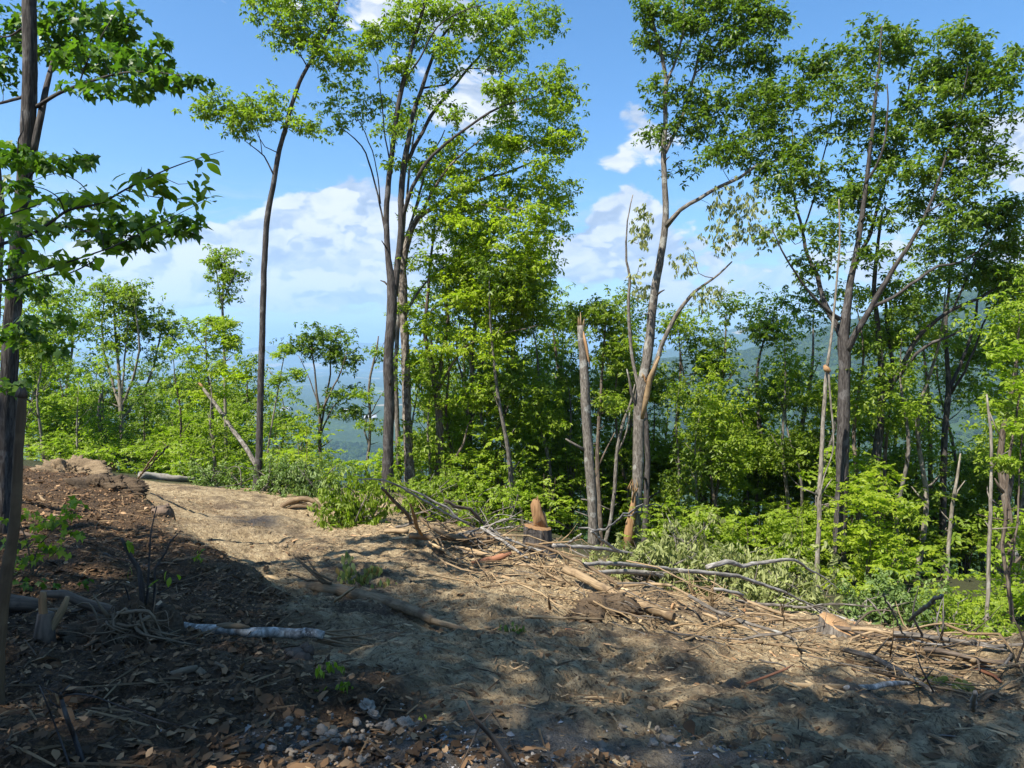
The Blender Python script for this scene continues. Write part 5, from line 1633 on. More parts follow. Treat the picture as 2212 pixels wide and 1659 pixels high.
def bush(label, u, vtop, Y, wpx, leaf, seed, size=.10, kind='spray', dens=.8, name='sapling_bush', group=None, bark='bark_brown', layers=True, zoff=0.0):
    rng = np.random.default_rng(5000 + seed)
    size = size * rng.uniform(.8, 1.25)
    dens = dens * rng.uniform(.6, .95)
    x = (u - 1106) / F * Y
    g = float(H(x, Y))
    top = P(u, vtop, Y)[2]
    hgt = max(.6, top - g)
    W = wpx / 2 / F * Y
    root = thing(name, label, 'bush', (x, Y, g), group)
    sk = Skel()
    for s in range(int(rng.integers(3, 6))):
        a = rng.uniform(0, 6.28)
        e = np.array([x + math.cos(a) * W * rng.uniform(.1, .6), Y + math.sin(a) * W * rng.uniform(.1, .6), g + hgt * rng.uniform(.7, .98)])
        b0 = np.array([x + rng.normal(0, .1), Y + rng.normal(0, .1), g - .1])
        m = b0 * .5 + e * .5 + [rng.normal(0, .1), rng.normal(0, .1), .1]
        r0 = .008 + .006 * hgt
        path, rad = resample([b0, m, e], [r0, r0 * .7, .004], .2)
        V, po, re = tube(path, rad, 6, rng, .05)
        put('stem', V, po, M[bark], root, {'rest': re})
        sk.add(path, rad)
    cs = size * 2.3
    ntot = dens * math.pi * W * hgt * .5 / (.5 * math.pi * (cs / 2) ** 2) * 3.2
    nt_ = max(4, int(ntot / 16))
    f = rng.uniform(.08, 1, nt_)
    prof = np.sqrt(np.clip(1 - ((f - .40) / .62) ** 2, .05, 1))
    a = rng.uniform(0, 6.28, nt_)
    rad_ = np.sqrt(rng.uniform(.02, 1, nt_)) * W * prof
    S = np.column_stack([x + np.cos(a) * rad_, Y + np.sin(a) * rad_, g + f * hgt])
    mb = MB()
    grow(sk, S[::2], mb, rng, .004, 3)
    if mb.n:
        mb.build('twigs', M[bark], root)['kind'] = 'stuff'
    sp_ = np.array([.30, .30, .09 if layers else .2]) * size / .10
    C = np.repeat(S, 16, 0) + rng.normal(0, 1, (nt_ * 16, 3)) * sp_
    C[:, 2] = np.maximum(C[:, 2], g + .05)
    foliage('foliage', C, size * 1.15, kind, M[leaf], root, rng, .30 if layers else .4)
    return root


BU = []
rb = np.random.default_rng(88)
for u in range(75, 560, 44):                     # beyond the far end of the road
    BU.append((u + rb.uniform(-10, 10), rb.uniform(850, 950), rb.uniform(24.5, 29), rb.uniform(110, 150), 'leaf_bright', .105))
for u in range(100, 560, 62):
    BU.append((u + rb.uniform(-14, 14), rb.uniform(945, 990), rb.uniform(22, 24), rb.uniform(90, 120), 'leaf_bright', .095))
for u, v in [(600, 900), (650, 925), (590, 960), (700, 985), (640, 1000), (745, 1000), (790, 1000), (610, 1020)]:
    BU.append((u, v, rb.uniform(20.5, 23), rb.uniform(90, 130), 'leaf_yellow' if rb.uniform() < .4 else 'leaf_bright', .10))
for u in range(860, 1270, 46):
    BU.append((u + rb.uniform(-10, 10), rb.uniform(820, 980), rb.uniform(21.5, 24), rb.uniform(100, 140), 'leaf_bright' if rb.uniform() < .6 else 'leaf_yellow', .105))
for u in range(900, 1250, 70):
    BU.append((u + rb.uniform(-15, 15), rb.uniform(1010, 1060), rb.uniform(20.6, 22), rb.uniform(80, 110), 'leaf_bright', .095))
for u in range(1300, 1800, 54):
    BU.append((u + rb.uniform(-10, 10), rb.uniform(860, 1020), rb.uniform(21.5, 24.5), rb.uniform(110, 150), 'leaf_bright' if rb.uniform() < .7 else 'leaf_mid', .105))
for u in range(1460, 1800, 66):
    BU.append((u + rb.uniform(-15, 15), rb.uniform(1020, 1120), rb.uniform(18, 20), rb.uniform(90, 120), 'leaf_bright', .095))
for u in range(1720, 2230, 54):
    BU.append((u + rb.uniform(-12, 12), rb.uniform(900, 1110), rb.uniform(18.5, 22), rb.uniform(110, 160), 'leaf_mid' if rb.uniform() < .5 else 'leaf_bright', .11))
for u, v, Y in [(1870, 1070, 16.0), (1940, 1150, 15.4), (1895, 1000, 17), (2060, 1290, 12.8), (2190, 1290, 13.2), (2205, 1180, 14)]:
    BU.append((u, v, Y, rb.uniform(90, 140), 'leaf_yellow' if rb.uniform() < .6 else 'leaf_bright', .10))
cnt = {}
for it in sorted(BU, key=lambda t: t[0]):
    key = (between(it[0]), it[4])
    cnt.setdefault(key, []).append(it)
for key, its in cnt.items():
    its = sorted(its, key=lambda t: t[0])
    for n, it in enumerate(its):
        if len(its) == 1:
            lab = f"{_sz[it[4]]} sapling bush at the wood edge, the only one {key[0]}"
        else:
            h_ = 'leftmost' if n == 0 else ('rightmost' if n == len(its) - 1 else _ORD[n].strip() + ' from left')
            lab = f"{_sz[it[4]]} sapling bush, {h_} of those {key[0]}"
        if len(lab.split()) > 16:
            lab = ' '.join(lab.split()[:16])
        bush(lab, it[0], it[1], it[2], it[3], it[4], len(_seen_labels), it[5], group='sapling bushes of the wood edge')
        _seen_labels[lab] = 1
print('leaves', LEAVES[0])
# ------------------------------------------------------------------ trees out of view that shade the foreground
SH = [((-7.6, -1.8, 15, 2.8), 'tall oak left of the viewer shading the leaf bank'), ((-11.2, .8, 15, 2.8), 'tall oak on the bank left of the maple'),
      ((-5.0, -4.6, 16, 3.0), 'tall oak behind the viewer on the bank'), ((-13.0, -4.0, 18, 3.2), 'tall oak deep in the woods left of the road'),
      ((-3.6, -2.8, 15, 2.5), 'tall oak close behind the viewer'), ((-1.4, -3.0, 15, 2.3), 'tall oak right behind the viewer'), ((-9.4, -.6, 14, 2.6), 'lower oak between the two bank oaks')]
for i, (w, lab) in enumerate(SH):
    w = (w[0], w[1], w[2], w[3])
    bg_tree(lab, 0, 0, 0, 0, 'leaf_dark', 'bark_dark', 400 + i, .15, dens=.85, low=.50, name='shade_tree', world=w)

# ------------------------------------------------------------------ fallen wood


def c0(x, y):
    return (.2667 * x, 958.5 + .2667 * y)


def c1(x, y):
    return (774 + .3486 * x, 1017.5 + .3486 * y)


def c2(x, y):
    return (1142.9 + .3486 * x, 1091.3 + .3486 * y)


def c3(x, y):
    return (1474.7 + .3486 * x, 1142.9 + .3486 * y)


def c4(x, y):
    return (1843.3 + .2905 * x, 1290.3 + .2905 * y)


def c5(x, y):
    return (.3486 * x, 1253.5 + .3486 * y)


drng = np.random.default_rng(321)


def ground_path(pts, lift=0.0):
    """photo points on the ground, or held a given height above it"""
    if not any(len(p) > 2 for p in pts):
        return np.array([G(p[0], p[1]) + [0, 0, lift] for p in pts])
    ys = []
    for p in pts:
        l = p[2] if len(p) > 2 else 0.0
        y = 11.0
        for _ in range(4):
            y = min(hit(p[0], p[1] + l * F / y, H)[1], 17.5)
        ys.append(y)
    t = np.linspace(-1, 1, len(pts))
    wt = np.array([1.0 / (.25 + (p[2] if len(p) > 2 else 0)) for p in pts])
    k, m = np.polyfit(t, ys, 1, w=wt) if len(pts) > 2 else (0.0, float(np.mean(ys)))
    ym_ = float(np.average(ys, weights=wt))
    k = float(np.clip(k, -.9, .9))
    return np.array([P(p[0], p[1], ym_ + k * (tt - float(np.average(t, weights=wt)))) for p, tt in zip(pts, t)])


def stick(name, label, cat, pts, w, mat, lift=0.0, taper=.75, k=8, rough=.10, flat=None, group=None, Y=None, step=.10, jit=.010, children=()):
    """a piece of wood lying along photo points; w: photo width; (u, v, lift) lifts it off the ground"""
    if Y is None:
        q = ground_path(pts, lift)
    else:
        ys = np.interp(np.linspace(0, 1, len(pts)), np.linspace(0, 1, len(Y)), Y) if isinstance(Y, (list, tuple)) else np.full(len(pts), Y)
        q = np.array([P(p[0], p[1], y) for p, y in zip(pts, ys)])
    ym = q[:, 1].mean()
    ws = np.interp(np.linspace(0, 1, len(q)), np.linspace(0, 1, len(w)), w) if isinstance(w, (list, tuple)) else np.linspace(1, taper, len(q)) * w
    r = ws / 2 / F * ym
    if Y is None and lift == 0.0:
        q[:, 2] += r * .55
    path, rad = resample(q, r, step)
    path[1:-1] += drng.normal(0, jit * .5, path[1:-1].shape)
    V, po, re = tube(path, rad, k, drng, rough, flat=flat)
    base = path[len(path) // 2] - [0, 0, rad[len(path) // 2]]
    o = put(name, V, po, M[mat], None, {'rest': re}, base=base)
    return tag(o, label, cat, group)


def split_end(o, at, dirv, n, L, r, mat, name='splinter'):
    """torn fibres at a broken end, one mesh per sliver"""
    base = np.array(o.location)
    d = np.asarray(dirv, float)
    d /= np.linalg.norm(d)
    for i in range(n):
        off = drng.normal(0, r * .5, 3)
        dd = d + drng.normal(0, .22, 3)
        l = L * drng.uniform(.4, 1.0)
        V, po, re = tube([at + off - d * .06, at + off + dd * l * .5, at + off + dd * l], [r * .35, r * .25, .002], 5, drng, .1, flat=.5)
        s = put(name, V - base, po, M[mat], None, {'rest': re})
        s.parent = o


# the long log across the road, split at its upper end
lg = stick('log', 'long muddy log lying across the dirt road, torn apart at its far end', 'log', [(650, 1268), (690, 1277), (735, 1285), (790, 1297), (850, 1312), (900, 1330), (935, 1345)], [18, 27, 29, 27, 24, 22, 17], 'wood_tan', k=14, rough=.10, step=.07)
q = ground_path([(660, 1270), (700, 1280)])
split_end(lg, q[1] + [0, 0, .09], q[0] - q[1] + [0, 0, .10], 7, .75, .07, 'wood_brown')
stick('peeled_pole', 'curved peeled pole continuing from the long muddy log', 'branch', [(930, 1344), (965, 1353), (1000, 1362), (1030, 1372), (1060, 1386), (1100, 1397)], [15, 14, 10, 7, 5, 2], 'wood_tan', k=9)
stick('broken_stick', 'pale stick leaning against the torn end of the long muddy log', 'stick', [(722, 1302, .02), (745, 1285, .16), (770, 1267, .30)], 7, 'wood', k=6)
stick('broken_stick', 'thin curved stick lying right of the long muddy log end', 'stick', [(1010, 1368), (1060, 1378), (1110, 1392), (1170, 1400)], 6, 'wood_tan', k=6)

# birch log on the leaf bank
bl = stick('birch_log', 'white birch log with peeled bark lying in the shaded leaves', 'log', [(345, 1372), (400, 1377), (470, 1384), (560, 1388), (640, 1391), (700, 1394)], [21, 22, 22, 21, 21, 18], 'birch', lift=.075, k=16, rough=.05, step=.07)
q = ground_path([(380, 1376), (470, 1383), (540, 1386), (640, 1390), (735, 1393)])
for a, b in ((1, 2),):
    pa, pb_ = q[a] + [0, -.01, .118], q[b] + [0, -.01, .116]
    V, po, re = tube([pa, pa * .7 + pb_ * .3, pa * .3 + pb_ * .7, pb_], [.008, .026, .025, .008], 8, drng, .1)
    o = put('peeled_bark', V - np.array(bl.location), po, M['wood_tan'], None, {'rest': re})
    o.parent = bl
split_end(bl, q[3] * .35 + q[4] * .65 + [0, 0, .06], q[4] - q[3], 8, .55, .05, 'wood_tan')

# left foreground: rotten log, broken forked stump, dark fallen stem, uprooted sapling
rl = stick('rotten_log', 'old rotten log with a hollow side lying behind the forked broken stump', 'log', [c5(-120, 200), c5(40, 205), c5(150, 215), c5(250, 222)], [34, 36, 34, 28], 'rotten', k=14, rough=.14, lift=.08)
stick('split_log', 'pale split log half buried in leaves beside the rotten log', 'log', [c5(290, 205), c5(400, 205), c5(500, 205), c5(570, 212)], [14, 17, 15, 8], 'wood_tan', k=10, rough=.15, flat=.4)
fl = stick('fallen_log', 'dark fallen stem lying against the uprooted sapling', 'log', [(*c5(250, 95), .20), (*c5(400, 110), .20), (*c5(520, 160), .18), (*c5(640, 200), .12), (*c5(740, 225), .05)], [14, 20, 24, 26, 24], 'rotten', k=12, rough=.10)
b0 = G(*c5(280, 400))
fs = thing('forked_stump', 'broken forked stump with two torn orange brown prongs in the leaf litter', 'stump', b0)
Yf = b0[1]
for pts, ws in [([(285, 420), (282, 330), (272, 220), (262, 120), (268, 72)], [34, 24, 19, 17, 14]), ([(290, 410), (310, 320), (350, 240), (395, 165), (420, 102)], [26, 20, 17, 15, 10])]:
    q = np.array([P(*c5(*p), Yf) for p in pts])
    path, rad = resample(q, np.array(ws) / 2 / F * Yf, .05)
    V, po, re = tube(path, rad, 10, drng, .14, flat=.25)
    put('prong', V, po, M['wood'] if ws[0] < 30 else M['wood_orange'], fs, {'rest': re})
V, po, re = tube([b0 - [0, 0, .1], b0 + [0, 0, .06], b0 + [.01, 0, .22]], [.085, .07, .05], 10, drng, .15)
put('stump_base', V, po, M['rotten'], fs, {'rest': re})

b0 = G(*c0(1130, 1640))
Yr = b0[1]
ur = thing('uprooted_sapling', 'uprooted sapling with a clod of tangled dirty roots', 'root', b0)
# root clod: a lump of soil


def lump(c, ax, seed, sub=4, amp=.28, freq=2.6):
    th = np.linspace(0, np.pi, 7 * sub + 3)
    ph = np.linspace(0, 2 * np.pi, 13 * sub + 1)[:-1]
    T, Ph = np.meshgrid(th, ph, indexing='ij')
    d = np.stack([np.sin(T) * np.cos(Ph), np.sin(T) * np.sin(Ph), np.cos(T)], -1)
    n_ = fbm(d[..., 0] * freq + d[..., 2] * 1.7, d[..., 1] * freq - d[..., 2] * 1.3, 6, seed, .62)
    r = 1 + amp * n_ * np.clip(np.sin(T) + .3, 0, 1)
    V = np.asarray(c) + d * r[..., None] * np.asarray(ax)
    nr, nc = T.shape
    idx = np.arange(nr * nc).reshape(nr, nc)
    q_ = np.stack([idx[:-1], idx[1:], np.roll(idx[1:], -1, 1), np.roll(idx[:-1], -1, 1)], -1).reshape(-1, 4)
    return V.reshape(-1, 3), [q_]


V, po = lump(P(*c0(1120, 1520), Yr), np.array([.23, .18, .22]), 7, 6, .9, 3.0)
put('root_clod', V, po, M['clods'], ur, {'tint': np.clip(.22 + .12 * drng.random(len(V)), 0, 1)})
V, po = lump(P(*c0(860, 1560), Yr + .05), np.array([.30, .16, .13]), 8, 6, .9, 3.0)
put('root_clod', V, po, M['clods'], ur, {'tint': np.clip(.28 + .14 * drng.random(len(V)), 0, 1)})
for pts, w in [([(1150, 1560), (1140, 1350), (1150, 1200), (1115, 1000), (1060, 920), (1000, 800), (985, 770)], 15), ([(1170, 1500), (1190, 1300), (1200, 1100), (1215, 850), (1225, 700), (1270, 510)], 7),
               ([(1230, 1460), (1250, 1260), (1255, 1150), (1260, 1000), (1330, 900), (1380, 790), (1440, 730)], 7), ([(1100, 1500), (1060, 1300), (1030, 1200), (1010, 1150)], 6), ([(1250, 1230), (1330, 1190), (1400, 1150)], 4)]:
    q = np.array([P(*c0(*p), Yr - .02 * i) for i, p in enumerate(pts)])
    path, rad = resample(q, np.linspace(1, .35, len(q)) * w / 2 / F * Yr, .06)
    V, po, re = tube(path, rad, 8, drng, .1)
    put('stem', V, po, M['bark_dark'], ur, {'rest': re})
for i in range(120):
    s = P(*c0(drng.uniform(820, 1250), drng.uniform(1360, 1640)), Yr - .16)
    a = drng.uniform(-2.6, .2) if drng.uniform() < .8 else drng.uniform(0, 3)
    L = drng.uniform(.12, .42)
    d = np.array([math.cos(a), drng.uniform(-.5, .1), math.sin(a) * .8])
    q = [s, s + d * L * .5 + drng.normal(0, .03, 3), s + d * L + [0, 0, -.05] + drng.normal(0, .05, 3)]
    q[2][2] = max(q[2][2], float(H(q[2][0], q[2][1])) + .01)
    r0 = drng.choice([.004, .006, .010, .016], p=[.4, .3, .2, .1])
    path, rad = resample(q, [r0, r0 * .7, r0 * .2], .05)
    V, po, re = tube(path, rad, 5, drng, .1)
    put('root', V, po, M['root'], ur, {'rest': re})
pos = np.array([P(*c0(u, v), Yr - .1) for u, v in [(1030, 780), (1050, 1000), (1050, 1020), (1080, 800), (1020, 800), (1350, 1030), (1380, 1080), (1440, 1060), (1290, 1100)]])
leaf_objects(pos, hang_rot(drng, len(pos), None, (.3, 1.2), .5), drng.uniform(.06, .10, len(pos)), OVATES, M['leaf_mid'], ur, drng, 300)

# dirt clod and big root right of the birch log foot
b0 = G(432, 1458)
rt = thing('root_mound', 'grey mound of torn turf with a thick root hanging out', 'root', b0)
V, po = lump(b0 + [0, .06, .0], np.array([.17, .14, .09]), 17, 6, .7, 3.0)
put('turf', V, po, M['clods'], rt, {'tint': np.clip(.25 + .16 * drng.random(len(V)), 0, 1)})
for pts, ws in [([c5(960, 610), c5(1050, 590), c5(1130, 565), c5(1220, 545)], [12, 15, 15, 13]), ([c5(1225, 550), c5(1270, 590), c5(1300, 640), c5(1320, 690)], [14, 16, 14, 4]), ([c5(1330, 510), c5(1400, 545), c5(1450, 580)], [7, 6, 3])]:
    q = np.array([P(u, v, b0[1] - .16) for u, v in pts])
    path, rad = resample(q, np.array(ws) / 2 / F * b0[1], .05)
    V, po, re = tube(path, rad, 9, drng, .1)
    put('root', V, po, M['root'], rt, {'rest': re})

# dark rotted stumps on the bank
for (u, v, w, hh, lab) in [(350, 1112, 46, 16, 'dark rotted stump on the crest of the bank'), (645, 1432, 60, 24, 'low dark rotten stump in the shaded leaves above the birch log')]:
    b0 = G(u, v)
    st_ = thing('rotten_stump', lab, 'stump', b0)
    r = w / 2 / F * b0[1]
    hgt = hh / F * b0[1]
    V, po, re = tube([b0 - [0, 0, .12], b0 + [0, 0, hgt * .4], b0 + [0, 0, hgt]], [r * 1.2, r, r * .85], 16, drng, .16)
    put('stump_base', V, po, M['rotten'], st_, {'rest': re})
    for i in range(5):
        a = drng.uniform(0, 6.28)
        at = b0 + [math.cos(a) * r * .75, math.sin(a) * r * .75, hgt * .9]
        V, po, re = tube([at, at + [.01, 0, hgt * .3], at + [.02, 0, hgt * drng.uniform(.4, .7)]], [.04, .03, .004], 6, drng, .2, flat=.4)
        put('splinter', V, po, M['rotten'], st_, {'rest': re})
# dug earth heap at the far left
for k, (u, v, ax, lab) in enumerate([(150, 1022, (1.3, 1.0, .62), 'heap of dug tan earth at the far left of the road'), (215, 1052, (1.2, .8, .40), 'lower heap of dark earth below the tan heap')]):
    b0 = G(u, v)
    V, po = lump(b0 + [0, 0, -.05], np.array(ax) * (.42 if k == 0 else .5), 60 + k, 9, 1.1, 3.4)
    o = put('earth_heap', V, po, M['clods'], None, {'tint': np.clip((.72 if k == 0 else .25) + .3 * fbm(V[:, 0] * 3, V[:, 2] * 3, 3, 9), 0, 1)}, base=b0)
    tag(o, lab, 'earth heap')

# torn root arch by the brush
b0 = G(640, 1105)
ra = thing('torn_root', 'arched torn root plate standing out of the soil beside the brush', 'root', b0)
for pts, ws in [([(598, 1112), (612, 1092), (640, 1080), (662, 1078), (685, 1088), (700, 1108)], [5, 11, 13, 12, 8, 3]), ([(610, 1100), (640, 1094), (676, 1096), (694, 1112)], [3, 7, 8, 3]), ([(625, 1090), (650, 1086), (668, 1094), (672, 1108)], [4, 6, 5, 2]), ([(655, 1080), (640, 1072), (618, 1074)], [4, 3, 1]), ([(600, 1114), (588, 1098), (590, 1086)], [8, 7, 3])]:
    q = np.array([P(u, v, b0[1] + .1) for u, v in pts])
    path, rad = resample(q, np.array(ws) / 2 / F * b0[1], .07)
    V, po, re = tube(path, rad, 9, drng, .2)
    put('root', V, po, M['wood_brown'], ra, {'rest': re})

# grey logs at the end of the road
stick('grey_log', 'grey barkless log lying at the far end of the road', 'log', [(302, 1034), (340, 1037), (380, 1041), (420, 1044)], [16, 16, 14, 12], 'wood_grey', lift=.10, k=12, rough=.05)
stick('grey_log', 'long thin grey log lying farther along, half hidden by slash', 'log', [(415, 1036), (470, 1042), (520, 1046), (560, 1048)], [9, 9, 8, 7], 'wood_grey', lift=.25, k=10)
for pts, w, lab in [([(298, 1036, .1), (316, 1010, .9), (340, 975, 1.9)], 5, 'pale forked dead branch leaning up from the grey log'), ([(312, 1020, .6), (345, 985, 1.6), (362, 965, 2.1)], 4, 'thin pale branch crossing the forked dead branch')]:
    stick('dead_branch', lab, 'branch', pts, w, 'wood_tan', k=6)

# cut stump with the standing slab
b0 = G(1163, 1196)
Ys = b0[1]
cs_ = thing('cut_stump', 'big sawn stump with a tall orange slab left standing on it', 'stump', b0)
pxm = Ys / F
r = 31 * pxm
hgt = 52 * pxm
n = 40
rings = []
ridge = 1 + .05 * np.sin(np.arange(n) * 2 * np.pi / n * 13) + drng.uniform(-.03, .03, n)
cx, cyy = b0[0], b0[1] + r
for f, s in [(-.25, 1.35), (0, 1.16), (.25, 1.05), (.6, .99), (.97, .95)]:
    a = np.arange(n) * 2 * np.pi / n
    rings.append(np.stack([cx + np.cos(a) * r * s * ridge, cyy + np.sin(a) * r * s * ridge, np.full(n, b0[2] + hgt * f) - .03 * np.cos(a) * f], -1))
V = np.concatenate(rings)
idx = np.arange(len(V)).reshape(5, n)
qd = np.stack([idx[:-1], np.roll(idx[:-1], -1, 1), np.roll(idx[1:], -1, 1), idx[1:]], -1).reshape(-1, 4)
a = np.arange(n) * 2 * np.pi / n
rest = np.concatenate([np.stack([np.cos(a) * r, np.sin(a) * r, np.full(n, i * .12)], -1) for i in range(5)])
put('bark', V, [qd], M['bark_dark'], cs_, {'rest': rest})
top = rings[-1].copy()
top[:, :2] = [cx, cyy] + (top[:, :2] - [cx, cyy]) * .93
top[:, 2] += .015
V = np.concatenate([rings[-1] * 1.0, top, [[cx, cyy, top[:, 2].mean()]]])
i0 = np.arange(n)
put('cut_face', V, [np.stack([i0, (i0 + 1) % n, n + (i0 + 1) % n, n + i0], -1), np.stack([n + i0, n + (i0 + 1) % n, np.full(n, 2 * n)], -1)], M['wood_orange'], cs_,
    {'rest': np.column_stack([V[:, 0] - cx, V[:, 1] - cyy, V[:, 2] * 0])})


def slab(name, front, depth, mat, parent):
    """a board with a given front outline (world points) and thickness along y"""
    fpts = np.array(front)
    m = len(fpts)
    bk = fpts + [0, depth, 0] + drng.normal(0, .006, fpts.shape)
    c0_, c1_ = fpts.mean(0) + [0, -.006, 0], bk.mean(0)
    V = np.concatenate([fpts, bk, [c0_, c1_]])
    i = np.arange(m)
    j = (i + 1) % m
    return put(name, V, [np.stack([i, j, m + j, m + i], -1)[:, ::-1], np.stack([i, j, np.full(m, 2 * m)], -1), np.stack([m + j, m + i, np.full(m, 2 * m + 1)], -1)], M[mat], parent,
               {'rest': np.column_stack([V[:, 0] - V[0, 0], V[:, 1] - V[0, 1], V[:, 2]])}, smooth=False)


def s1(x, y):                                      # crop of the stump: 1659 px for 200 photo px
    return ((1480 + x * 200 / 1659) * .73733, (1420 + y * 200 / 1659) * .73733)


slab('slab', [P(*s1(x, y), Ys + r * .85) for x, y in [(720, 1110), (690, 950), (655, 760), (625, 600), (615, 500), (660, 400), (680, 372), (740, 385), (800, 380), (830, 440), (870, 500), (885, 600), (910, 680), (960, 830), (1000, 980), (1020, 1130)]], .10, 'wood_orange', cs_)
slab('slab', [P(*s1(x, y), Ys + r * 1.1) for x, y in [(1000, 1150), (985, 980), (940, 800), (900, 640), (940, 660), (980, 720), (1010, 850), (1030, 1000), (1050, 1160)]], .07, 'wood', cs_)

for k in range(9):
    x_ = drng.uniform(660, 850)
    p0_ = P(*s1(x_, 430 + abs(x_ - 730) * .5), Ys + r * .85 + drng.uniform(.02, .08))
    V, po, re = tube([p0_, p0_ + [drng.normal(0, .01), 0, drng.uniform(.02, .05)], p0_ + [drng.normal(0, .015), 0, drng.uniform(.06, .13)]], [.022, .014, .002], 5, drng, .2, flat=.5)
    put('splinter', V, po, M['wood_orange'], cs_, {'rest': re})

# low sawn stump on the right
b0 = G(1826, 1390)
Ys = b0[1]
s2 = thing('low_stump', 'low sawn stump with a bright orange cut face at the slash line', 'stump', b0)
pxm = Ys / F
r = 38 * pxm
hgt = 30 * pxm
cx, cyy = b0[0], b0[1] + r * .9
rings = []
ridge = 1 + .06 * np.sin(np.arange(n) * 2 * np.pi / n * 9 + 1) + drng.uniform(-.03, .03, n)
for f, s in [(-.6, 1.35), (0, 1.15), (.5, 1.02), (1, .98)]:
    zt = b0[2] + hgt * f - np.cos(a) * .07 * max(f, 0) - np.sin(a) * (-.04) * max(f, 0)
    rings.append(np.stack([cx + np.cos(a) * r * s * ridge, cyy + np.sin(a) * r * s * ridge, zt], -1))
V = np.concatenate(rings)
idx = np.arange(len(V)).reshape(4, n)
qd = np.stack([idx[:-1], np.roll(idx[:-1], -1, 1), np.roll(idx[1:], -1, 1), idx[1:]], -1).reshape(-1, 4)
rest = np.concatenate([np.stack([np.cos(a) * r, np.sin(a) * r, np.full(n, i * .1)], -1) for i in range(4)])
put('bark', V, [qd], M['bark_grey'], s2, {'rest': rest})
top = rings[-1].copy()
top[:, :2] = [cx, cyy] + (top[:, :2] - [cx, cyy]) * .95
top[:, 2] += .012
V = np.concatenate([rings[-1], top, [[cx, cyy, top[:, 2].mean()]]])
put('cut_face', V, [np.stack([i0, (i0 + 1) % n, n + (i0 + 1) % n, n + i0], -1), np.stack([n + i0, n + (i0 + 1) % n, np.full(n, 2 * n)], -1)], M['wood_orange'], s2,
    {'rest': np.column_stack([V[:, 0] - cx, V[:, 1] - cyy, V[:, 2] * 0])})

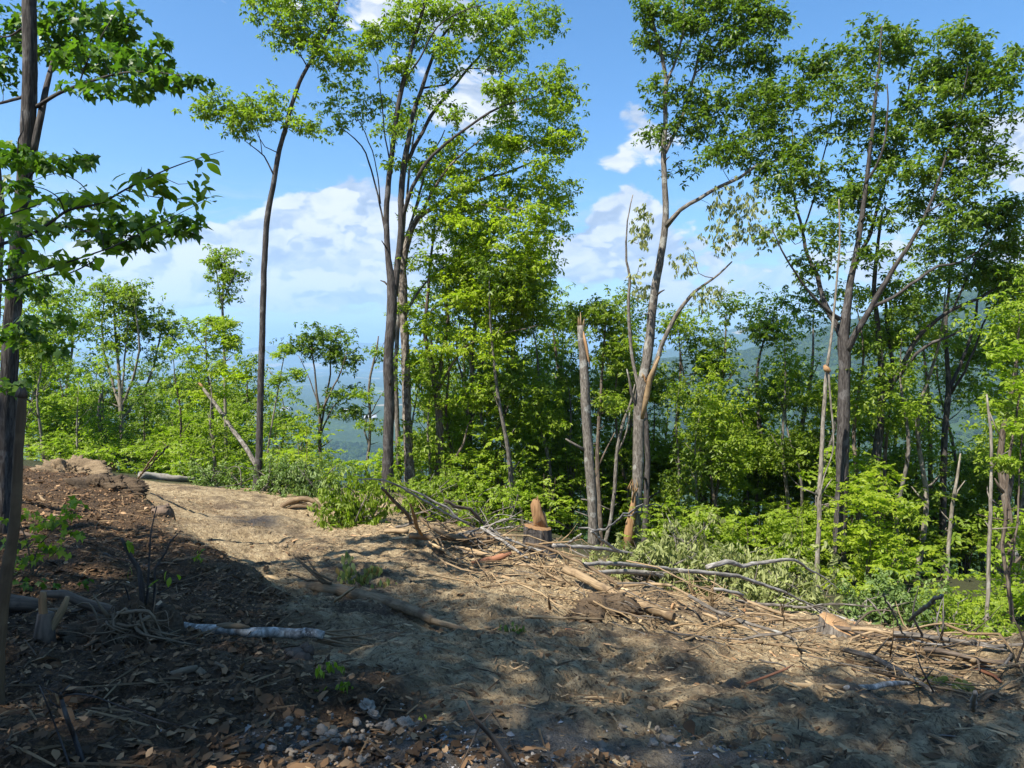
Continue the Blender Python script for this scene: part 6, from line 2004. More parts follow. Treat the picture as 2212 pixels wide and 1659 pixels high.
# ---- the slash pile along the road edge, piece by piece
PILE = [
    ('curved_limb', 'dark curved limb stub rearing out of the slash pile near the brush', 'branch', [(*c1(330, 320), .12), (*c1(300, 262), .45), (*c1(240, 205), .72), (*c1(195, 155), .95), (*c1(148, 105), 1.2)], [10, 9, 8, 7, 6], 'bark_brown'),
    ('bark_slab', 'upright pale slab of peeled wood in the left of the slash pile', 'slab', [(*c1(400, 410), .10), (*c1(362, 345), .42), (*c1(345, 270), .68), (*c1(318, 198), .95)], [8, 10, 9, 3], 'wood'),
    ('thin_branch', 'long thin grey branch arching over the left of the slash pile', 'branch', [(*c1(0, 52), 1.3), (*c1(130, 52), 1.3), (*c1(250, 95), 1.1), (*c1(420, 190), .85), (*c1(560, 270), .55), (*c1(700, 335), .25)], [2.5, 3.5, 4.5, 5, 5, 4], 'bark_silver'),
    ('crooked_branch', 'crooked grey branch sloping down into the slash pile', 'branch', [(*c1(280, 100), 1.05), (*c1(400, 150), .9), (*c1(480, 200), .8), (*c1(540, 215), .75), (*c1(625, 295), .45), (*c1(720, 350), .2)], [3, 5, 5.5, 5, 4.5, 3], 'bark_silver'),
    ('broken_limb', 'limb with a bright broken end reaching out of the slash pile', 'branch', [(*c1(535, 182), .95), (*c1(620, 225), .8), (*c1(690, 235), .75), (*c1(740, 290), .5), (*c1(800, 345), .25), (*c1(850, 400), .05)], [6, 7, 7, 8, 8, 7], 'bark_brown'),
    ('log', 'short log with a pale broken upper end lying in the slash pile', 'log', [(*c1(380, 285), .50), (*c1(450, 345), .36), (*c1(560, 395), .22), (*c1(680, 430), .12)], [10, 11, 12, 12], 'wood_tan'),
    ('log', 'straight pale log butt at the left foot of the slash pile', 'log', [(*c1(165, 372), .06), (*c1(240, 372), .06), (*c1(310, 372), .06)], [10, 10.5, 10], 'wood_tan'),
    ('log', 'dark muddy log lying level behind the front of the slash pile', 'log', [(*c1(320, 400), .10), (*c1(450, 412), .12), (*c1(600, 412), .12), (*c1(760, 408), .12), (*c1(860, 412), .10)], [13, 14, 14, 13, 12], 'wood_brown'),
    ('peeled_pole', 'long pale pole sloping out of the slash pile onto the road', 'branch', [(*c1(430, 438), .12), (*c1(520, 482), .10), (*c1(600, 535), .05), (*c1(680, 588), .03), (*c1(770, 622), .02)], [6, 7, 7, 6, 4], 'wood'),
    ('thin_branch', 'thin curved peeled branch lying over the pale pole', 'branch', [(*c1(430, 350), .35), (*c1(490, 400), .24), (*c1(520, 450), .18), (*c1(545, 492), .12)], [3, 4, 4, 3], 'wood_tan'),
    ('bark_slab', 'short slanting pale slab beside the thin curved branch', 'slab', [(*c1(440, 375), .3), (*c1(470, 415), .22), (*c1(500, 455), .12)], [6, 7, 4], 'wood'),
    ('peeled_pole', 'pale straight pole in the middle of the slash pile', 'branch', [(*c1(580, 465), .10), (*c1(700, 487), .10), (*c1(830, 525), .06)], [5, 6, 5], 'wood'),
    ('peeled_pole', 'stout peeled pole below the dark muddy log', 'branch', [(*c1(650, 500), .06), (*c1(760, 515), .08), (*c1(870, 530), .06)], [7, 8, 6], 'wood_tan'),
    ('root_wad', 'reddish mass of torn roots at the front of the slash pile', 'root', [(*c1(700, 568), .05), (*c1(800, 548), .12), (*c1(880, 530), .16), (*c1(950, 505), .18)], [5, 12, 14, 8], 'wood_red'),
    ('broken_limb', 'stout grey limb sloping down left of the big sawn stump', 'branch', [(*c1(760, 350), .5), (*c1(860, 410), .35), (*c1(950, 470), .22), (*c1(1050, 540), .1)], [7, 8, 7, 5], 'bark_silver'),
    ('thin_branch', 'thin grey branch crossing in front of the big sawn stump', 'branch', [(*c1(820, 380), .6), (*c1(900, 420), .42), (*c1(1000, 450), .32), (*c1(1100, 490), .2)], [3, 4, 4, 3], 'wood_grey'),
    ('long_pole', 'long brown pole sloping down right from the big sawn stump', 'branch', [(*c2(-20, 235), .42), (*c2(130, 270), .38), (*c2(260, 330), .34), (*c2(400, 400), .28), (*c2(500, 465), .18), (*c2(590, 512), .08)], [6, 6.5, 7, 6.5, 6, 4], 'wood_brown'),
    ('stripped_log', 'thick log stripped of bark with a sawn end facing the road', 'log', [(*c2(225, 395), .14), (*c2(330, 440), .14), (*c2(430, 497), .13), (*c2(560, 560), .12), (*c2(680, 610), .12), (*c2(790, 655), .12), (*c2(890, 690), .12)], [20, 20, 19, 18, 18, 18, 17], 'wood_tan'),
    ('grey_branch', 'long forked grey branch lying behind the thick stripped log', 'branch', [(*c2(150, 250), .5), (*c2(260, 257), .5), (*c2(400, 266), .45), (*c2(500, 276), .42), (*c2(620, 300), .36), (*c2(740, 322), .3), (*c2(850, 352), .2)], [9, 9, 9, 8, 8, 7, 5], 'bark_silver'),
    ('grey_branch', 'second long grey branch lying below the forked one', 'branch', [(*c2(340, 366), .3), (*c2(500, 362), .32), (*c2(640, 370), .32), (*c2(800, 385), .3), (*c2(1010, 412), .26)], [8, 9, 9, 8, 7], 'bark_silver'),
    ('grey_branch', 'mossy grey branch half buried under the wilting leaves', 'branch', [(*c2(400, 420), .1), (*c2(560, 410), .14), (*c2(720, 420), .14), (*c2(880, 440), .12), (*c2(1000, 460), .08)], [8, 10, 11, 10, 7], 'wood_grey'),
    ('arched_branch', 'crooked grey branch arching up in front of the forked split trunk', 'branch', [(*c2(310, 140), 1.0), (*c2(390, 150), 1.0), (*c2(460, 152), 1.0), (*c2(520, 112), 1.25), (*c2(590, 62), 1.5), (*c2(660, 18), 1.75), (*c2(705, -8), 1.9)], [4, 5, 5.5, 5, 4.5, 3.5, 2], 'bark_silver'),
    ('arched_branch', 'thin fork of the arching branch bending to the right', 'branch', [(*c2(580, 66), 1.48), (*c2(640, 62), 1.5), (*c2(700, 20), 1.7), (*c2(760, 0), 1.8), (*c2(830, -10), 1.85)], [3, 3.5, 3, 2.5, 1.2], 'bark_silver'),
    ('grey_branch', 'stout branch rising from the forked grey branch to a snapped end', 'branch', [(*c2(245, 235), .6), (*c2(290, 205), .75), (*c2(322, 180), .9)], [6, 6, 5], 'bark_silver'),
    ('grey_branch', 'bent grey branch leaning down from the snapped trunk foot', 'branch', [(*c2(385, 165), .95), (*c2(440, 210), .75), (*c2(500, 252), .55), (*c2(570, 292), .35)], [5, 6, 6.5, 6], 'bark_silver'),
    ('log', 'short mossy log end half hidden by the wilting leaves', 'log', [(*c2(1095, 380), .35), (*c2(1160, 358), .42), (*c2(1245, 352), .42)], [9, 11, 10], 'bark_silver'),
    ('long_pole', 'split pole pointing right below the wilting leaves', 'branch', [(*c2(1080, 672), .05), (*c2(1160, 705), .06), (*c2(1269, 745), .05), (*c3(450, 625), .05), (*c3(670, 662), .05)], [7, 6.5, 6, 5.5, 4], 'wood_tan'),
    ('bark_slab', 'dark slab of bark lying on the churned soil below the sawn log end', 'slab', [c2(715, 838), c2(800, 850), c2(900, 872)], [6, 8, 4], 'wood_brown'),
    ('bark_slab', 'dark torn bark strip standing out of the soil in the road', 'slab', [(*c2(880, 930), .02), (*c2(960, 905), .05), (*c2(1030, 885), .06), (*c2(1085, 862), .12)], [6, 8, 8, 3], 'wood_brown'),
    ('grey_arch', 'grey branch with a peeled orange end arching over the leafy slash', 'branch', [(*c3(150, 238), .70), (*c3(270, 205), .80), (*c3(370, 228), .72), (*c3(500, 205), .85), (*c3(650, 188), .95), (*c3(720, 205), .9), (*c3(790, 255), .7), (*c3(850, 282), .6), (*c3(970, 375), .3)], [10, 10, 9, 8, 7, 6, 5, 4, 2], 'bark_silver'),
    ('grey_branch', 'grey branch sloping right with a peeled tip below the arching one', 'branch', [(*c3(-20, 255), .55), (*c3(100, 265), .55), (*c3(230, 278), .5), (*c3(340, 292), .5), (*c3(430, 322), .45), (*c3(520, 352), .4), (*c3(640, 392), .3), (*c3(720, 440), .2), (*c3(820, 475), .12), (*c3(890, 505), .05)], [9, 9, 9, 8, 8, 7, 6, 5, 4, 2.5], 'bark_silver'),
    ('grey_branch', 'short smooth grey branch under the leafy slash', 'branch', [(*c3(195, 370), .28), (*c3(290, 385), .28), (*c3(375, 410), .22)], [7, 8, 7], 'wood_grey'),
    ('long_pole', 'straight peeled pole lying left of the low sawn stump', 'branch', [c3(480, 565), c3(640, 612), c3(820, 660)], [4, 5, 5], 'wood_tan'),
    ('peeled_pole', 'pale thin pole lying in the middle of the slash line', 'branch', [c3(360, 662), c3(560, 690), c3(700, 702), c3(770, 732)], [3, 4, 4, 3], 'wood'),
    ('peeled_pole', 'flat brown pole lying on the road side of the slash line', 'branch', [c3(300, 700), c3(430, 712), c3(570, 692)], [6, 7, 5], 'wood_tan'),
    ('crooked_branch', 'crooked bare stick bent up just below the low sawn stump', 'branch', [(*c3(885, 668), .02), (*c3(960, 640), .10), (*c3(1030, 668), .05), (*c3(1175, 676), .02)], [4, 5, 5, 4], 'wood'),
    ('long_pole', 'pale pole running right of the low sawn stump across the slash', 'branch', [c3(985, 755), c3(1130, 766), c3(1280, 782), c4(140, 410), c4(300, 450)], [6, 7, 7, 6, 4], 'wood_tan'),
    ('forked_stick', 'pale forked stick standing upright left of the low sawn stump', 'stick', [(*c3(625, 600), .05), (*c3(620, 500), .45), (*c3(600, 455), .65), (*c3(570, 420), .8)], [3, 3.2, 2.6, 1.5], 'wood_tan'),
    ('forked_stick', 'thin upright stick crossing the pale forked stick', 'stick', [(*c3(612, 520), .38), (*c3(635, 430), .75), (*c3(655, 365), 1.0)], [2.6, 2.4, 1.4], 'wood_tan'),
    ('bark_slab', 'long red strip of inner bark tilted out of the mud', 'slab', [(*c3(395, 955), .02), (*c3(520, 918), .06), (*c3(640, 870), .10), (*c3(690, 838), .16)], [8, 9, 8, 2], 'wood_red'),
    ('split_log', 'long split orange brown log lying at the right end of the slash line', 'log', [(*c4(250, 345), .10), (*c4(400, 385), .11), (*c4(600, 415), .11), (*c4(780, 448), .10), (*c4(900, 470), .09)], [13, 14, 13, 12, 9], 'wood_tan'),
    ('wood_chunk', 'torn orange chunk at the end of the long split log', 'log', [(*c4(880, 488), .06), (*c4(960, 492), .07), (*c4(1040, 482), .05)], [12, 15, 7], 'wood_orange'),
    ('thin_pole', 'thin grey pole crossing in front of the orange chunk', 'branch', [c4(610, 440), c4(740, 490), c4(880, 530), c4(1050, 560), c4(1290, 595)], [4, 4.5, 4.5, 4, 3], 'wood_grey'),
    ('thin_branch', 'thin grey branch lying along the green edge right of the low sawn stump', 'branch', [(*c4(300, 312), .2), (*c4(420, 312), .2), (*c4(560, 345), .16), (*c4(800, 348), .16), (*c4(950, 362), .12), (*c4(1140, 392), .06)], [3.5, 4, 4, 4, 4, 3], 'bark_silver'),
    ('split_log', 'pale split log at the right edge behind the thin grey pole', 'log', [c4(1040, 385), c4(1150, 375), c4(1290, 355)], [6, 7, 6], 'wood_tan'),
    ('birch_log', 'small birch log with torn pale left end lying before the muddy hollow', 'log', [(*c4(-60, 672), .05), (*c4(0, 672), .05), (*c4(150, 660), .05), (*c4(320, 640), .05), (*c4(470, 630), .04)], [11, 12, 12, 11, 8], 'birch'),
    ('split_log', 'pale torn wood joined to the left end of the small birch log', 'log', [(1695, 1476, .05), (1740, 1482, .06), (1800, 1485, .06), (1828, 1484, .05)], [5, 12, 14, 10], 'wood'),
    ('leaning_stick', 'thin bare stick leaning up among green leaves right of the low stump', 'stick', [(*c4(380, 292), .05), (*c4(330, 190), .6), (*c4(280, 90), 1.1), (*c4(230, 0), 1.5), (*c4(232, -30), 1.65)], [4, 4, 4, 3.5, 2], 'bark_pale'),
    ('broken_limb', 'stout pale limb pointing up right with a broken tip', 'branch', [(*c4(415, 175), .35), (*c4(490, 100), .72), (*c4(560, 58), .95), (*c4(620, 5), 1.2), (*c4(665, -15), 1.32)], [8, 10, 9, 8, 4], 'bark_pale'),
    ('bark_slab', 'orange slab of inner bark lying near the right edge', 'slab', [c4(860, 535), c4(960, 570), c4(1060, 605), c4(1100, 640)], [9, 14, 12, 5], 'wood_red'),
    ('bark_slab', 'curled dark bark slab in the churned soil near the right edge', 'slab', [(*c4(960, 770), .04), (*c4(1010, 728), .08), (*c4(1080, 698), .08)], [7, 10, 6], 'wood_brown'),
    ('wood_stub', 'short upright grey stub of split wood near the right edge', 'log', [(*c4(890, 835), .0), (*c4(896, 770), .14), (*c4(905, 706), .26)], [13, 12, 9], 'wood_grey'),
    ('short_stick', 'short pale cut stick lying on top of the slash', 'stick', [(*c4(225, 525), .05), (*c4(262, 492), .08), (*c4(300, 458), .10)], [5, 5.5, 5], 'wood'),
    ('short_stick', 'brown stick joined behind the short pale cut stick', 'stick', [c4(20, 605), c4(120, 570), c4(225, 530)], [4, 5.5, 5], 'wood_brown'),
    ('short_stick', 'curved brown stick below the short pale cut stick', 'stick', [c4(255, 585), c4(320, 570), c4(385, 530)], [5, 6, 4], 'wood_brown'),
    ('wet_slab', 'wet pinkish slab standing in the muddy hollow', 'slab', [(1788, 1508, .02), (1796, 1522, .04), (1802, 1545, .03), (1800, 1562, .01)], [6, 9, 9, 6], 'wood_grey'),
    ('bark_slab', 'red bark flake lying on the soil right of the long muddy log', 'slab', [(1222, 1361), (1245, 1366), (1268, 1374)], [8, 12, 7], 'wood_red'),
    ('bark_slab', 'small red bark flake next to the larger red flake', 'slab', [(1290, 1386), (1305, 1384), (1325, 1386)], [4, 7, 4], 'wood_red'),
    ('board', 'thin dark plank of bark lying on the soil at the lower right', 'slab', [(2010, 1588), (2080, 1594), (2130, 1600)], [5, 8, 4], 'wood_grey'),
    ('fallen_pole', 'mossy dead pole lying down the shaded bank behind the uprooted sapling', 'log', [c0(120, 720), c0(380, 790), c0(560, 840), c0(800, 910), c0(1000, 960), c0(1250, 1030)], [9, 10, 11, 12, 10, 7], 'rotten'),
    ('dead_stick', 'pale bare stick lying on the upper left bank', 'stick', [c0(190, 320), c0(280, 400), c0(400, 500)], [5, 6, 5], 'wood_tan'),
    ('arched_root', 'bare hooked root sticking up before the sawn log end', 'root', [(*c2(130, 640), .02), (*c2(122, 600), .10), (*c2(120, 570), .18)], [7, 5, 3], 'wood_brown'),
]
for it in PILE:
    nm, lab, cat, pts, w, mat = it
    elev = any(len(p) > 2 for p in pts)
    o = stick(nm, lab, cat, pts, w, mat, k=10 if max(w) > 9 else 7, rough=.10 if cat != 'slab' else .18, flat=.6 if cat == 'slab' else None, lift=0.0 if not elev else .001)
    if nm == 'stripped_log':
        q = ground_path([c2(890, 690)])[0] + [0, 0, .12]
        q0 = ground_path([c2(790, 655)])[0] + [0, 0, .12]
        d = (q - q0) / np.linalg.norm(q - q0)
        rr_ = 8.5 / F * q[1]
        V, po, re = tube([q - d * .01, q + d * .012], [rr_ * .98, rr_ * .95], 16)
        e = put('cut_face', V - np.array(o.location), po, M['wood_orange'], None, {'rest': re})
        e.parent = o
# a clump of earth on the stripped log
b0 = G(*c2(480, 650))
V, po = lump(b0 + [0, 0, .0], np.array([.30, .24, .15]), 91, 7, .9, 3)
tag(put('earth_clod', V, po, M['clods'], None, {'tint': np.clip(.3 + .25 * fbm(V[:, 0] * 6, V[:, 2] * 6, 3, 4), 0, 1)}, base=b0), 'brown clod of earth and bark thrown over the thick stripped log', 'earth clod')
V, po = lump(G(*c2(340, 690)) + [0, 0, -.02], np.array([.19, .15, .09]), 92, 6, .9, 3)
tag(put('earth_clod', V, po, M['clods'], None, {'tint': np.clip(.25 + .25 * fbm(V[:, 0] * 6, V[:, 2] * 6, 3, 4), 0, 1)}, base=G(*c2(340, 690))), 'smaller clod of earth on the road side of the bigger clod', 'earth clod')

# bursts of pale splinters in the pile
for k, (p, nn, lab) in enumerate([(c2(240, 440), 9, 'burst of pale splinters sticking up beside the thick stripped log'), (c2(1000, 590), 7, 'small burst of splinters right of the sawn log end'), (c2(1130, 640), 10, 'fan of pale torn fibres left of the low sawn stump'), (c2(120, 480), 9, 'pale torn fibres on the road side of the long brown pole'), (c2(60, 420), 8, 'tangle of pale splinters in front of the big sawn stump')]):
    b0 = G(*p, .04)
    t = thing('splinter_burst', lab, 'splinters', b0)
    for i in range(nn):
        aa_ = drng.uniform(.3, 2.84)
        L = drng.uniform(.18, .50)
        e = b0 + np.array([math.cos(aa_) * L * .6, drng.uniform(-.12, .12), math.sin(aa_) * L])
        V, po, re = tube([b0 + drng.normal(0, .03, 3), (b0 + e) / 2 + drng.normal(0, .02, 3), e], [.012, .009, .002], 5, drng, .1, flat=.4)
        put('splinter', V, po, M['wood'], t, {'rest': re})

# ---- sapling foreground sticks
ss = thing('dead_twig', 'dark bare twig standing up at the lower left with two withered leaves', 'twig', G(182, 1655))
Yq = 2.95
for pts, ws in [([(186, 1690), (176, 1640), (160, 1590), (143, 1545), (133, 1510), (130, 1498)], [15, 13, 11, 9, 8, 7]), ([(132, 1505), (165, 1499), (205, 1505), (240, 1518), (300, 1540), (350, 1558), (415, 1573)], [4, 3.6, 3.4, 3.2, 3, 2.4, 1]), ([(131, 1500), (140, 1490), (152, 1478)], [5, 4, 2]), ([(130, 1500), (112, 1492), (84, 1482)], [3, 2.5, 1]), ([(131, 1530), (112, 1518), (106, 1506), (110, 1495)], [3, 2.4, 2, 1]), ([(152, 1660), (128, 1590), (95, 1505), (85, 1480)], [5, 4, 3, 2])]:
    q = np.array([P(u, v, Yq + .05 * drng.normal()) for u, v in pts])
    path, rad = resample(q, np.array(ws) / 2 / F * Yq, .03)
    V, po, re = tube(path, rad, 8, drng, .06)
    put('stem', V, po, M['bark_dark'], ss, {'rest': re})
pos = np.array([P(u, v, Yq) for u, v in [(94, 1486), (94, 1504), (118, 1497)]])
leaf_objects(pos, hang_rot(drng, 3, np.array([1.2, 4.4, 0]), (.5, 1.3), .4), np.array([.055, .05, .05]), OVATES, M['litter'], ss, drng, 300, tints=np.array([.6, .7, .65]))
s3 = thing('bare_stick', 'bare greenish stick slanting up from the bottom edge with thin side twigs', 'stick', G(1110, 1655))
Yq = 3.0
for pts, ws in [([(1122, 1685), (1096, 1640), (1062, 1590), (1032, 1560), (1022, 1545), (1005, 1510)], [17, 15, 13, 10, 6, 2]), ([(1034, 1566), (1050, 1552), (1062, 1539), (1085, 1575), (1108, 1612), (1125, 1650)], [4, 3.5, 3.5, 3, 2.5, 1.5]), ([(1036, 1568), (1012, 1620), (990, 1665)], [4, 3, 2])]:
    q = np.array([P(u, v, Yq + .03 * drng.normal()) for u, v in pts])
    path, rad = resample(q, np.array(ws) / 2 / F * Yq, .03)
    V, po, re = tube(path, rad, 8, drng, .06)
    put('stem', V, po, M['bark_brown'], s3, {'rest': re})
# blurred snag at the left
b0 = P(-14, 1480, 3.6)
sn = thing('dead_snag', 'crooked mossy dead snag standing close at the left edge, broken on top', 'dead tree', [b0[0], b0[1], float(H(b0[0], b0[1]))])
q = np.array([[b0[0], b0[1], float(H(b0[0], b0[1])) - .1]] + [P(u, v, 3.6) for u, v in [(-6, 1400), (4, 1310), (16, 1230), (28, 1160), (34, 1100), (37, 1030), (41, 960), (46, 890), (48, 852)]])
path, rad = resample(q, np.array([34, 31, 27, 24, 22, 21, 20, 19, 19, 15]) / 2 / F * 3.6, .04)
V, po, re = tube(path, rad, 16, drng, .09)
put('trunk', V, po, M['wood_brown'], sn, {'rest': re})
for du in (-6, 3):
    V, po, re = tube([P(47 + du, 858, 3.6), P(48 + du, 845, 3.6), P(49 + du, 836, 3.6)], [.025, .016, .003], 6, drng, .2)
    put('splinter', V, po, M['rotten'], sn, {'rest': re})

# ---- green saplings on the left bank and seedlings


def seedling(label, stems, Y, size, mat, shapes, name='seedling', cat='plant', group=None, pitch=(.2, 1.1), r=.004, bark='bark_brown', base=None):
    b0 = G(*stems[0][0]) if base is None else base
    t = thing(name, label, cat, b0, group)
    pos, sz = [], []
    for st in stems:
        path_px, leaves = st[1], st[2]
        q = np.array([b0] + [P(u, v, b0[1] + .05 * drng.normal()) for u, v in path_px])
        path, rad = resample(q, np.linspace(1, .3, len(q)) * r, .05)
        V, po, re = tube(path, rad, 5)
        put('stem', V, po, M[bark], t, {'rest': re})
        for (u, v, nn, spread) in leaves:
            for _ in range(nn):
                pos.append(P(u + drng.normal(0, spread), v + drng.normal(0, spread * .55), b0[1] + drng.normal(0, spread / F * b0[1])))
                sz.append(size * drng.uniform(.75, 1.2))
    pos = np.array(pos)
    leaf_objects(pos, hang_rot(drng, len(pos), None, pitch, .5), np.array(sz), shapes, M[mat], t, drng, 300)
    return t


seedling('green maple sapling with pale leaves on the shaded left bank behind the snag', [((70, 1250), [(80, 1190), (110, 1150), (150, 1120)], [(150, 1105, 12, 10), (160, 1080, 10, 10), (120, 1120, 14, 12), (135, 1140, 12, 12), (165, 1150, 8, 8)]),
                                                                                         ((70, 1250), [(60, 1180), (40, 1120), (30, 1090)], [(60, 1110, 14, 14), (90, 1130, 14, 14), (20, 1120, 14, 14), (80, 1160, 12, 12), (30, 1170, 14, 14)]),
                                                                                         ((70, 1250), [(100, 1210), (140, 1180)], [(110, 1180, 16, 14), (70, 1200, 16, 14), (40, 1215, 12, 14), (140, 1190, 8, 10)])], 0, .085, 'leaf_bright', MAPLES, 'maple_sapling', 'sapling', r=.009)
seedling('low green seedling row below the maple sapling on the bank', [((70, 1275), [(80, 1262)], [(60, 1258, 10, 16), (110, 1262, 8, 14), (30, 1260, 8, 14), (180, 1255, 5, 8)])], 0, .075, 'leaf_maple', MAPLES)
seedling('bright yellow green leaf pair beside the uprooted sapling', [((385, 1360), [(392, 1345)], [(394, 1345, 3, 5), (375, 1348, 2, 4), (352, 1352, 4, 6)])], 0, .075, 'leaf_yellow', OVATES)
seedling('thin leaved green seedling cluster below the birch log', [((705, 1505), [(700, 1470), (705, 1440)], [(690, 1445, 10, 8), (715, 1432, 10, 9), (735, 1440, 6, 6)]), ((705, 1505), [(725, 1490), (745, 1480)], [(715, 1490, 14, 12), (745, 1478, 10, 8), (680, 1490, 8, 10), (700, 1500, 6, 10)])], 0, .05, 'leaf_mid', OVATES, pitch=(.7, 1.5), r=.003)
seedling('two leaved green seedling left of the seedling cluster', [((548, 1490), [(545, 1478)], [(540, 1472, 5, 7), (556, 1480, 4, 6)])], 0, .05, 'leaf_mid', OVATES)
seedling('small green seedling under the shaded root mound', [((595, 1500), [(590, 1488)], [(586, 1488, 5, 8), (604, 1494, 4, 8)])], 0, .045, 'leaf_mid', OVATES)
seedling('lone green sprig by the stones at the bottom', [((908, 1555), [(908, 1548)], [(910, 1548, 3, 4)])], 0, .035, 'leaf_bright', OVATES)
seedling('green blade lying on the bare soil at the bottom', [((1185, 1552), [(1190, 1550)], [(1190, 1550, 2, 2)])], 0, .06, 'leaf_bright', OVATES)
seedling('wispy green twigs on the bank crest right of the uprooted sapling', [((410, 1230), [(420, 1200), (430, 1180)], [(425, 1200, 8, 10), (400, 1225, 6, 8), (440, 1190, 4, 8), (380, 1215, 4, 8), (365, 1235, 5, 8)])], 0, .06, 'leaf_mid', OVATES)
wl = 'leaf_wilt'
seedling('wilted olive sapling drooping in the middle of the dirt road', [((790, 1262), [(770, 1235), (752, 1200), (748, 1182)], [(748, 1195, 14, 6), (752, 1225, 30, 9), (745, 1240, 24, 9)]), ((790, 1262), [(790, 1240), (800, 1222)], [(800, 1228, 24, 7), (780, 1245, 30, 10), (815, 1225, 16, 6)])], 0, .09, wl, OVATES, 'wilted_sapling', 'sapling', pitch=(1.0, 1.55), r=.006)
seedling('wilted leaf bunch lying right of the drooping sapling', [((850, 1275), [(840, 1268)], [(830, 1262, 34, 13), (858, 1272, 28, 10), (875, 1276, 14, 7)])], 0, .09, wl, OVATES, 'wilted_sapling', 'sapling', pitch=(.9, 1.5), r=.004)
seedling('shaded wilted sprigs right of the long muddy log', [((1100, 1375), [(1095, 1350)], [(1095, 1352, 12, 10), (1125, 1362, 12, 10), (1080, 1365, 8, 8)])], 0, .07, 'leaf_grey', OVATES, 'wilted_sapling', 'sapling', pitch=(.9, 1.5), r=.004)
for (u, v, n_, lab) in [(*c4(810, 640), 26, 'limp pale green leaf bunch hanging over the churned soil at the right'), (*c4(545, 600), 18, 'smaller limp leaf bunch left of the pale green one'), (1700, 1500, 16, 'limp shaded leaf bunch beside the muddy hollow'), (2050, 1470, 10, 'curled dry leaves beside the small birch log')]:
    seedling(lab, [((u, v + 12), [(u, v - 8)], [(u, v, n_, 9), (u - 8, v + 6, n_ // 3, 8)])], 0, .11, wl, OVATES, 'wilted_bunch', 'leaves', pitch=(.7, 1.5), r=.004)
seedling('slender green maple shoot leaning right of the low sawn stump', [((2010, 1340), [(2020, 1310), (2030, 1260), (2045, 1225)], [(2050, 1215, 8, 12), (2030, 1235, 12, 14), (2060, 1235, 8, 10), (2020, 1260, 8, 12), (2045, 1270, 8, 12), (1990, 1300, 10, 14)])], 0, .11, 'leaf_bright', MAPLES, 'maple_sapling', 'sapling', r=.008)

# ---- brush thrown at the road edge: cut tops with their leaves


def brush(label, u, v, W, hgt, leaf, kind, seed, size=.11, n=60, name='cut_brush', Y=None):
    rng = np.random.default_rng(7000 + seed)
    b0 = G(u, v) if Y is None else np.array([(u - 1106) / F * Y, Y, float(H((u - 1106) / F * Y, Y))])
    w = W / 2 / F * b0[1]
    h = hgt / F * b0[1]
    t = thing(name, label, 'brush', b0)
    sk = Skel()
    for s in range(14):
        a = rng.uniform(0, 6.28)
        st = b0 + [math.cos(a) * w * .5, math.sin(a) * w * .3, .05]
        e = b0 + np.array([rng.uniform(-1, 1) * w, rng.uniform(-.4, .8) * w, h * rng.uniform(.5, 1.1)])
        path, rad = resample([st, (st + e) / 2 + rng.normal(0, .12, 3), e], [.02, .014, .004], .12)
        V, po, re = tube(path, rad, 6, rng, .08)
        put('branch', V, po, M['bark_grey'], t, {'rest': re})
        sk.add(path, rad)
    n = int(n * .6)
    S_, _R = sk.arr()
    pick = rng.integers(0, len(S_), n)
    C = S_[pick] + rng.normal(0, 1, (n, 3)) * np.array([.16 * w + .1, .14 * w + .1, .12 * h + .05])
    C[:, 2] = np.maximum(C[:, 2], H(C[:, 0], C[:, 1]) + .06)
    mb = MB()
    grow(sk, C[::4], mb, rng, .003, 3)
    if mb.n:
        mb.build('twigs', M['bark_grey'], t)['kind'] = 'stuff'
    C = np.repeat(C, 5, 0) + rng.normal(0, .12, (n * 5, 3))
    C[:, 2] = np.maximum(C[:, 2], H(C[:, 0], C[:, 1]) + .04)
    foliage('foliage', C, size, kind, M[leaf], t, rng, .5)
    return t


brush('dense dark green leafy brush heaped left of the slash pile', 765, 1135, 150, 95, 'leaf_mid', 'hang', 1, .12, 150)
brush('leafy brush heaped behind the torn root arch', 690, 1082, 150, 70, 'leaf_grey', 'hang', 2, .11, 110, Y=17.5)
brush('pale tangled brush around the foot of the slim dark trunk', 590, 1075, 140, 80, 'leaf_grey', 'rosette', 3, .10, 90, Y=18.0)
brush('low green brush between the grey log and the slim trunk', 480, 1050, 150, 45, 'leaf_grey', 'rosette', 4, .10, 70, Y=20)
brush('green brush behind the left half of the slash pile', 900, 1120, 180, 80, 'leaf_mid', 'rosette', 5, .11, 110, Y=16.5)
brush('green brush behind the middle of the slash pile', 1040, 1130, 170, 80, 'leaf_bright', 'rosette', 6, .10, 100, Y=16)
brush('wilting pale green leaf mass hanging on the grey branches', 1440, 1235, 190, 70, 'leaf_wilt', 'hang', 7, .12, 120, Y=12.6)
brush('wilting leaf mass left part, over the mossy grey branch', 1365, 1250, 110, 60, 'leaf_wilt', 'hang', 8, .12, 70, Y=12.2)
brush('large wilting leaf mass under the arching grey branch', 1590, 1270, 230, 100, 'leaf_wilt', 'hang', 9, .12, 190, Y=12.2)
brush('wilting leaf mass between the arching branch and the low stump', 1720, 1310, 190, 90, 'leaf_wilt', 'hang', 10, .12, 130, Y=11.8)
brush('tangled thin leaved brush right of the low sawn stump', 1930, 1350, 190, 75, 'leaf_grey', 'rosette', 11, .08, 150, Y=11.2)
brush('light green brush at the right end of the slash line', 2070, 1380, 190, 60, 'leaf_bright', 'rosette', 12, .08, 110, Y=11.3)
brush('green leaves poking in at the far right end of the slash', 2200, 1420, 90, 40, 'leaf_bright', 'rosette', 13, .08, 50, Y=10.0)
brush('drooping green top of a felled tree beside the forked split trunk', 1490, 1165, 130, 120, 'leaf_wilt', 'hang', 14, .12, 100, Y=15.5)

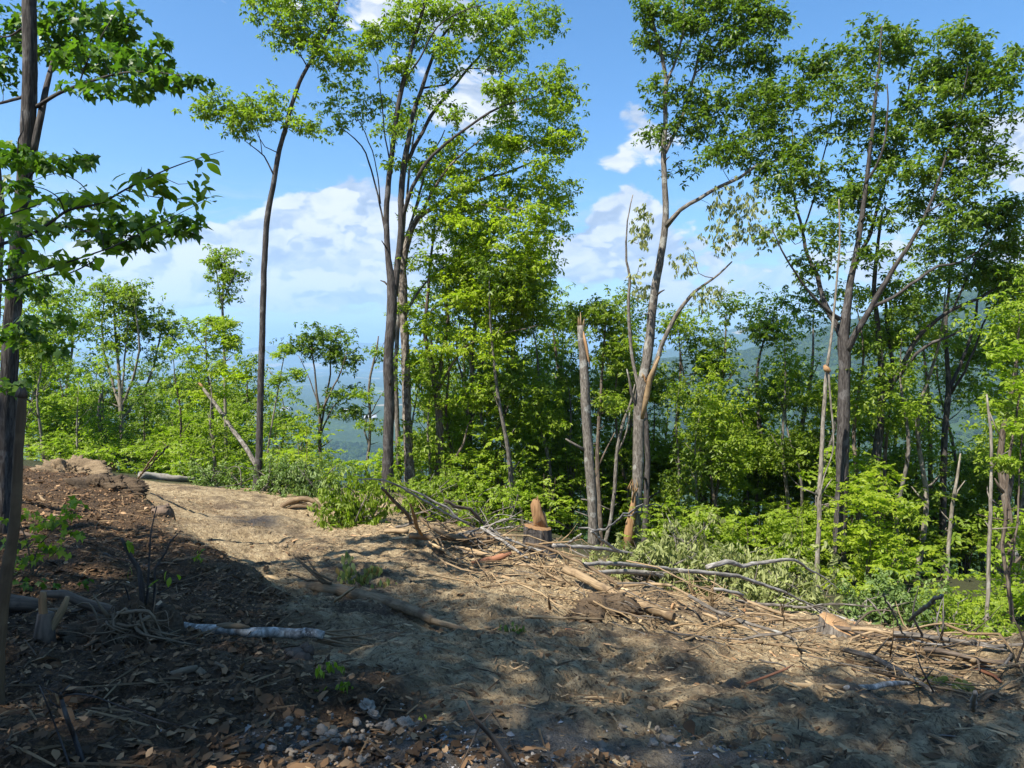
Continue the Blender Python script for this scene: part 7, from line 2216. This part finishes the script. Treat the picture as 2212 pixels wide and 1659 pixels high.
# ---- scattered sticks along the slash line (about 240 single ones, the rest is litter)
SL = np.array([c1(430, 560), c1(760, 600), c1(1000, 640), c2(300, 620), c2(600, 690), c2(900, 740), c3(200, 680), c3(600, 740), c3(950, 800), c4(300, 520), c4(700, 600), c4(1200, 700)])
kinds = [('wood', 'fresh pale'), ('wood_tan', 'peeled tan'), ('bark_grey', 'grey barked'), ('wood_brown', 'muddy brown')]
STK = [(c1(330, 380), 'left end of the slash pile'), (c1(700, 560), 'reddish root mass'), (c1(1080, 520), 'big sawn stump'), (c2(300, 560), 'upper end of the thick stripped log'), (c2(560, 680), 'big earth clod'), (c2(900, 700), 'sawn end of the thick stripped log'),
       (c2(1130, 640), 'fan of torn fibres'), (c3(300, 700), 'flat brown pole'), (c3(640, 850), 'long red bark strip'), (c3(1010, 640), 'low sawn stump'), (c4(300, 480), 'short pale cut stick'), (c4(600, 430), 'long split log'), (c4(960, 520), 'torn orange chunk'), (c4(1010, 740), 'curled dark bark slab'), (c4(100, 700), 'small birch log')]
for i in range(290):
    t = drng.uniform(0, 1) ** 1.25 * (len(SL) - 1)
    k = min(int(t), len(SL) - 2)
    f = t - k
    u, v = SL[k] * (1 - f) + SL[k + 1] * f
    off = drng.normal(0, 32)
    u += drng.normal(0, 40)
    v += off - 12
    v = min(v, 1600)
    b0 = G(u, v)
    L = float(np.clip(drng.lognormal(-.75, .55), .18, 1.7))
    ang_ = math.radians(-32) + drng.normal(0, .85)
    d = np.array([math.cos(ang_), math.sin(ang_), 0])
    r0 = float(np.clip(.004 + .011 * L * drng.uniform(.25, 1.6), .004, .03))
    pts = []
    bend = drng.normal(0, .13) * L
    tip = drng.normal(0, .16)
    pile = (.10 + .22 * max(0.0, 1 - t / 4)) * math.exp(-((off + 10) / 26) ** 2) * drng.uniform(0, 1.6)
    for s in np.linspace(-.5, .5, 5):
        q = b0 + d * L * s + np.array([-d[1], d[0], 0]) * bend * (1 - 4 * s * s)
        q[2] = float(H(q[0], q[1])) + r0 * .8 + pile * (1 + .6 * s) + .015 + max(0.0, tip * L * (s + .5 if tip > 0 else s - .5))
        pts.append(q)
    mk, word = kinds[int(drng.choice(4, p=[.22, .30, .22, .26]))]
    path, rad = resample(pts, np.array([1, .95, .85, .7, .45]) * r0, L / 6)
    path += drng.normal(0, .004 + .008 * L, path.shape)
    mbs = MB()
    V, po, re = tube(path, rad, 6, drng, .18, flat=.5 if drng.uniform() < .4 else None)
    mbs.add(V, po, rest=re)
    for _ in range(int(drng.integers(0, 4)) if L > .4 else 0):
        j_ = int(drng.integers(1, len(path)))
        dd = (path[j_] - path[j_ - 1]) / (np.linalg.norm(path[j_] - path[j_ - 1]) + 1e-9)
        e_ = path[j_] + (dd * .7 + drng.normal(0, .5, 3) + [0, 0, .25]) * L * drng.uniform(.12, .35)
        V, po, re = tube([path[j_], (path[j_] + e_) / 2 + drng.normal(0, .01, 3), e_], [rad[j_] * .6, rad[j_] * .45, .0015], 4)
        mbs.add(V, po, rest=re)
    o = mbs.build('broken_stick', M[mk], None, base=b0)
    near_ = min(STK, key=lambda s_: (s_[0][0] - u) ** 2 + 3 * (s_[0][1] - v) ** 2)[1]
    ln_ = 'short' if L < .38 else ('long' if L > .75 else 'middling')
    tag(o, f"{ln_} {word} stick by the {near_}", 'stick', f"{word} sticks scattered in the slash")

# bare cut tops tangled over the pile
MW_ = dict(_bk, wood_tan='peeled', wood='fresh', wood_brown='muddy', bark_silver='silvery')
for i, (p, W_, H_, nb_, mt) in enumerate([(c1(420, 400), 1.0, .9, 9, 'bark_grey'), (c1(540, 440), 1.0, .7, 9, 'wood_tan'), (c1(720, 470), 1.1, .8, 10, 'bark_silver'), (c1(860, 520), 1.0, .7, 9, 'wood_brown'), (c1(1040, 560), .9, .5, 9, 'wood'), (c2(180, 520), .9, .45, 9, 'wood_tan'), (c1(420, 330), .9, .8, 7, 'bark_grey'), (c1(620, 380), 1.0, .7, 8, 'bark_brown'), (c1(820, 450), 1.0, .6, 8, 'bark_grey'), (c1(980, 500), .8, .5, 7, 'wood_grey'), (c2(100, 420), .8, .35, 7, 'wood_tan'), (c2(330, 360), .9, .4, 7, 'bark_grey'), (c2(620, 470), 1.1, .45, 8, 'bark_grey'), (c2(900, 520), 1.0, .4, 8, 'bark_brown'),
                                       (c3(420, 520), 1.0, .5, 8, 'wood_tan'), (c3(700, 540), 1.1, .5, 9, 'bark_grey'), (c3(860, 560), 1.0, .45, 8, 'wood_grey'), (c4(300, 340), 1.0, .35, 8, 'bark_brown'), (c4(620, 400), 1.1, .35, 8, 'wood_tan'), (c4(1000, 450), 1.1, .4, 9, 'bark_grey'), (c4(1150, 560), .9, .3, 7, 'bark_brown')]):
    b0 = G(*p)
    near_ = min(STK, key=lambda s_: (s_[0][0] - p[0]) ** 2 + 3 * (s_[0][1] - p[1]) ** 2)[1]
    t = thing('bare_branch', f"bare twig tangle, {'upper' if i % 2 else 'lower'} {MW_.get(mt, 'weathered')} branch by the {near_}", 'branch', b0, 'bare branches in the slash pile')
    dirx = np.array([math.cos(-.55), math.sin(-.55), 0]) * (1 if drng.uniform() < .7 else -1)
    q = [b0 - dirx * W_ * .7 + [0, 0, .06], b0 + [0, 0, H_ * .35], b0 + dirx * W_ * .7 + [drng.normal(0, .15), drng.normal(0, .15), H_ * .75]]
    path, rad = resample(q, [.026, .018, .006], .12)
    path[1:] += np.cumsum(drng.normal(0, .012, path[1:].shape), 0)
    V, po, re = tube(path, rad, 7, drng, .12)
    put('stem', V, po, M[mt], t, {'rest': re})
    for k in range(nb_):
        j_ = int(drng.integers(2, len(path)))
        e_ = path[j_] + (dirx * drng.uniform(.2, .9) + drng.normal(0, .45, 3)) * W_ * .55
        e_[2] = max(e_[2], float(H(e_[0], e_[1])) + .03)
        m_ = (path[j_] + e_) / 2 + drng.normal(0, .05, 3)
        pp_, rr2_ = resample([path[j_], m_, e_], [rad[j_] * .6, rad[j_] * .45, .002], .08)
        V, po, re = tube(pp_, rr2_, 5, drng, .1)
        put('twig', V, po, M[mt], t, {'rest': re})

# ---- rocks
rk = [(300, 1460), (820, 1478), (1040, 1560), (1300, 1560)]
ROCKS = [(792, 1530, 26, 'large pale angular rock beside the seedling cluster'), (868, 1440 + 35, 30, 'tan flat rock below the birch log end'), (805, 1548, 20, 'grey rock leaning on the large pale angular rock')]
for i, (u, v, w, lab) in enumerate(ROCKS):
    b0 = G(u, v)
    r = w / 2 / F * b0[1]
    V, po = lump(b0 + [0, 0, r * .35], np.array([r * 1.1, r * .8, r * .75]), 300 + i, 4, 1.1, 1.7)
    tag(put('rock', V, po, M['rock'], None, base=b0, smooth=False), lab, 'rock')
SHP = []
for i in range(6):
    V, po = lump([0, 0, 0], np.array([1, .8, .6]), 320 + i, 1, 1.0, 1.6)
    SHP.append(mesh_data('stone', V, po, M['rock'], smooth=False))
for i in range(120):
    if i < 70:
        u, v = drng.normal(760, 110), drng.normal(1590, 35)
        lab, grp = 'loose pale stone in the stony patch at the bottom of the bank', 'stones at the bottom of the bank'
    else:
        u, v = drng.uniform(850, 1500), drng.normal(1600, 40)
        lab, grp = 'loose grey stone in the churned soil along the bottom edge', 'stones along the bottom edge'
    b0 = G(u, v)
    pos_ = min([((640, 1560), 'left end'), ((720, 1620), 'bottom'), ((800, 1570), 'middle'), ((860, 1610), 'right end')] if i < 70 else [((900, 1600), 'left of the bare greenish stick'), ((1080, 1620), 'around the bare greenish stick'), ((1250, 1600), 'right of the bare greenish stick'), ((1420, 1610), 'far right of the bare greenish stick')], key=lambda s_: abs(s_[0][0] - u) + abs(s_[0][1] - v))[1]
    s = float(drng.lognormal(-4.2, .45))
    szw = 'tiny' if s < .014 else ('small' if s < .020 else ('fist sized' if s < .03 else 'big'))
    lab = f'{szw} pale stone at the {pos_} of the stony patch under the bank' if i < 70 else f'{szw} grey stone in churned soil {pos_}'
    o = bpy.data.objects.new('stone', SHP[int(drng.integers(0, 6))])
    o.location = b0 + [0, 0, s * .3]
    o.rotation_euler = (drng.uniform(-.4, .4), drng.uniform(-.4, .4), drng.uniform(0, 6.28))
    o.scale = (s, s, s)
    COL.objects.link(o)
    tag(o, lab, 'stone', grp)

# ---- loose cover: gravel, chips, clods, dead leaves


def scatter(n, xr, yr, dens):
    x = drng.uniform(*xr, n)
    y = yr[0] + (yr[1] - yr[0]) * drng.uniform(0, 1, n) ** 1.35
    k = drng.uniform(0, 1, n) < dens(x, y)
    x, y = x[k], y[k]
    vis = np.abs(x) < y * .80 + .3
    return x[vis], y[vis]


def ground_z(x, y):
    z = H(x, y)
    l = zone_litter(x, y)
    return z + (fbm(x * 1.3, y * 1.3, 4, 3) * .16 + fbm(x * 5, y * 6.5, 4, 11, .62) * .055 + np.abs(fbm(x * 13, y * 15, 3, 23)) * .05) * np.exp(-np.maximum(y - 14, 0) / 10) - (1 - l) * 0.015


def pieces(name, label, x, y, shape, tri, size, mat, tint, tilt, lift=.004, aniso=None):
    n = len(x)
    z = ground_z(x, y)
    a = drng.uniform(0, 6.28, n) if aniso is None else math.radians(aniso[0]) + drng.normal(0, aniso[1], n)
    tx, ty = drng.normal(0, tilt, n), drng.normal(0, tilt, n)
    ca, sa = np.cos(a), np.sin(a)
    O = np.zeros(n)
    Rz = np.stack([np.stack([ca, -sa, O], -1), np.stack([sa, ca, O], -1), np.stack([O, O, O + 1], -1)], 1)
    Rx = np.stack([np.stack([O + 1, O, O], -1), np.stack([O, np.cos(tx), -np.sin(tx)], -1), np.stack([O, np.sin(tx), np.cos(tx)], -1)], 1)
    Ry = np.stack([np.stack([np.cos(ty), O, np.sin(ty)], -1), np.stack([O, O + 1, O], -1), np.stack([-np.sin(ty), O, np.cos(ty)], -1)], 1)
    R = Rx @ Ry @ Rz
    sh = np.asarray(shape)
    if sh.ndim == 2:
        sh = np.repeat(sh[None], n, 0)
    V = np.einsum('nij,nvj->nvi', R, sh * np.asarray(size).reshape(n, 1, -1)) + np.stack([x, y, z + lift], -1)[:, None]
    m = sh.shape[1]
    T = (np.arange(n)[:, None, None] * m + np.asarray(tri)[None]).reshape(-1, 3)
    o = put(name, V.reshape(-1, 3), [T], mat, None, {'tint': np.repeat(tint, m)}, smooth=False)
    return tag(o, label, kind='stuff')


LEAF6 = np.array([[-.5, 0, 0], [-.15, .28, .10], [.25, .22, .08], [.5, 0, .02], [.2, -.24, .10], [-.2, -.26, .12]])
LT = np.array([[0, 4, 1], [0, 5, 4], [1, 4, 2], [2, 4, 3]])
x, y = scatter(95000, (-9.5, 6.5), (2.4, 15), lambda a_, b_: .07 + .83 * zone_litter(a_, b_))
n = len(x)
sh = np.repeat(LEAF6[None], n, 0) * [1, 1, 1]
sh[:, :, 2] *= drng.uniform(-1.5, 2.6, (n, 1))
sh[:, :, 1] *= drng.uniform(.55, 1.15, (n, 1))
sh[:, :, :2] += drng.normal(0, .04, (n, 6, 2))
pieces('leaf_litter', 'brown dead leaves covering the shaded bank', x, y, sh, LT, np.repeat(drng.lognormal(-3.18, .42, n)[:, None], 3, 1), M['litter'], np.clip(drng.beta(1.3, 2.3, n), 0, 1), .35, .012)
CH = np.array([[-.5, -.5, 0], [.5, -.35, 0], [.5, .35, .15], [-.5, .5, .1], [-.35, 0, .7], [.38, 0, .6]])
CT = np.array([[0, 1, 5], [0, 5, 4], [1, 2, 5], [2, 3, 4], [2, 4, 5], [3, 0, 4]])


def chip_d(a_, b_):
    d_, _, t_ = line_dist(a_, b_, _berm)
    near_ = np.exp(-(d_ / 1.1) ** 2)
    return np.clip(.16 * (1 - zone_litter(a_, b_)) * (b_ < 15) + near_ * .9, 0, 1)


x, y = scatter(90000, (-4, 10.5), (2.6, 18), chip_d)
n = len(x)
L = drng.lognormal(-2.9, .6, n)
pieces('wood_chips', 'shredded wood chips and bark strewn over the road', x, y, CH, CT, np.stack([L, L * drng.uniform(.06, .28, n), L * drng.uniform(.04, .12, n)], -1), M['chips'], drng.beta(1.7, 1.5, n), .16, .004, (-25, .8))
x, y = scatter(22000, (-4, 10), (2.5, 20), lambda a_, b_: (1 - zone_litter(a_, b_)) * .75 * (.4 + 1.2 * (vnoise(a_ * 1.2, b_ * 1.2, 8) + .5)))
n = len(x)
CL = np.array([[-.5, -.4, -.1], [.5, -.45, -.1], [.55, .4, -.1], [-.45, .5, -.1], [-.1, -.05, .55], [.25, .15, .45]])
L = drng.lognormal(-3.7, .55, n)
pieces('soil_clods', 'loose clods of soil churned up by machines', x, y, CL, CT, np.stack([L, L * drng.uniform(.6, 1, n), L * drng.uniform(.5, .9, n)], -1), M['clods'], np.clip(drng.normal(.5, .2, n), 0, 1), .3, 0.0)
x, y = scatter(26000, (-2.5, 3), (2.5, 4.6), lambda a_, b_: np.clip(spots(a_, b_, [(660, 1600, .28), (760, 1570, .22), (1000, 1640, .5), (1230, 1630, .45), (1500, 1640, .35)]), 0, 1) * .8)
n = len(x)
L = drng.lognormal(-4.5, .45, n)
pieces('gravel', 'fine pale gravel at the foot of the bank', x, y, CL, CT, np.stack([L, L * .85, L * .7], -1), M['gravel'], drng.beta(1.6, 1.6, n), .4, 0.0)
# thin dark twigs lying about in the shade
TW = np.array([[-.5, -.5, 0], [-.5, .5, 0], [.5, .4, .4], [.5, -.4, .4], [0, 0, 1.0], [.05, .1, 1.0]])
x, y = scatter(5200, (-8, 8), (2.6, 15), lambda a_, b_: .4 + .3 * zone_litter(a_, b_))
n = len(x)
L = drng.lognormal(-1.75, .5, n)
pieces('fine_twigs', 'fine bare twigs strewn over soil and leaves', x, y, TW, np.array([[0, 3, 4], [3, 2, 4], [2, 1, 4], [1, 0, 4]]), np.stack([L, np.full(n, .009), np.full(n, .014)], -1), M['chips'], drng.uniform(0, .55, n), .10, .012)
